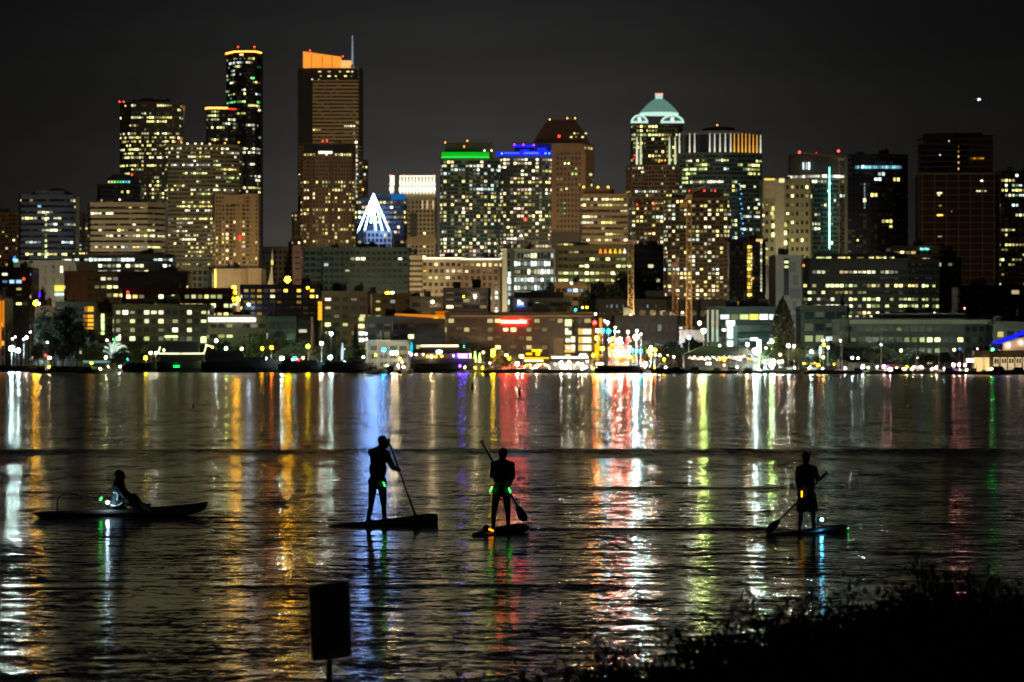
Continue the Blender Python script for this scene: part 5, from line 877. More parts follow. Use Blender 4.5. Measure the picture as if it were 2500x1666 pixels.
# boats, sheds and pavilions at the water's edge
def hull(b, x0, x1, y, w, z0, z1, bow=.25, m=0, n=9):
    """boat hull lying along x, bow at x1"""
    L = x1 - x0; rows = []
    for i in range(n + 1):
        t = i / n; k = 1 - max(0, (t - .6) / .4) ** 2.2; k = max(k, .04); k *= .85 + .15 * min(1, t / .15); sh = (t ** 2) * bow
        x = x0 + L * t; rows.append(len(b.v)); hw = w / 2 * k
        b.v += [(x, y - hw, z1 + sh), (x, y - hw * .75, (z0 + z1) / 2), (x, y, z0), (x, y + hw * .75, (z0 + z1) / 2), (x, y + hw, z1 + sh)]
    for a, c in zip(rows, rows[1:]):
        for k in range(4): b.f.append((a + k, c + k, c + k + 1, a + k + 1)); b.m.append(m)
        b.f.append((a + 4, c + 4, c, a)); b.m.append(m)
    for r0, rev in ((rows[0], 0), (rows[-1], 1)): b.f.append(tuple(r0 + k for k in (range(5) if rev else reversed(range(5))))); b.m.append(m)
HULLW = mat('white_gelcoat', (.62, .64, .62), .4); HULLD = mat('dark_hull', (.025, .028, .035), .5); CANVAS = mat('dark_canvas', (.03, .03, .05), .9); WOOD = mat('weathered_timber', (.10, .075, .05), .9)
def motorboat(px, py, L, lb, m=HULLW, flip=False, glow=None):
    Y = 35700.0 / max(16, py - HY) ; Y = min(shore(px) - 8, Y); x = XX(px, Y)
    t = root('motorboat', (x, Y, 0), lb, 'boat', 'boats moored along the far shore'); s = -1 if flip else 1; k = L / 8.0
    b = MB(); hull(b, -L / 2, L / 2, 0, L * .32, -.4, 1.0 * k, .5 * k); h = b.build('hull', m, t)
    b = MB(); b.hexa([(-L * .22, -L * .11, k), (L * .22, -L * .11, k), (L * .22, L * .11, k), (-L * .22, L * .11, k), (-L * .2, -L * .1, 2.3 * k), (L * .1, -L * .1, 2.3 * k), (L * .1, L * .1, 2.3 * k), (-L * .2, L * .1, 2.3 * k)]); b.build('cabin', m, t)
    b = MB(); b.box(-L * .17, L * .08, -L * .112, -L * .104, 1.5 * k, 2.1 * k); b.build('cabin_window', emit('cabin_pane', (.8, 1, .8), .6) if glow else GLASS, t)
    b = MB(); b.box(-L * .24, L * .02, -L * .105, L * .105, 3.0 * k, 3.1 * k); b.box(-L * .23, -L * .21, -L * .1, -L * .08, 2.3 * k, 3.0 * k); b.box(-L * .02, 0, -L * .1, -L * .08, 2.3 * k, 3.0 * k); b.build('flybridge_top', CANVAS if m is HULLW else STEEL, t)
    b = MB(); b.tube([(L * .12, 0, 1.3 * k), (L * .2, 0, 1.9 * k), (L * .44, 0, 2.0 * k)], .04, 4); b.tube([(-L * .1, 0, 3.1 * k), (-L * .1, 0, 4.4 * k)], .04, 4); b.build('rail', STEEL, t)
    for c in t.children: c.matrix_parent_inverse = Matrix.Identity(4)
    t.rotation_euler.z = R((180 if flip else 0) + rnd.uniform(-25, 25)); return t
def sailboat(px, py, L, H, lb, m=HULLW):
    Y = min(shore(px) - 8, 35700.0 / max(16, py - HY)); x = XX(px, Y)
    t = root('sailboat', (x, Y, 0), lb, 'sailboat', 'sailing boats moored in the marina')
    b = MB(); hull(b, -L / 2, L / 2, 0, L * .28, -.5, .95, .45); b.build('hull', m, t)
    b = MB(); b.box(-L * .15, L * .15, -L * .08, L * .08, .95, 1.5); b.build('cabin', m, t)
    b = MB(); b.tube([(L * .08, 0, 1), (L * .08, 0, H)], [.09, .05], 5); b.build('mast', mat('mast_alloy', (.55, .55, .55), .4), t)
    b = MB(); b.tube([(L * .08, 0, 2.2), (-L * .36, 0, 2.3)], [.16, .12], 6); b.build('boom', CANVAS, t)
    b = MB(); b.tube([(L * .08, 0, H), (L * .48, 0, 1.3)], .025, 3); b.tube([(L * .08, 0, H), (-L * .48, 0, 1.0)], .025, 3); b.tube([(L * .08, -L * .05, H * .6), (L * .08, L * .05, H * .6)], .03, 3); b.build('rigging', STEEL, t)
    for c in t.children: c.matrix_parent_inverse = Matrix.Identity(4)
    t.rotation_euler.z = R(rnd.choice((0, 180, 90, 60)) + rnd.uniform(-20, 20)); return t
for i, (px, L, m, g, lb) in enumerate(((1908, 7, HULLW, 1, 'pale motorboat with a flybridge left of the poplar foot'), (1932, 8, HULLW, 1, 'white motorboat with lit cabin under the poplar tree'), (1962, 7.5, HULLW, 0, 'white motorboat moored beside the lit quay bushes'), (1992, 8, HULLW, 1, 'white motorboat by the orange quay lights'), (2026, 9, HULLD, 0, 'dark motorboat before the dark mooring shed'), (1700, 8, HULLD, 0, 'dark motorboat at the left end of the dark hip roof'), (1748, 7, HULLD, 0, 'dark motorboat under the middle of the dark hip roof'), (1790, 8, HULLW, 0, 'grey motorboat under the right half of the dark hip roof'), (1826, 7, HULLD, 0, 'dark motorboat left of the tall white light'), (2095, 7, HULLD, 0, 'dark motorboat left of the low boat sheds'), (2132, 6, HULLW, 0, 'small pale motorboat at the low boat sheds'), (2195, 7, HULLD, 0, 'dark motorboat left of the marina kiosk'), (2262, 6.5, HULLW, 0, 'small pale motorboat right of the marina kiosk'), (2318, 7, HULLD, 0, 'dark motorboat below the marina lamps'), (2372, 7, HULLW, 0, 'pale motorboat left of the gable hall'), (2440, 9, HULLD, 0, 'dark tugboat-like motorboat before the gable hall'), (2484, 8, HULLD, 0, 'dark motorboat at the right picture edge'), (912, 8, HULLD, 0, 'dark motorboat left of the pale garage boat row'), (950, 9, HULLD, 0, 'dark workboat before the pale garage'), (984, 7, HULLW, 0, 'pale motorboat left of the purple lit restaurant boat'), (1612, 7, HULLD, 0, 'dark motorboat right of the big quay lamp'), (1655, 8, HULLD, 0, 'dark motorboat left of the dark hip roof'), (98, 8, HULLD, 0, 'dark motorboat right of the twin floodlights'), (215, 8, HULLD, 0, 'dark motorboat below the white lit tree'))):
    motorboat(px, 912, L, lb, m, i % 2 == 0, g)
for px, L, H, lb in ((1578, 8, 9, 'sailboat with a bare mast beside the big quay lamp'), (1806, 8, 11, 'sailboat with a bare mast behind the dark hip roof boats'), (2050, 9, 14, 'tallest-masted sailboat beside the dark mooring shed'), (2148, 9, 15, 'sailboat with a mast up to the red lights at the low boat sheds'), (2236, 7, 10, 'sailboat moored by the marina kiosk'), (2290, 7, 9, 'sailboat moored left of the marina lamps'), (2350, 7, 10, 'sailboat moored among the marina lamps'), (2402, 7, 9, 'sailboat moored left of the gable hall'), (1001, 8, 12, 'sailboat with a thin mast left of the purple lit restaurant boat'), (262, 8, 13, 'sailboat with a dark bare mast before the white lit tree'), (917, 8, 12, 'sailboat with a mast in front of the pale garage')): sailboat(px, 913, L, H, lb)

# dark breakwater with moored barge (left)
def barge(a, c, yt, lb, Yo=-6):
    Y = shore((a + c) / 2) + Yo; x0, x1 = XX(a, Y), XX(c, Y)
    t = root('barge', ((x0 + x1) / 2, Y, 0), lb, 'barge'); z1 = ZZ(yt, Y)
    b = MB(); hull(b, x0, x1, Y, 9, -.5, z1 * .7, .8, n=14); b.build('hull', HULLD, t)
    b = MB(); b.box(x0 + (x1 - x0) * .06, x0 + (x1 - x0) * .8, Y - 3, Y + 3, z1 * .7 + .02, z1); b.build('deckhouse', HULLD, t); return t, Y
t, Y = barge(492, 690, 872, 'long dark moored barge with a rounded shed right of the boat outlined in lights')
b = MB(); b.prism([(XX(505, Y), Y - 2.6), (XX(600, Y), Y - 2.6), (XX(600, Y), Y + 2.6), (XX(505, Y), Y + 2.6)], ZZ(872, Y) + .02, ZZ(856, Y), 0, [(XX(518, Y), Y - 1), (XX(588, Y), Y - 1), (XX(588, Y), Y + 1), (XX(518, Y), Y + 1)]); b.build('shed_roof', HULLD, t)
barge(680, 800, 880, 'dark low moored barge below the cool white quay lamp'); barge(786, 912, 883, 'dark low moored barge at the foot of the tall fir tree'); barge(300, 400, 886, 'dark moored barge left of the boat outlined in lights')
barge(-30, 96, 893, 'dark moored barge below the twin floodlights'); barge(120, 236, 894, 'dark moored barge below the big dark trees'); barge(1180, 1300, 902, 'low dark float left of the round warm pavilion', -9); barge(1300, 1460, 903, 'low dark float before the dark terrace roof', -9); barge(1450, 1580, 893, 'dark barge below the yellow lit quay'); barge(1560, 1690, 899, 'low dark float left of the dark hip roof', -9); barge(1690, 1900, 905, 'low dark float under the hip roof', -9); barge(1960, 2110, 905, 'low dark float before the white motorboats', -9); barge(2110, 2300, 906, 'low dark float before the low boat sheds', -9); barge(2290, 2540, 907, 'low dark float before the gable hall', -9)
# boat outlined in string lights
Y = shore(440) - 4; t = root('excursion_boat', (XX(440, Y), Y, 0), 'moored excursion boat outlined by warm string lights', 'boat')
b = MB(); hull(b, XX(384, Y), XX(520, Y), Y, 8, -.5, ZZ(884, Y), .8, n=12); b.build('hull', HULLD, t)
b = MB(); b.box(XX(392, Y), XX(498, Y), Y - 3, Y + 3, ZZ(884, Y) + .02, ZZ(864, Y)); b.build('main_deck', HULLD, t)
b = MB(); b.box(XX(406, Y), XX(486, Y), Y - 2.6, Y + 2.6, ZZ(864, Y) + .02, ZZ(836, Y)); b.build('pilot_deck', HULLD, t)
SL = emit('string_light', (1, .95, .45), 2.6, None, None, 'AUTO')
for pts in (((386, 863), (391, 847)), ((388, 863.5), (440, 863.8)), ((443, 863.8), (498, 863.5)), ((498, 863), (503, 846), (511, 844), (520, 850))): b = MB(); b.tube([P(x, y, Y - 3.3) for x, y in pts], .20, 5); b.build('string_lights', SL, t)
beacon(t, 504, 843, Y - 3.5, 'warm', 8, 2.4, 'mast_light'); beacon(t, 519, 848, Y - 3.5, 'amber', 8, 3, 'bow_light')
b = MB(); b.box(XX(426, Y), XX(440, Y), Y - 4.6, Y - 4.2, ZZ(897, Y), ZZ(893, Y)); b.build('green_deck_light', hot('green', 3), t)
# restaurant boat with purple lights
Y = shore(1060) - 3; t = root('restaurant_boat', (XX(1060, Y), Y, 0), 'dark restaurant boat with a lit roof strip and purple sign lights', 'boat')
b = MB(); hull(b, XX(1000, Y), XX(1186, Y), Y, 12, -.5, ZZ(888, Y), .6, n=12); b.build('hull', HULLD, t)
b = MB(); b.box(XX(1004, Y), XX(1160, Y), Y - 4, Y + 4, ZZ(888, Y) + .02, ZZ(876, Y)); b.build('lower_deck', HULLD, t)
b = MB(); b.box(XX(1010, Y), XX(1150, Y), Y - 3, Y + 3, ZZ(876, Y) + .02, ZZ(863, Y)); b.build('cabin', WOOD, t)
b = MB(); b.prism([(XX(1004, Y), Y - 4.5), (XX(1160, Y), Y - 4.5), (XX(1160, Y), Y + 4.5), (XX(1004, Y), Y + 4.5)], ZZ(863, Y) + .02, ZZ(847, Y), 0, [(XX(1030, Y), Y - 1.5), (XX(1140, Y), Y - 1.5), (XX(1140, Y), Y + 1.5), (XX(1030, Y), Y + 1.5)]); b.build('roof', HULLD, t)
b = MB(); b.box(XX(1029, Y), XX(1119, Y), Y - 1.5, Y - 1, ZZ(846.8, Y), ZZ(843, Y)); b.build('roof_strip_light', lamp('warm', 4), t)
b = MB(); b.ell(P(1072, 860, Y - 4), (1.15, .3, .7)); b.build('arched_sign', hot('cool', 8), t)
for x, y, c, s in ((1005, 866, 'white', 22), (1016, 866, 'white', 18), (1033, 866, 'white', 14), (1043, 871, 'amber', 20), (1053, 871, 'warm', 24), (1064, 871, 'amber', 16), (1079, 870, 'yellow', 16), (1107, 869, 'warm', 20), (1003, 869, 'purple', 10), (1148, 866, 'lime', 10), (1149, 872, 'yellow', 10), (1079, 893, 'orange', 10), (988, 899, 'amber', 30), (978, 906, 'cool', 20), (982, 885, 'warm', 12), (976, 877, 'yellow', 24)): 
    q_ = 1.7 * Y / F; child('deck_light', ball(hot(c, s)), t, Matrix.Translation(P(x, y, Y - 4.8)) @ Matrix.Diagonal((q_, q_, q_, 1)))
b = MB(); b.box(XX(1118, Y), XX(1141, Y), Y - 4.9, Y - 4.6, ZZ(870, Y), ZZ(865, Y)); b.build('purple_sign', hot('purple', 30), t)
for i in range(5): b = MB(); b.box(XX(1120 + i * 4.2, Y), XX(1122.6 + i * 4.2, Y), Y - 5.1, Y - 4.95, ZZ(869, Y), ZZ(866, Y)); b.build('sign_letter', hot('ice', 6), t)
b = MB(); b.box(XX(1120, Y), XX(1141, Y), Y - 5, Y - 4.6, ZZ(874, Y), ZZ(871.4, Y)); b.build('warm_sign', hot('warm', 3), t)
# round warm pavilion + dark terrace roof
def pavilion(name, lb, a, c, y_eave, y_top, y_low, Y, roofm, ridge=.5, inset=.05, dep=14):
    t = root(name, (XX((a + c) / 2, Y), Y, ground_z((a + c) / 2, Y)), lb, 'pavilion'); e = (c - a) * inset; r0 = (c - a) * (1 - ridge) / 2
    b = MB(); b.prism([(XX(a, Y), Y - 1), (XX(c, Y), Y - 1), (XX(c, Y), Y + dep + 1), (XX(a, Y), Y + dep + 1)], ZZ(y_eave, Y), ZZ(y_top, Y), 0, [(XX(a + r0, Y), Y + dep * .45), (XX(c - r0, Y), Y + dep * .45), (XX(c - r0, Y), Y + dep * .55), (XX(a + r0, Y), Y + dep * .55)]); b.build('roof', roofm, t)
    b = MB(); b.box(XX(a + e, Y), XX(c - e, Y), Y + 3, Y + dep, t.location.z - 1, ZZ(y_eave, Y) - .02); b.build('wall', W('dark'), t)
    n = max(4, int((c - a) / 14))
    for i in range(n + 1):
        x = XX(a + e + (c - a - 2 * e) * i / n, Y); b = MB(); b.box(x - .12, x + .12, Y + .2, Y + .45, t.location.z - 1, ZZ(y_eave, Y) - .02); b.build('post', WOOD, t)
    return t
Y = shore(1310) + 6
t = pavilion('pavilion', 'round warm lit waterfront pavilion with an amber lantern roof', 1280, 1342, 872, 856, 904, Y, W('dark'), .25)
b = MB(); b.box(XX(1299, Y), XX(1322, Y), Y + 5, Y + 8, ZZ(858, Y), ZZ(854, Y)); b.build('roof_lantern', hot('amber', 4), t)
for a, c, y0, y1, m in ((1280, 1340, 873, 876, hot('amber', 2)), (1280, 1326, 879, 883, hot('warm', 3)), (1284, 1299, 862, 867, hot('amber', 2)), (1308, 1318, 858, 868, hot('amber', 3)), (1281, 1326, 876, 879, emit('pav_glow', (1, .45, .12), .5)), (1281, 1345, 890, 900, emit('pav_glow_low', (1, .5, .2), .35))): b = MB(); b.box(XX(a, Y), XX(c, Y), Y - 1.3, Y - 1.05, ZZ(y1, Y), ZZ(y0, Y)); b.build('lit_band', m, t)
for x in range(1282, 1346, 5): q_ = rnd.uniform(1, 1.8) * Y / F; child('table_lamp', ball(hot(rnd.choice(('warm', 'white', 'pink', 'amber')), 16)), t, Matrix.Translation(P(x + rnd.uniform(-2, 2), rnd.uniform(886, 901), Y - 1.5)) @ Matrix.Diagonal((q_, q_, q_, 1)))
Y = shore(1395) + 4
t = pavilion('pavilion', 'dark terrace roof with a bright white strip along its ridge', 1338, 1452, 884, 874, 905, Y, W('black'), .8)
for a, c in ((1347, 1384), (1385, 1412)): b = MB(); b.box(XX(a, Y), XX(c, Y), Y + 5, Y + 6, ZZ(874.2, Y), ZZ(871, Y)); b.build('ridge_light', lamp('white', 5), t)
b = MB(); b.hexa([P(x, y, Y + d) for x, y, d in ((1411, 874, 4.5), (1437, 874, 4.5), (1437, 874, 6), (1411, 874, 6), (1416, 864, 4.5), (1430, 864, 4.5), (1430, 864, 6), (1416, 864, 6))]); b.build('white_gable', hot('white', 4), t)
for x, y, c, s in ((1370, 886, 'white', 50), (1390, 888, 'white', 50), (1389, 883, 'warm', 20), (1412, 888, 'warm', 30), (1421, 891, 'warm', 40), (1425, 899, 'warm', 26), (1434, 883, 'white', 20), (1355, 890, 'pink', 10), (1376, 898, 'pink', 14), (1402, 893, 'pink', 10)): q_ = (2.6 if s > 35 else 1.9) * Y / F; child('terrace_lamp', ball(hot(c, s)), t, Matrix.Translation(P(x, y, Y - 1.4)) @ Matrix.Diagonal((q_, q_, q_, 1)))
for x in (1372, 1378, 1384, 1390, 1400, 1417, 1424, 1443, 1447): b = MB(); b.box(XX(x, Y), XX(x + rnd.uniform(1.6, 4), Y), Y - 1.2, Y - 1, ZZ(903, Y), ZZ(892, Y)); b.build('lit_door', emit('door_glow', (1, .72, .45), 1.0, 'obj'), t)
# lit bars, yellow quay clutter
Y = shore(1500) + 26
t = root('waterfront_kiosk', (XX(1500, Y), Y, ground_z(1500, Y)), 'busy amber and red lit waterfront kiosk under the traffic lights', 'kiosk')
b = MB(); b.box(XX(1486, Y), XX(1536, Y), Y, Y + 8, t.location.z - .5, ZZ(850, Y)); b.build('wall', W('tan'), t)
b = MB(); b.prism([(XX(1482, Y), Y - 1.5), (XX(1540, Y), Y - 1.5), (XX(1540, Y), Y + 9), (XX(1482, Y), Y + 9)], ZZ(850, Y) + .02, ZZ(840, Y), 0, [(XX(1494, Y), Y + 3), (XX(1530, Y), Y + 3), (XX(1530, Y), Y + 5), (XX(1494, Y), Y + 5)]); b.build('roof', W('rust'), t)
for a, c, y0, y1, cc, s in ((1490, 1500, 838, 852, 'amber', 1), (1498, 1508, 853, 860, 'warm', 5), (1512, 1526, 855, 861, 'white', 5), (1497, 1516, 865, 870, 'warm', 5), (1512, 1530, 868, 872, 'warm', 4), (1514, 1538, 874, 879, 'orange', 2), (1526, 1534, 840, 858, 'pink', 1), (1540, 1551, 866, 884, 'amber', 1), (1562, 1571, 876, 890, 'orange', 1), (1452, 1462, 840, 868, 'yellow', 1), (1455, 1470, 866, 880, 'amber', 1), (1455, 1473, 886, 891, 'warm', 6)): b = MB(); b.box(XX(a, Y), XX(c, Y), Y - 2, Y - 1.7, ZZ(y1, Y), ZZ(y0, Y)); b.build('lit_panel', hot(cc, s), t)
for i in range(22): q_ = rnd.uniform(1, 2.2) * Y / F; child('string_bulb', ball(hot(rnd.choice(('warm', 'amber', 'red', 'pink', 'white', 'orange')), rnd.choice((12, 30)))), t, Matrix.Translation(P(rnd.uniform(1486, 1540), rnd.uniform(832, 878), Y - 2.4)) @ Matrix.Diagonal((q_, q_, q_, 1)))
t = root('banner_sculpture', (XX(1600, Y), Y, ground_z(1600, Y)), 'small pale yellow triangular sail banners by the big quay lamp', 'banner')
for a, c, y0, y1 in ((1592, 1604, 876, 888), (1584, 1592, 872, 884)): b = MB(); b.hexa([P(x, y, Y - d) for x, y, d in ((a + 4, y1, 3), (a + 6, y1, 3), (a + 6, y1, 2.8), (a + 4, y1, 2.8), (a, y0, 3), (c, y0 + 2, 3), (c, y0 + 2, 2.8), (a, y0, 2.8))]); b.build('sail', emit('sail_glow', (1, .85, .4), .8), t)
b = MB(); b.tube([P(1597, 876, Y - 2.5), P(1597, 905, Y - 2.5)], .07, 5); b.build('pole', STEEL, t)
# leaning orange-lit gangway by the orange corner post
Y = shore(1460) + 34; t = root('site_hoist', (XX(1462, Y), Y, ground_z(1462, Y)), 'amber lit site hoist tower left of the turquoise traffic lights', 'hoist'); OR = emit('hoist_glow', (1, .42, .03), .7)
b = MB(); b.box(XX(1463, Y), XX(1470, Y), Y, Y + 1, ZZ(800, Y), ZZ(777, Y)); b.build('upper_frame', OR, t)
b = MB(); b.hexa([P(x, y, Y + d) for x, y, d in ((1456, 858, 0), (1462, 858, 0), (1462, 858, 1), (1456, 858, 1), (1464, 800.2, 0), (1470, 800.2, 0), (1470, 800.2, 1), (1464, 800.2, 1))]); b.build('inclined_frame', OR, t)
b = MB(); b.tube([P(1452, 848, Y - .3), P(1468, 830, Y - .3)], .35, 5); b.build('brace', OR, t)
# dark hip roof hall
Y = shore(1765) + 4
t = pavilion('boat_hall', 'long low hall with a broad dark hip roof over small warm lights', 1669, 1858, 868, 846, 905, Y, mat('dark_shingles', (.005, .005, .006), .9), .52, .02, 18)
for i in range(46):
    q_ = rnd.uniform(.7, 1.5) * Y / F; x = 1680 + i * 3.7 + rnd.uniform(-1, 1)
    child('eave_lamp', ball(hot(rnd.choice(('warm', 'pink', 'warm', 'white', 'amber', 'ice')), rnd.choice((5, 9, 20)))), t, Matrix.Translation(P(x, 870 + rnd.uniform(0, 9), Y - .9)) @ Matrix.Diagonal((q_, q_, q_ * rnd.choice((1, 1.8)), 1)))
for x, y, c, r in ((1768, 878, 'amber', 3.4), (1713, 875, 'warm', 2.6), (1806, 878, 'white', 2.4), (1726, 888, 'cool', 2), (1733, 888, 'cool', 2.4), (1768, 892, 'pink', 1.8)): q_ = r * Y / F; child('hall_lamp', ball(hot(c, 22)), t, Matrix.Translation(P(x, y, Y - 1.4)) @ Matrix.Diagonal((q_, q_, q_, 1)))
# tall white column light
Y = shore(1853) + 12; t = root('light_column', (XX(1853, Y), Y, ground_z(1853, Y)), 'tall glowing white column right of the dark hip roof', 'light column')
b = MB(); b.box(XX(1849, Y), XX(1857, Y), Y, Y + .8, ZZ(860, Y), ZZ(830, Y)); b.build('lit_shaft', hot('cool', 14), t); b = MB(); b.box(XX(1851.5, Y), XX(1855.5, Y), Y + .1, Y + .7, t.location.z - .5, ZZ(860, Y)); b.build('post', W('pale'), t)
for x0, y0, y1, c, s, lb in ((1158, 858, 898, 'lime', 3, 'left one of two glowing lime light pylons'), (1169, 862, 900, 'lime', 3, 'right one of two glowing lime light pylons'), (1003, 835, 862, 'cyan', 1, 'thin blue light pylon left of the restaurant boat'), (834, 838, 880, 'ice', 1, 'thin pale light pylon left of the tall fir tree'), (95, 712, 728, 'purple', 2, 'short violet light pylon above the amber street lamp'), (2001, 845, 865, 'ice', 2, 'oval white light sign left of the dark mooring shed')):
    Y = shore(x0) + 16 if y0 > 800 else 1960; g = ground_z(x0, Y); t = root('light_pylon', (XX(x0, Y), Y, g), lb, 'light pylon')
    b = MB(); b.tube([P(x0 + 1, y1, Y), P(x0 + 2, (y0 + y1) / 2, Y), P(x0 + 2, y0, Y)], [.35, .5, .15], 8); b.build('lit_shaft', hot(c, s), t)
    b = MB(); b.tube([(XX(x0 + 1, Y), Y, g - .3), P(x0 + 1, y1 + .2, Y)], .12, 6); b.build('post', STEEL, t)
# low boat sheds + kiosk on the right
for a, c, ye, yt, lb in ((2050, 2082, 880, 868, 'dark mooring shed with a steep roof at the marina'), (2070, 2130, 885, 877, 'left low boat shed with a rounded dark roof'), (2136, 2216, 890, 882, 'right low boat shed with a wide dark roof')):
    pavilion('boat_shed', lb, a, c, ye, yt, 906, shore(a) + 2, W('black'), .5)
Y = shore(2235); t = pavilion('marina_kiosk', 'small marina kiosk with a glowing pinkish awning', 2230, 2262, 902, 894, 910, Y, emit('awning_glow', (1, .72, .62), .9), .4)
t = pavilion('marina_kiosk', 'tiny marina kiosk with a bright warm window left of the awning kiosk', 2196, 2214, 898, 895, 908, Y, W('dark'), .7); b = MB(); b.box(XX(2198, Y), XX(2212, Y), Y - .4, Y - .1, ZZ(903, Y), ZZ(899, Y)); b.build('lit_window', hot('warm', 8), t)
# gable hall with the blue edge
Y = shore(2450) + 6; gz = ground_z(2450, Y)
t = root('gable_hall', (XX(2470, Y), Y, gz), 'cream floodlit hall with a bright blue neon gable edge at the right border', 'building')
CREAM = mat('cream_stucco', (.62, .5, .32), .8)
b = MB(); b.box(XX(2424, Y), XX(2600, Y), Y + 8, Y + 40, gz - 1, ZZ(856, Y)); b.build('upper_wall', CREAM, t)
b = MB(); x0, x1 = XX(2427, Y), XX(2700, Y); zr = ZZ(856, Y)
b.hexa([(XX(2452, Y), Y + 7, zr), (x1, Y + 7, zr), (x1, Y + 9, zr), (XX(2452, Y), Y + 9, zr), (XX(2453, Y), Y + 7, ZZ(838, Y)), (x1, Y + 7, ZZ(768, Y)), (x1, Y + 9, ZZ(768, Y)), (XX(2453, Y), Y + 9, ZZ(838, Y))]); b.build('gable_wall', CREAM, t)
b = MB(); dz = .75
b.hexa([(XX(2427, Y), Y + 4, ZZ(838, Y)), (XX(2452, Y), Y + 4, ZZ(837, Y)), (XX(2452, Y), Y + 7, ZZ(837, Y)), (XX(2427, Y), Y + 7, ZZ(838, Y)), (XX(2427, Y), Y + 4, ZZ(835, Y)), (XX(2452, Y), Y + 4, ZZ(828, Y)), (XX(2452, Y), Y + 7, ZZ(828, Y)), (XX(2427, Y), Y + 7, ZZ(835, Y))])
b.hexa([(XX(2452, Y), Y + 4, ZZ(837, Y)), (x1, Y + 4, ZZ(741, Y)), (x1, Y + 7, ZZ(741, Y)), (XX(2452, Y), Y + 7, ZZ(837, Y)), (XX(2452, Y), Y + 4, ZZ(828, Y)), (x1, Y + 4, ZZ(731, Y)), (x1, Y + 7, ZZ(731, Y)), (XX(2452, Y), Y + 7, ZZ(828, Y))]); b.build('blue_neon_edge', emit('neon_blue', (.006, .012, 1), 1.2, None, None, 'AUTO'), t)
b = MB(); b.box(XX(2424, Y), XX(2452, Y), Y + 5, Y + 8, ZZ(852, Y), ZZ(840, Y)); b.build('eave_box', CREAM, t)
b = MB(); b.box(XX(2380, Y), XX(2600, Y), Y + 2, Y + 8, ZZ(868, Y), ZZ(856.5, Y)); b.build('flat_roof', W('olive'), t)
b = MB(); b.box(XX(2380, Y), XX(2600, Y), Y + 3, Y + 7.9, gz - 1, ZZ(868.2, Y)); b.build('ground_floor', W('dark'), t)
b = MB(); b.box(XX(2380, Y), XX(2418, Y), Y + 2.6, Y + 2.9, gz - .5, ZZ(873, Y)); b.build('lit_entrance', emit('entrance_glow', (1, .68, .28), 1.0, None, None, 'AUTO'), t)
for x in range(2381, 2418, 5): b = MB(); b.box(XX(x, Y), XX(x + .8, Y), Y + 2.2, Y + 2.5, gz - .5, ZZ(873, Y)); b.build('screen_slat', CREAM, t)
b = MB(); b.box(XX(2362, Y), XX(2379, Y), Y + 2.6, Y + 2.9, ZZ(884, Y), ZZ(876, Y)); b.build('white_sign', hot('white', 5), t)
for k in range(5):
    x = 2428 + k * 18; b = MB(); b.box(XX(x, Y), XX(x + 14.5, Y), Y + 2.5, Y + 2.9, gz - .5, ZZ(873, Y)); f = b.build('window_bay', emit('bay_glow', (1, .72, .36), .62, None, None, 'AUTO'), t)
    for i in range(2):
        b = MB(); b.box(XX(x + 1.8 + i * 6.4, Y), XX(x + 6.2 + i * 6.4, Y), Y + 2.2, Y + 2.45, ZZ(887, Y), ZZ(876, Y)); b.build('pane', GLASS, f)
for x, y in ((2462, 844), (2493, 837)):
    q_ = 3.6 * Y / F; child('wall_lamp', ball(hot('warm', 14)), t, Matrix.Translation(P(x, y, Y + 6)) @ Matrix.Diagonal((q_, q_, q_, 1)))
# navigation piles on the lake
for px, yb, h, lb in ((1268, 968, 20, 'black navigation pile standing in the red reflections'), (1153, 951, 16, 'small black navigation pile left of the red reflections'), (472, 995, 8, 'tiny black buoy on the yellow-green reflections'), (1188, 921, 9, 'small dark buoy near the far shore below the red-sign office')):
    Y = 35700.0 / (yb - HY); x = XX(px, Y); t = root('navigation_pile', (x, Y, 0), lb, 'pile'); r_ = 3.6 * Y / F * (1 if h > 10 else .7); hz = h * Y / F
    b = MB(); b.tube([(x, Y, -.5), (x, Y, hz * .8)], [r_, r_ * .9], 10); b.build('post', BLACK, t); b = MB(); b.tube([(x, Y, hz * .8 + .005), (x, Y, hz)], [r_ * 1.05, r_ * .5], 10); b.build('cap', BLACK, t)
# aircraft with landing light
p = P(2389, 243, 5200); t = root('airplane', p, 'tiny airplane with a bright white landing light in the dark sky', 'airplane')
b = MB(); b.tube([p + Vector((-7, 3, 0)), p + Vector((-4, 3, .3)), p + Vector((6, 3, .3)), p + Vector((9, 3, .8))], [.3, 1.1, 1.1, .2], 8); b.build('fuselage', STEEL, t)
b = MB(); b.hexa([p + Vector(v) for v in ((-1, -5, 0), (2, -5, 0), (3, 10, 0), (-2, 10, 0), (-1, -5, .2), (2, -5, .2), (3, 10, .3), (-2, 10, .3))]); b.build('wing', STEEL, t)
b = MB(); b.hexa([p + Vector(v) for v in ((7, 2.8, 1), (9, 2.8, 1), (9, 3.2, 1), (7, 3.2, 1), (8.4, 2.9, 3.4), (9.4, 2.9, 3.4), (9.4, 3.1, 3.4), (8.4, 3.1, 3.4))]); b.build('tail_fin', STEEL, t)
b = MB(); b.ell(p + Vector((0, -5.6, -.5)), (1.9, .6, 1.3)); b.build('landing_light', hot('ice', 3), t)

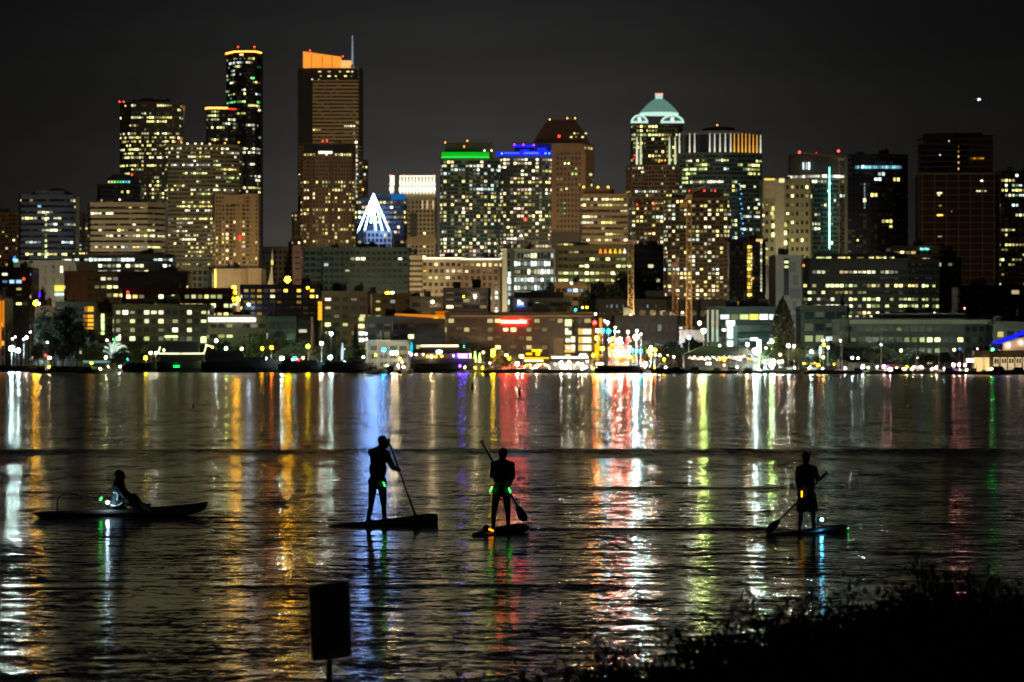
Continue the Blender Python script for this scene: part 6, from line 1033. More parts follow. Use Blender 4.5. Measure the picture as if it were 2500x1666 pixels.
# ------------------------------------------------------------------ trees
def leafmat(n_, c): return mat(n_, c, .9, 0, .5, 1.5)
LEAF = [leafmat('dark_leaves', (.018, .028, .014)), leafmat('mid_leaves', (.034, .05, .02)), leafmat('olive_leaves', (.036, .034, .016)), leafmat('needles', (.010, .018, .012))]
BARK = mat('bark', (.05, .04, .03), .9)
def crown_mesh(kind, seed, m):
    r_ = random.Random(seed); b = MB(); N = 2600
    cl = [(Vector((r_.gauss(0, .28), r_.gauss(0, .28), r_.uniform(-.3, .36))), r_.uniform(.15, .26)) for _ in range(13)]
    for i in range(N):
        if kind == 'round':
            c, rr = r_.choice(cl); p = c + Vector((r_.gauss(0, 1), r_.gauss(0, 1), r_.gauss(0, .8))) * rr * .60; s = .034
        elif kind == 'poplar':
            h = r_.random(); p = Vector((0, 0, h - .5)); w = .5 * (math.sin(math.pi * min(1, h * 1.02) ** .72) ** .7) + .02; a = r_.random() * 6.28; k = math.sqrt(r_.random()) * w; p += Vector((math.cos(a) * k, math.sin(a) * k, 0)); s = .032
        else:
            h = r_.random() ** 1.4; w = .5 * (1 - h) * (.72 + .28 * math.sin(h * 44)); a = r_.random() * 6.28; k = math.sqrt(r_.random()) * w; p = Vector((math.cos(a) * k, math.sin(a) * k, h - .5 - k * .22)); s = .03
        u = Vector((r_.gauss(0, 1), r_.gauss(0, 1), r_.gauss(0, 1))).normalized(); v = u.orthogonal().normalized(); s *= r_.uniform(.6, 1.5)
        b.quad(p - u * s - v * s * .6, p + u * s - v * s * .6, p + u * s + v * s * .6, p - u * s + v * s * .6)
    return b.mesh('crown_foliage', m)
TC = {}
def tree(px, ytop, ybot, wpx, kind, lb, v=0, m=0, Y=None, grp=None, glow=None):
    Y = Y or shore(px) + 20; k = (kind, v, m)
    if k not in TC:
        tb = MB(); tb.tube([(0, 0, 0), (0.006, 0, .5), (0, .005, 1)], [.045, .03, .012], 7)
        for a in range(6): tb.tube([(0, 0, .45 + a * .07), (math.cos(a * 1.9) * .16, math.sin(a * 1.9) * .16, .68 + a * .06)], [.014, .004], 4)
        TC[k] = (crown_mesh(kind, v * 7 + m, LEAF[m]), tb.mesh('trunk', BARK))
    gz = min(ground_z(px, Y), ZZ(ybot, Y)); x = XX(px, Y); H_ = ZZ(ytop, Y) - gz; w = wpx * Y / F
    t = root('tree' if kind == 'round' else 'poplar_tree' if kind == 'poplar' else 'fir_tree', (x, Y, gz), lb, 'tree', grp)
    z0 = .22 if kind == 'round' else .08; ch = H_ * (1 - z0)
    c = child('crown', TC[k][0], t, Matrix.Translation((x, Y, gz + H_ * z0 + ch / 2)) @ Matrix.Rotation(px * .37, 4, 'Z') @ Matrix.Diagonal((w * (1.0 if kind == 'round' else 1), w, ch * (1.12 if kind == 'round' else 1), 1)))
    child('trunk', TC[k][1], t, Matrix.Translation((x, Y, gz)) @ Matrix.Diagonal((H_, H_, H_ * .8, 1))); return t
TREES = [(150, 762, 895, 74, 'round', 'tallest big dark tree right of the twin floodlights', 0, 3, 1745), (186, 790, 895, 60, 'round', 'broad dark tree beside the tallest big dark tree', 1, 3, 1735), (122, 815, 895, 46, 'round', 'lower dark tree on the left of the big dark trees', 2, 3, 1730), (92, 842, 895, 36, 'round', 'small dark tree right of the twin floodlights', 0, 0, 1728),
 (292, 858, 900, 46, 'round', 'dark round shrub tree at the foot of the white lit tree', 1, 0, 1680), (330, 835, 890, 54, 'round', 'dim olive tree behind the dark shrub tree', 2, 1, 1725), (356, 842, 890, 46, 'round', 'dim olive tree left of the boat outlined in lights', 0, 1, 1720), (222, 842, 895, 44, 'round', 'dim tree left of the white lit tree', 1, 1, 1725),
 (640, 818, 890, 60, 'round', 'dim green tree below the green lit glass block', 0, 1, 1650), (682, 815, 890, 66, 'round', 'wide dim green tree right of the green lit glass block', 1, 1, 1650), (600, 845, 890, 44, 'round', 'low olive tree under the strip light', 2, 2, 1655), (740, 838, 890, 60, 'round', 'pale lit tree above the dark breakwater', 2, 1, 1640), (770, 848, 890, 50, 'round', 'olive lit tree left of the cool quay lamp', 0, 2, 1635), (810, 800, 890, 40, 'round', 'dark tree behind the cool quay lamps', 1, 3, 1640), (820, 845, 890, 56, 'round', 'dark round tree beside the cool quay lamp', 2, 3, 1630),
 (868, 792, 890, 44, 'fir', 'tall dark fir tree before the tan apartments', 0, 3, 1625), (846, 850, 890, 40, 'round', 'green lit tree left of the tall fir', 1, 1, 1622), (884, 846, 890, 36, 'round', 'green lit tree right of the tall fir', 2, 1, 1622),
 (1180, 846, 895, 54, 'round', 'brown bare-looking tree right of the restaurant boat', 0, 2, 1560), (1228, 855, 895, 46, 'round', 'yellow lit tree below the red rooftop sign', 1, 2, 1540), (1246, 866, 900, 34, 'round', 'small amber lit tree left of the round pavilion', 2, 2, 1530), (1478, 866, 900, 26, 'round', 'small round dark tree before the amber kiosk', 0, 3, 1490),
 (1630, 838, 900, 58, 'round', 'dark tree left of the dark hip roof', 1, 3, 1470), (1608, 850, 900, 44, 'round', 'dark brown tree behind the big quay lamps', 2, 2, 1480), (1655, 850, 900, 46, 'round', 'dark tree at the left end of the dark hip roof', 0, 2, 1465),
 (1911, 728, 893, 60, 'poplar', 'tall brown poplar tree before the white-grey corner block', 0, 2, 1425), (1885, 842, 890, 54, 'round', 'green lit round tree left of the poplar', 1, 1, 1420), (1950, 838, 890, 46, 'round', 'green lit round tree right of the poplar', 2, 1, 1420), (1975, 850, 892, 44, 'round', 'olive lit tree beside the white motorboats', 0, 2, 1412), (2006, 846, 892, 40, 'round', 'bright green lit tree left of the dark mooring shed', 1, 1, 1410), (2040, 840, 895, 62, 'round', 'wide dark tree behind the dark mooring shed', 2, 3, 1405),
 (2130, 848, 892, 60, 'round', 'olive tree behind the low boat sheds', 0, 2, 1395), (2168, 852, 892, 54, 'round', 'brown dim tree right of the low boat sheds', 1, 2, 1390), (2204, 852, 892, 50, 'round', 'dark tree above the tiny kiosk', 2, 3, 1385), (2270, 864, 900, 40, 'round', 'dim tree right of the awning kiosk', 0, 2, 1370), (2305, 862, 900, 40, 'round', 'dark tree left of the marina lamps', 1, 3, 1365), (2346, 858, 895, 26, 'round', 'dark palm-like tree among the marina lamps', 2, 3, 1355),
 (1340, 700, 745, 44, 'round', 'dark hillside tree right of the glass office block', 0, 3, 2230), (1470, 690, 745, 64, 'round', 'broad dark hillside tree left of the tower cranes', 1, 3, 2225), (1524, 676, 745, 70, 'round', 'tallest dark hillside tree behind the crane masts', 2, 3, 2220), (1576, 690, 745, 70, 'round', 'dark hillside tree right of the nearest crane mast', 0, 3, 2220), (1436, 700, 748, 40, 'fir', 'small dark conifer on the hillside beside the orange lit block', 1, 3, 2215), (1440, 735, 770, 40, 'round', 'dark tree right of the cream emblem block', 1, 3, 1700),
 (404, 850, 893, 40, 'round', 'dark low tree behind the string-lit boat', 1, 3, 1712), (470, 846, 893, 46, 'round', 'dark tree behind the bow of the string-lit boat', 2, 3, 1708), (540, 838, 893, 50, 'round', 'dark tree below the bright strip light', 0, 3, 1690), (575, 850, 893, 40, 'round', 'dark low tree right of the strip-lit openings', 1, 3, 1690), (620, 852, 893, 42, 'round', 'dark low tree left of the green lit glass', 2, 3, 1660), (700, 846, 893, 50, 'round', 'dark tree between the quay lamps above the breakwater', 0, 3, 1655), (905, 852, 893, 34, 'round', 'dark low tree left of the pale garage', 1, 3, 1612), (1110, 836, 893, 40, 'round', 'dark bare tree behind the restaurant boat stern', 2, 2, 1568), (1150, 838, 893, 46, 'round', 'brown tree between restaurant boat and lime pylons', 1, 2, 1562), (1500, 846, 893, 34, 'round', 'dark tree right of the amber kiosk', 2, 3, 1496), (1585, 838, 893, 46, 'round', 'dark tree behind the big quay globe lamp', 0, 3, 1490), (1690, 826, 893, 50, 'round', 'dark tree behind the left slope of the hip roof', 1, 3, 1475), (2100, 852, 893, 50, 'round', 'dark tree between the low boat sheds', 0, 3, 1398), (2236, 856, 893, 46, 'round', 'dark tree above the awning kiosk', 1, 3, 1382), (2400, 846, 893, 44, 'round', 'dark tree left of the gable hall', 2, 3, 1352),
 (100, 712, 745, 30, 'round', 'dark tree in front of the pale ribbed hall', 1, 3, 1990), (800, 700, 735, 60, 'round', 'dark tree below the wide grey-green office block', 2, 3, 1930), (690, 690, 710, 46, 'round', 'dark tree behind the sodium lamp', 0, 3, 1960)]
for a in TREES: tree(*a[:5], a[5], a[6], a[7], a[8])
# tree wrapped in white lights
Y = shore(275) + 8; gz = ground_z(275, Y); t = root('lit_tree', (XX(275, Y), Y, gz), 'small tree wrapped in white lights with feathery glowing branches', 'tree')
b = MB(); b.tube([(XX(278, Y), Y, gz), P(276, 870, Y)], [.3, .2], 6); b.build('trunk', BARK, t)
for i in range(16):
    r_ = random.Random(i); ex = 252 + i * 4.0; ey = 862 - 26 * math.sin(math.pi * (i + 2) / 19) + r_.uniform(-4, 4); b = MB()
    b.tube([P(274 + r_.uniform(-4, 4), 874, Y + r_.uniform(-1, 1)), P((274 + ex) / 2, ey + 4, Y + r_.uniform(-1.5, 1.5)), P(ex, ey, Y), P(ex + 3, ey + 5, Y)], [.22, .2, .2, .08], 5)
    b.build('lit_branch', emit('branch_glow_%d' % (i % 3), (.75, 1, .82), (.5, 1.1, .28)[i % 3]), t)
b = MB(); b.box(XX(205, Y), XX(272, Y), Y - 4, Y - 3.4, ZZ(886, Y), ZZ(881, Y)); o = b.build('lit_hedge_wall', emit('teal_quay', (.35, .85, .75), .30, None, None, 'AUTO')); tag(o, 'low teal lit quay wall below the white lit tree', 'wall')
# ------------------------------------------------------------------ near bank, shrubs and sign
def bank_edge(x): return 33 + 1.6 * math.sin(x * .35) + (4.5 / (1 + math.exp(-(x - .6) * 1.6)))      # waterline distance
def ridge(x, Y):
    u = min(1, max(0, (x + .35) / 3.2)); u = u * u * (3 - 2 * u); s_ = 1 / (1 + math.exp(-(Y - 23) * .8)) / (1 + math.exp((Y - 35.2) * 1.3))
    return -.6 + (.6 + .45 + .85 * u) * s_ * (1 if x > -.3 else max(0, 1 + (x + .3) * 1.2))
b = MB(); nx, ny = 60, 40
for j in range(ny + 1):
    for i in range(nx + 1):
        x = -22 + 44 * i / nx; t = j / ny; e = bank_edge(x); Y = -8 + (e + 9) * t
        z = 1.62 - 1.75 * max(0, (t - .1) / .9) ** 1.25 + .05 * math.sin(x * 3.1 + Y) + .04 * math.sin(Y * 2.3 - x)
        z = max(z, ridge(x, Y) + .05 * math.sin(x * 3.1 + Y) + .04 * math.sin(Y * 2.3 - x))
        b.v.append((x, Y, z))
for j in range(ny):
    for i in range(nx): a = j * (nx + 1) + i; b.f.append((a, a + 1, a + nx + 2, a + nx + 1)); b.m.append(0)
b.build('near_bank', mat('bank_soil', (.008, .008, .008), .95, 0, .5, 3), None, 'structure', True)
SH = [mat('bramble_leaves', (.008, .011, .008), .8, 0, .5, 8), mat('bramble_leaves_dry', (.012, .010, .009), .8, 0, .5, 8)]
def shrub_mesh(seed):
    r_ = random.Random(seed); lf = MB(); st = MB()
    for k in range(16):
        a = r_.random() * 6.28; L = r_.uniform(.6, 1.05); d = Vector((math.cos(a) * .5, math.sin(a) * .5, r_.uniform(.6, 1))).normalized()
        pts = [Vector((0, 0, 0)) + d * L * q + Vector((math.cos(a), math.sin(a), -.6)) * (.30 * q * q) for q in (0, .33, .66, 1)]
        st.tube(pts, [.012, .009, .007, .003], 4)
        for n in range(46):
            q = r_.uniform(.12, 1) ** .8 * 3; i = min(2, int(q)); p = pts[i].lerp(pts[i + 1], q - i) + Vector((r_.gauss(0, .055), r_.gauss(0, .055), r_.gauss(0, .05)))
            u = Vector((r_.gauss(0, 1), r_.gauss(0, 1), r_.gauss(0, .7))).normalized(); v = u.orthogonal().normalized() * r_.uniform(.5, .7); s = r_.uniform(.018, .042)
            i0 = len(lf.v); lf.v += [tuple(p - u * s), tuple(p + v * s - u * s * .2), tuple(p + u * s * 1.2), tuple(p - v * s - u * s * .2)]; lf.f.append((i0, i0 + 1, i0 + 2, i0 + 3)); lf.m.append(0)
    return lf.mesh('foliage', SH[seed % 2]), st.mesh('stems', BARK)
SHM = [shrub_mesh(s) for s in range(4)]
sil = [(1130, 1660), (1250, 1622), (1350, 1605), (1460, 1578), (1610, 1553), (1690, 1515), (1800, 1482), (1900, 1478), (1940, 1446), (2000, 1436), (2070, 1422), (2200, 1400), (2340, 1370), (2430, 1335), (2520, 1368)]
def top_at(px):
    for (a, ya), (c, yc) in zip(sil, sil[1:]):
        if a <= px <= c: return ya + (yc - ya) * (px - a) / (c - a)
    return 1650
PLACES = ['under the water streaks at its left tip', 'right of its left tip', 'at the low dip of its edge', 'below the white reflections', 'where its edge starts to climb', 'on its climbing edge', 'left of the right paddler', 'below the right paddler\'s blade', 'below the right paddleboard', 'below the nose of the right paddleboard', 'right of the right paddleboard', 'under the dim open water', 'left of the tall crest', 'on the tall crest', 'right of the tall crest', 'at the right picture edge']
k = 0
def shrub(px, py, Y, lb, sc):
    global k
    k += 1; p = P(px, py, Y); e = bank_edge(p.x); t_ = (Y + 8) / (e + 9); z = max(-.1, ridge(p.x, Y) - .05, 1.62 - 1.75 * max(0, (t_ - .1) / .9) ** 1.25)
    h = max(.30, p.z - z); r = root('bramble_shrub', (p.x, Y, z), lb, 'shrub', 'brambles on the dark near bank')
    M_ = Matrix.Translation((p.x, Y, z)) @ Matrix.Rotation(k * 1.7, 4, 'Z') @ Matrix.Diagonal((sc, sc, h * 1.3, 1))
    child('foliage', SHM[k % 4][0], r, M_); child('stems', SHM[k % 4][1], r, M_)
rs = random.Random(5); SEEN_ = set()
n = 0
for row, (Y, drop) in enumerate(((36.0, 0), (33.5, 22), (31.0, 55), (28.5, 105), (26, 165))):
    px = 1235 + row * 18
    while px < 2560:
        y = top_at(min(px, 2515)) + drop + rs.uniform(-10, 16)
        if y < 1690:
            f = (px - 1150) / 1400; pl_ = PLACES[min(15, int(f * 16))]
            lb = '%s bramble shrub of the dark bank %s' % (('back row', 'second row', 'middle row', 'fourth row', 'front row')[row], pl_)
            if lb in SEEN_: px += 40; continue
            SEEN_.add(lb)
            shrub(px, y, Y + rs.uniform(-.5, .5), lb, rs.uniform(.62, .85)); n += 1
        px += rs.uniform(84, 96)
# tall thin sprigs that break the outline are part of the back shrubs
Y = 30.0
c = P(807, 1517, Y); t = root('sign', (c.x, Y, .55), 'blank dark signboard on a post standing before the water', 'sign')
w, h = .143, .268
def rot(px, py, d): p = P(px, py, Y); return Vector((p.x, Y + d, p.z))
b = MB(); q4 = [(754, 1429), (853, 1417), (860, 1604), (760, 1618)]
b.hexa([rot(q4[3][0], q4[3][1], .03), rot(q4[2][0], q4[2][1], -.03), rot(q4[2][0], q4[2][1], -.006), rot(q4[3][0], q4[3][1], .054), rot(q4[0][0], q4[0][1], .03), rot(q4[1][0], q4[1][1], -.03), rot(q4[1][0], q4[1][1], -.006), rot(q4[0][0], q4[0][1], .054)])
o = b.build('board', mat('sign_back', (.34, .28, .27), .8), t); bv = o.modifiers.new('rounded', 'BEVEL'); bv.width = .008; bv.segments = 2
b = MB(); b.hexa([Vector((P(x, 1600, Y).x, Y + d, z)) for x, z, d in ((796, .1, .03), (811, .1, .03), (811, .1, .07), (796, .1, .07), (796, 1.75, .03), (811, 1.75, .03), (811, 1.75, .07), (796, 1.75, .07))]); o = b.build('post', mat('sign_post', (.02, .018, .018), .8), t)
for y in (1450, 1585): b = MB(); b.ell(rot(804, y, -.012), (.008, .006, .008), 8, 5); b.build('bolt', STEEL, t)

# ------------------------------------------------------------------ people
SKIN = mat('skin', (.30, .19, .14), .6); SUIT = mat('wetsuit', (.018, .015, .022), .7); JACK = mat('dark_jacket', (.032, .024, .036), .8); SHORT = mat('dark_shorts', (.018, .014, .02), .8); HAIR = mat('dark_hair', (.012, .010, .009), .7); SHIRT = mat('purple_grey_shirt', (.028, .022, .034), .85)
def capsule(b, p, q, r0, r1, n=12):
    p = Vector(p); q = Vector(q); b.tube([p, p.lerp(q, .5), q], [r0, (r0 + r1) / 2, r1], n); b.ell(p, r0, n, 8); b.ell(q, r1, n, 8)
def fuse(b, name, m, parent, vox=.011):
    me = b.mesh(name, m); o = bpy.data.objects.new(name, me); COL.objects.link(o)
    rm = o.modifiers.new('fuse', 'REMESH'); rm.mode = 'VOXEL'; rm.voxel_size = vox; rm.use_smooth_shade = True
    sm = o.modifiers.new('soften', 'SMOOTH'); sm.iterations = 4; sm.factor = .5
    dg = bpy.context.evaluated_depsgraph_get(); ev = o.evaluated_get(dg); nm_ = bpy.data.meshes.new_from_object(ev)
    o.modifiers.clear(); o.data = nm_; nm_.name = name
    if not nm_.materials: nm_.materials.append(m)
    nm_.polygons.foreach_set('use_smooth', [True] * len(nm_.polygons))
    o.parent = parent; o.matrix_parent_inverse = Matrix.Translation(-parent.location); return o
def hand(b, c, shaft, fore):
    """fingers closed round a shaft that runs through c, thumb leaving the side of the palm the other way round"""
    s = shaft.normalized(); f = (fore - s * fore.dot(s)).normalized(); o_ = s.cross(f).normalized()
    b.ell(c - f * .035, (.03, .03, .045), 8, 6, 0, Matrix((o_, f, s)).transposed())
    for i, L in enumerate((.9, 1.05, 1.0, .8)):
        base = c + s * (.033 - .022 * i); pts = []
        for k_ in range(6):
            a = math.pi * (1.0 - .30 * k_ * L) ; pts.append(base + (f * math.cos(a) + o_ * math.sin(a)) * .030)
        b.tube(pts, [.0105, .0105, .010, .0095, .009, .008], 6)
    pts = [c + s * .036 + (f * math.cos(a) - o_ * math.sin(a)) * .031 for a in (math.pi, 2.4, 1.7, 1.1)]; b.tube(pts, [.013, .012, .011, .009], 6)
def open_hand(b, c, d):
    d = d.normalized(); u = d.orthogonal().normalized(); b.ell(c + d * .04, (.035, .02, .05), 8, 6, 0, Matrix((u, d.cross(u), d)).transposed())
    for i, L in enumerate((.06, .075, .07, .055)): p = c + d * .075 + u * (.027 - .018 * i); b.tube([p, p + d * L * .6, p + d * L + d.cross(u) * .02], [.010, .009, .008], 6)
    b.tube([c + d * .02 + u * .03, c + d * .045 + u * .055, c + d * .075 + u * .06], [.013, .011, .009], 6)
def head(b, c, r, face, up=Vector((0, 0, 1))):
    f = face.normalized(); s = f.cross(up).normalized(); u = s.cross(f)
    M_ = Matrix((s, f, u)).transposed()
    b.ell(c + u * .01, (r * .80, r * .98, r * 1.08), 16, 12, 0, M_); b.ell(c + f * r * .22 - u * r * .62, (r * .55, r * .62, r * .55), 12, 8, 0, M_)      # skull, jaw
    b.ell(c + f * r * .98 - u * r * .12, (r * .14, r * .24, r * .26), 8, 6, 0, M_); b.ell(c + f * r * .84 - u * r * .55, (r * .28, r * .12, r * .08), 8, 6, 0, M_)     # nose, lips
    for e in (-1, 1): b.ell(c + s * e * r * .80 - u * r * .08, (r * .10, r * .2, r * .28), 8, 6, 0, M_); b.ell(c + s * e * r * .34 + f * r * .86 + u * r * .14, (r * .14, r * .10, r * .09), 8, 6, 0, M_)
    return f, s, u
def standing(lb, Y, j, scale, face, legs_skin=False, vox=.011):
    """j: joints as (photo column, row, metres further away)"""
    J = {k_: P(v[0], v[1], Y) + Vector((0, v[2] if len(v) > 2 else 0, 0)) for k_, v in j.items()}
    t = root('person', (J['pelvis'].x, Y, min(J['ankle_l'].z, J['ankle_r'].z) - .06 * scale), lb, 'person'); s = scale
    b = MB(); head(b, J['head'], .108 * s, face); capsule(b, J['head'] - Vector((0, 0, .06 * s)), J['neck'], .058 * s, .068 * s)
    ch = J['neck'].lerp(J['pelvis'], .28); be = J['neck'].lerp(J['pelvis'], .62)
    shv = (J['shoulder_r'] - J['shoulder_l']); hw = shv.length / 2
    ux = Vector((shv.x, shv.y, 0)).normalized(); uy = Vector((-ux.y, ux.x, 0)); M_ = Matrix((ux, uy, Vector((0, 0, 1)))).transposed()
    def torso(b, g):
        b.ell(ch, (max(hw, .165 * s) + g, .13 * s + g, .21 * s), 16, 12, 0, M_); b.ell(be, (.170 * s + g, .13 * s + g, .22 * s), 16, 12, 0, M_); b.ell(J['pelvis'], (.182 * s + g, .14 * s + g, .16 * s), 16, 12, 0, M_)
        capsule(b, J['shoulder_l'], J['shoulder_r'], .066 * s + g, .066 * s + g)
        capsule(b, J['neck'] + Vector((0, 0, -.01)), J['shoulder_l'], .06 * s + g, .06 * s + g); capsule(b, J['neck'] + Vector((0, 0, -.01)), J['shoulder_r'], .06 * s + g, .06 * s + g)
    def arms(b, g, lower=True):
        for e in 'lr':
            capsule(b, J['shoulder_' + e], J['elbow_' + e], .056 * s + g, .044 * s + g)
            if lower: capsule(b, J['elbow_' + e], J['elbow_' + e].lerp(J['hand_' + e], .9), .042 * s + g, .030 * s + g)
    torso(b, 0); arms(b, 0)
    for e in 'lr':
        capsule(b, J['hip_' + e], J['knee_' + e], .098 * s, .066 * s); capsule(b, J['knee_' + e], J['ankle_' + e], .060 * s, .046 * s)
        b.ell(J['knee_' + e].lerp(J['ankle_' + e], .3) + Vector((0, -.02, 0)), (.055 * s, .058 * s, .13 * s), 10, 8)
        a = J['ankle_' + e]; fz = Vector((0, 0, -.045 * s)); fd = Vector((face.x, face.y, 0)).normalized()
        capsule(b, a + fz - fd * .04 * s, a + fz + fd * .15 * s + Vector((0, 0, -.01)), .040 * s, .030 * s); b.ell(a + fz * .9 + fd * .05, (.042 * s, .08 * s, .04 * s), 10, 6)
        h = J['hand_' + e]; fo = h - J['elbow_' + e]
        if 'shaft' in J and j.get('grip_' + e, True): hand(b, h, J['shaft'] - J['shaft0'], fo)
        else: open_hand(b, h - fo.normalized() * .07, fo)
    return t, b, J, torso, arms
GRN = emit('glow_stick_green', (.02, 1, .06), 9, None, None, 'AUTO'); YEL_ = emit('glow_stick_yellow', (1, .42, .004), 4, None, None, 'AUTO'); ORG = emit('glow_stick_orange', (1, .22, .003), 3, None, None, 'AUTO')
def stick(px0, py0, px1, py1, Y, r, m, lb):
    a, c = P(px0, py0, Y), P(px1, py1, Y); t = root('glow_stick', a, lb, 'glow stick'); b = MB(); b.tube([a, c], r, 8); b.build('lit_tube', m, t)
    b = MB(); d = (a - c).normalized(); b.tube([a + d * .002, a + d * .025], r * 1.15, 8); b.build('cap', BLACK, t)
def loft(name, part, lb, cat, Y, st, m, deck=.02):
    """board or hull from stations (column, top row, bottom row, half width, metres further)"""
    x0 = P(st[len(st) // 2][0], 1, Y).x; t = root(name, (x0, Y, 0), lb, cat); b = MB(); n = 10; prev = None; import_v = []
    # smooth the stations with Catmull-Rom so the outline is fair
    fine = []
    for i in range(len(st) - 1):
        p0, p1, p2, p3 = st[max(0, i - 1)], st[i], st[i + 1], st[min(len(st) - 1, i + 2)]
        for q_ in range(4):
            u = q_ / 4; fine.append([.5 * (2 * b1 + (c1 - a1) * u + (2 * a1 - 5 * b1 + 4 * c1 - d1) * u * u + (3 * b1 - a1 - 3 * c1 + d1) * u ** 3) for a1, b1, c1, d1 in zip(p0, p1, p2, p3)])
    fine.append(list(st[-1]))
    d = (P(st[-1][0], 1, Y + st[-1][4]) - P(st[0][0], 1, Y + st[0][4])); d = Vector((d.x, d.y, 0)).normalized(); sd = Vector((-d.y, d.x, 0)); rows = []
    for px, yt, yb, hw, dy in fine:
        ct = P(px, yt, Y); cb = P(px, yb, Y); ct.y += dy; cb.y += dy; zc = (ct.z + cb.z) / 2; hz = max(.006, (ct.z - cb.z) / 2); rows.append(len(b.v)); hw = max(.012, hw)
        for k_ in range(n):
            a = 2 * math.pi * k_ / n; ca, sa = math.cos(a), math.sin(a); e = .62
            q_ = Vector((ct.x, ct.y, zc)) + sd * hw * math.copysign(abs(ca) ** e, ca) + Vector((0, 0, hz * math.copysign(abs(sa) ** e, sa))); b.v.append(tuple(q_))
    for a, c in zip(rows, rows[1:]):
        for k_ in range(n): j_ = (k_ + 1) % n; b.f.append((a + k_, a + j_, c + j_, c + k_)); b.m.append(0)
    b.f.append(tuple(rows[0] + k_ for k_ in reversed(range(n)))); b.f.append(tuple(rows[-1] + k_ for k_ in range(n))); b.m += [0, 0]
    b.build(part, m, t, None, True); return t
def paddle(lb, Y, a, c, blade, r=.019, bw=.10, bl=.42, grip=True, tilt=Vector((0, 1, 0))):
    """shaft from grip a to blade tip c; each (column, row, metres further)"""
    A = P(a[0], a[1], Y); A.y += a[2]; C_ = P(c[0], c[1], Y); C_.y += c[2]; d = (C_ - A).normalized(); L = (C_ - A).length
    t = root('paddle', C_, lb, 'paddle'); b = MB(); b.tube([A, C_ - d * bl * .85], r, 8); b.build('shaft', BLACK, t)
    s = (d.cross(tilt)).normalized(); nn = s.cross(d).normalized(); b = MB(); rows = []
    for q_, w_ in ((0, .16), (.12, .35), (.35, .82), (.6, 1.0), (.82, .95), (1, .5)):
        p = C_ - d * bl * (1 - q_); i = len(b.v); rows.append(i); w = bw * w_
        b.v += [tuple(p + s * w + nn * .003), tuple(p + nn * .016), tuple(p - s * w + nn * .003), tuple(p - nn * .010)]
    for x_, y_ in zip(rows, rows[1:]):
        for k_ in range(4): j_ = (k_ + 1) % 4; b.f.append((x_ + k_, x_ + j_, y_ + j_, y_ + k_)); b.m.append(0)
    b.f.append(tuple(rows[0] + k_ for k_ in range(4))); b.f.append(tuple(rows[-1] + k_ for k_ in range(4))); b.m += [0, 0]
    b.build('blade', BLACK, t)
    if grip: b = MB(); b.tube([A + s * .055 - d * .004, A - d * .012, A - s * .055 - d * .004], [.014, .02, .014], 8); b.build('grip', BLACK, t)
    return t
BOARD = mat('board_deck', (.018, .018, .022), .5); SHELL = mat('canoe_shell', (.15, .125, .12), .5)

# tall paddler leaning on the paddle
YB = 90.4
loft('paddleboard', 'deck', 'dark paddleboard with a raised blunt nose under the capped paddler', 'paddleboard', YB, [(810, 1280, 1284, .05, -.9), (850, 1275, 1289, .28, -.6), (900, 1273, 1290, .38, -.25), (940, 1270, 1289, .40, .1), (1000, 1264, 1288, .36, .5), (1046, 1258, 1287, .26, .85), (1057, 1258, 1284, .12, .95)], BOARD)
t, b, J, torso, arms = standing('tall paddler in a cap and dark jacket leaning on a long paddle', YB, dict(head=(933, 1078, .12), neck=(925, 1097, .05), shoulder_l=(907, 1106, -.02), shoulder_r=(943, 1109, .05), elbow_l=(916, 1128, .34), elbow_r=(958, 1142, .12), hand_l=(947, 1083, .42), hand_r=(974, 1149, .30), pelvis=(921, 1176, 0), hip_l=(911, 1184), hip_r=(932, 1184, .05), knee_l=(906, 1229, .03), knee_r=(936, 1229, .1), ankle_l=(900, 1267, -.05), ankle_r=(938, 1265, .1), shaft0=(948, 1081, .42), shaft=(1017, 1256, .05)), 1.0, Vector((.75, .6, -.1)))
fuse(b, 'body', SUIT, t)
b = MB(); torso(b, .022); arms(b, .016); fuse(b, 'jacket', JACK, t, .013)
b = MB(); hc = J['head']; b.ell(hc + Vector((-.005, 0, .045)), (.098, .105, .075), 14, 8); f = Vector((.78, .62, 0)); s_ = Vector((-.62, .78, 0))
b.hexa([hc + v for v in (f * .08 - s_ * .07 + Vector((0, 0, .045)), f * .185 - s_ * .05 + Vector((0, 0, .03)), f * .185 + s_ * .05 + Vector((0, 0, .03)), f * .08 + s_ * .07 + Vector((0, 0, .045)), f * .08 - s_ * .07 + Vector((0, 0, .062)), f * .185 - s_ * .05 + Vector((0, 0, .043)), f * .185 + s_ * .05 + Vector((0, 0, .043)), f * .08 + s_ * .07 + Vector((0, 0, .062)))]); b.build('cap', JACK, t, None, True)
paddle('long thin paddle held upright by the capped paddler', YB, (947, 1078, .42), (1027, 1294, -.05), 0, bw=.085)
stick(936, 1178, 940, 1188, YB - .16, .010, GRN, 'green glow stick on the hip of the capped paddler')
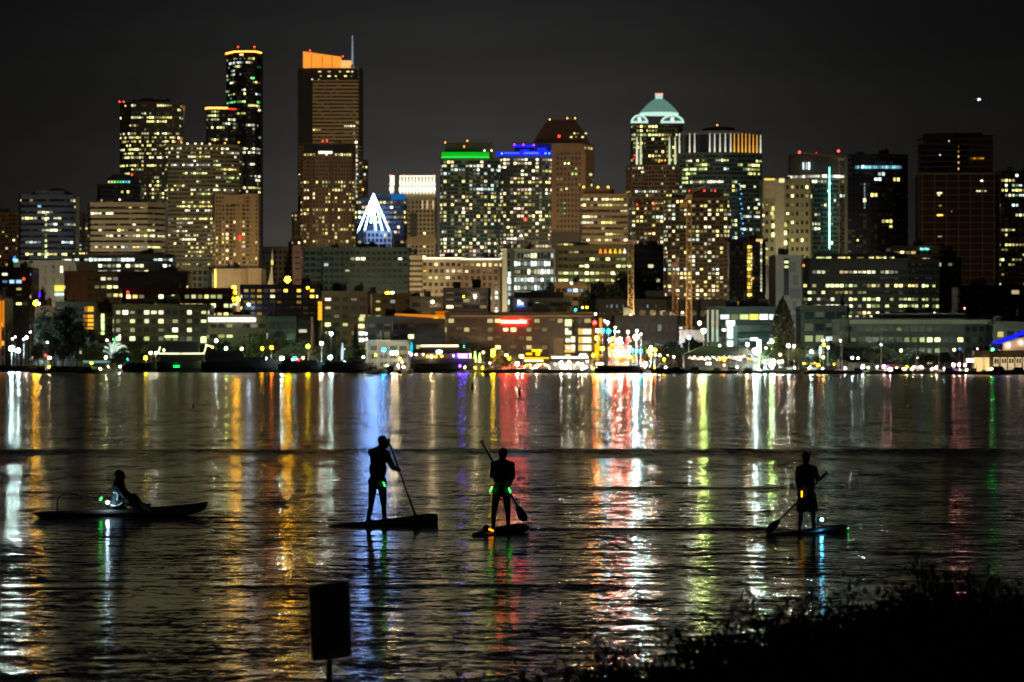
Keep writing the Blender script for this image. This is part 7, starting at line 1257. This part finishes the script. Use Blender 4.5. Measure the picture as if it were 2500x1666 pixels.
# paddler seen from behind with two green lights
YC = 86.0
loft('paddleboard', 'deck', 'dark paddleboard seen end on under the paddler with two green glow sticks', 'paddleboard', YC, [(1168, 1298, 1309, .14, -1.1), (1182, 1295, 1311, .24, -.8), (1217, 1291, 1309, .30, 0), (1250, 1286, 1306, .29, .7), (1270, 1284, 1302, .20, 1.1), (1277, 1286, 1298, .07, 1.25)], BOARD)
t, b, J, torso, arms = standing('paddler in a beanie and wetsuit seen from behind with green lights at the hips', YC, dict(head=(1228, 1108, .03), neck=(1227, 1126, 0), shoulder_l=(1206, 1136), shoulder_r=(1249, 1136), elbow_l=(1201, 1162, .06), elbow_r=(1252, 1165, .06), hand_l=(1218, 1160, .30), hand_r=(1244, 1182, .26), pelvis=(1225, 1196), hip_l=(1214, 1202), hip_r=(1236, 1202), knee_l=(1207, 1243, .04), knee_r=(1239, 1243, .04), ankle_l=(1204, 1281, -.1), ankle_r=(1241, 1279, .1), shaft0=(1177, 1083, .38), shaft=(1262, 1233, .2)), .93, Vector((.1, 1, 0)))
fuse(b, 'body', SUIT, t)
b = MB(); torso(b, .014); arms(b, .012); fuse(b, 'neoprene_top', JACK, t, .012)
b = MB(); b.ell(J['head'] + Vector((0, -.005, .035)), (.094, .104, .085), 14, 8); b.ell(J['head'] + Vector((0, -.075, -.04)), (.075, .05, .07), 12, 8); b.build('beanie', JACK, t, None, True)
paddle('paddle slung across the paddler with two green lights, broad blade down', YC, (1176, 1080, .40), (1283, 1274, .15), 0, bw=.092, bl=.40)
stick(1196, 1201, 1201, 1191, YC - .14, .011, GRN, 'left green glow stick at the hip of the beanie paddler'); stick(1246, 1203, 1242, 1192, YC - .14, .011, GRN, 'right green glow stick at the hip of the beanie paddler')
stick(1193, 1292, 1205, 1297, YC - .9, .020, ORG, 'orange glow stick lying on the end-on paddleboard')
t = root('dry_bag', P(1186, 1291, YC - .5), 'small dark bag on the tail of the end-on paddleboard', 'bag'); b = MB(); b.ell(P(1187, 1289, YC - .5), (.06, .07, .06), 10, 8); b.build('bag_body', BLACK, t, None, True); b = MB(); b.tube([P(1184, 1286, YC - .5), P(1186, 1282, YC - .5), P(1190, 1284, YC - .5)], .008, 5); b.build('handle', BLACK, t)
# paddler in shorts
YD = 86.0
loft('paddleboard', 'deck', 'dark paddleboard under the paddler in shorts at right', 'paddleboard', YD, [(1868, 1300, 1304, .05, -1), (1905, 1298, 1307, .28, -.6), (1953, 1296, 1309, .38, -.1), (1990, 1293, 1308, .38, .2), (2035, 1288, 1306, .32, .6), (2064, 1285, 1303, .18, .9), (2072, 1286, 1299, .06, 1)], BOARD)
t, b, J, torso, arms = standing('paddler in shorts with one arm raised on the paddle at right', YD, dict(head=(1968, 1119, .03), neck=(1968, 1138, 0), shoulder_l=(1950, 1147), shoulder_r=(1987, 1147), elbow_l=(1948, 1181, .08), elbow_r=(1999, 1173, .1), hand_l=(1957, 1216, .22), hand_r=(2019, 1158, .30), pelvis=(1969, 1210), hip_l=(1959, 1216), hip_r=(1981, 1216), knee_l=(1957, 1252, .05), knee_r=(1986, 1252, .05), ankle_l=(1953, 1289, 0), ankle_r=(1988, 1287, .1), shaft0=(2019, 1158, .30), shaft=(1948, 1224, .15)), .93, Vector((.25, 1, 0)), True)
fuse(b, 'body', SKIN, t)
b = MB(); torso(b, .018)
for e in 'lr': capsule(b, J['shoulder_' + e], J['elbow_' + e].lerp(J['shoulder_' + e], .05), .068, .054)
fuse(b, 'shirt', SHIRT, t, .013)
b = MB(); b.ell(J['pelvis'] + Vector((0, 0, .01)), (.172, .135, .15), 14, 10)
for e in 'lr':
    d = J['knee_' + e] - J['hip_' + e]; b.tube([J['hip_' + e], J['hip_' + e] + d * .5, J['hip_' + e] + d * .92], [.098, .105, .108], 12)
fuse(b, 'shorts', SHORT, t, .013)
b = MB(); b.ell(J['head'] + Vector((0, -.015, .035)), (.090, .10, .088), 14, 10); b.ell(J['head'] + Vector((0, -.05, -.01)), (.08, .065, .08), 12, 8); b.ell(J['head'] + Vector((-.01, 0, .115)), (.04, .05, .03), 8, 6); b.build('hair', HAIR, t, None, True)
paddle('paddle held low and slanting by the paddler in shorts', YD, (2021, 1156, .30), (1871, 1300, -.1), 0, bw=.08, bl=.40, tilt=Vector((.5, 1, .2)))
stick(1957.5, 1214, 1957.5, 1199, YD - .17, .014, YEL_, 'yellow glow stick on the back of the paddler in shorts')
t = root('mast_lamp', P(2005, 1288, YD + .3), 'blue-white lamp on a short stalk on the right paddleboard', 'lamp'); b = MB(); b.tube([P(2005, 1290, YD + .3), P(2006, 1272, YD + .3)], .008, 6); b.build('stalk', BLACK, t); q_ = .030; child('lamp_globe', ball(emit('board_lamp_glow', (.10, .62, 1), 60, sample='AUTO')), t, Matrix.Translation(P(2006.5, 1269, YD + .3)) @ Matrix.Diagonal((q_, q_, q_, 1)))
t = root('nose_light', P(2070, 1290, YD + .85), 'tiny green light at the nose of the right paddleboard', 'lamp'); child('lamp_globe', ball(hot('green', 8)), t, Matrix.Translation(P(2071, 1290, YD + .6)) @ Matrix.Diagonal((.010, .010, .010, 1))); b = MB(); b.box(t.location.x - .02, t.location.x + .02, YD + .8, YD + .84, t.location.z - .03, t.location.z + .02); b.build('clip', BLACK, t)
# seated kayaker
YA = 95.5
t = loft('canoe', 'hull', 'long dark canoe with an upswept bow carrying the seated paddler at left', 'canoe', YA, [(85, 1251, 1254, .02, -.5), (113, 1247, 1263, .13, -.42), (200, 1245, 1267, .26, -.2), (300, 1243, 1268, .30, 0), (357, 1240, 1268, .29, .15), (430, 1235, 1265, .2, .35), (485, 1229, 1252, .08, .5), (502, 1226, 1238, .02, .55)], SHELL)
b = MB(); b.tube([P(x, y, YA - .25) for x, y in ((140, 1247), (139.5, 1232), (141, 1219), (151, 1209), (168, 1205), (182, 1206), (200, 1213), (218, 1225), (236, 1236), (252, 1243))], .017, 6); b.build('hoop', BLACK, t)
b = MB(); b.ell(P(287, 1240, YA), (.22, .22, .07), 12, 6); b.build('seat', BLACK, t, None, True)
J = {k_: P(v[0], v[1], YA) + Vector((0, v[2], 0)) for k_, v in dict(head=(294, 1163, 0), neck=(292, 1180, 0), shoulder_l=(291, 1188, .17), shoulder_r=(288, 1188, -.17), elbow_l=(310, 1208, .2), elbow_r=(306, 1211, -.22), hand_l=(333, 1216, .1), hand_r=(326, 1219, -.1), pelvis=(285, 1231, 0), hip_l=(288, 1234, .1), hip_r=(288, 1234, -.1), knee_l=(324, 1212, .13), knee_r=(320, 1214, -.13), ankle_l=(352, 1238, .1), ankle_r=(348, 1239, -.1)).items()}
t = root('person', (J['pelvis'].x, YA, J['pelvis'].z - .1), 'hooded paddler sitting in the dark canoe lit by a small lamp', 'person'); b = MB()
head(b, J['head'], .108, Vector((1, -.15, -.1))); capsule(b, J['head'] - Vector((0, 0, .06)), J['neck'], .06, .07)
def torsoA(b, g):
    for u, rx, ry, rz in ((.25, .13, .20, .2), (.6, .13, .17, .2), (1, .15, .18, .15)): b.ell(J['neck'].lerp(J['pelvis'], u), (rx + g, ry + g, rz + g), 14, 10)
    for e in 'lr': capsule(b, J['neck'] - Vector((0, 0, .02)), J['shoulder_' + e], .06 + g, .068 + g); capsule(b, J['shoulder_' + e], J['elbow_' + e], .056 + g, .045 + g); capsule(b, J['elbow_' + e], J['elbow_' + e].lerp(J['hand_' + e], .88), .043 + g, .03 + g)
torsoA(b, 0)
for e in 'lr':
    capsule(b, J['hip_' + e], J['knee_' + e], .09, .065); capsule(b, J['knee_' + e], J['ankle_' + e], .06, .042); capsule(b, J['ankle_' + e], J['ankle_' + e] + Vector((.12, 0, .05)), .042, .032)
    hand(b, J['hand_' + e], J['hand_l'] - J['hand_r'] + Vector((.01, 0, 0)), J['hand_' + e] - J['elbow_' + e])
fuse(b, 'body', SUIT, t)
b = MB(); torsoA(b, .02); fuse(b, 'jacket', mat('paddling_jacket', (.03, .045, .05), .7), t, .013)
b = MB(); b.ell(J['head'] + Vector((-.03, 0, .02)), (.115, .115, .125), 14, 10); b.ell(J['neck'] + Vector((-.02, 0, .02)), (.12, .13, .08), 12, 8); b.build('hood', JACK, t, None, True)
RF = mat('reflective_tape', (.75, .8, .8), .35)
for pts in (((276, 1201), (285, 1203), (288, 1208)), ((287, 1206), (287, 1214), (286, 1222)), ((270, 1234), (277, 1236), (284, 1236)), ((288, 1235), (294, 1232), (299, 1228))): b = MB(); b.tube([P(x, y, YA - .235) for x, y in pts], .022, 5); b.build('reflective_strip', RF, t)
t = root('gear_bag', P(330, 1228, YA - .1), 'dark gear bag and leg cover heaped before the seated paddler', 'bag'); b = MB()
for x, y, r_ in ((318, 1225, .14), (330, 1228, .15), (341, 1234, .10)): b.ell(P(x, y, YA - .15), (r_, .14, r_ * .8), 12, 8)
fuse(b, 'bag_body', BLACK, t, .02); b = MB(); b.tube([P(316, 1212, YA - .2), P(322, 1205, YA - .2), P(324, 1212, YA - .2)], .012, 5); b.build('strap', BLACK, t)
paddle('paddle resting across the canoe in front of the seated paddler', YA, (318, 1212, -.12), (372, 1244, -.45), 0, grip=False, bl=.35, bw=.07)
t = root('deck_lamp', P(262, 1240, YA - .3), 'small bright white lamp on the canoe behind the seated paddler', 'lamp'); b = MB(); b.tube([P(262, 1246, YA - .3), P(262.5, 1230, YA - .3)], .012, 6); b.build('stalk', BLACK, t); child('lamp_globe', ball(emit('canoe_lamp_glow', (.55, .80, 1), 75, sample='AUTO')), t, Matrix.Translation(P(263, 1227, YA - .3)) @ Matrix.Diagonal((.034, .034, .034, 1)))
stick(244, 1221, 249, 1215, YA - .4, .018, GRN, 'green glow stick on the canoe left of the white lamp')
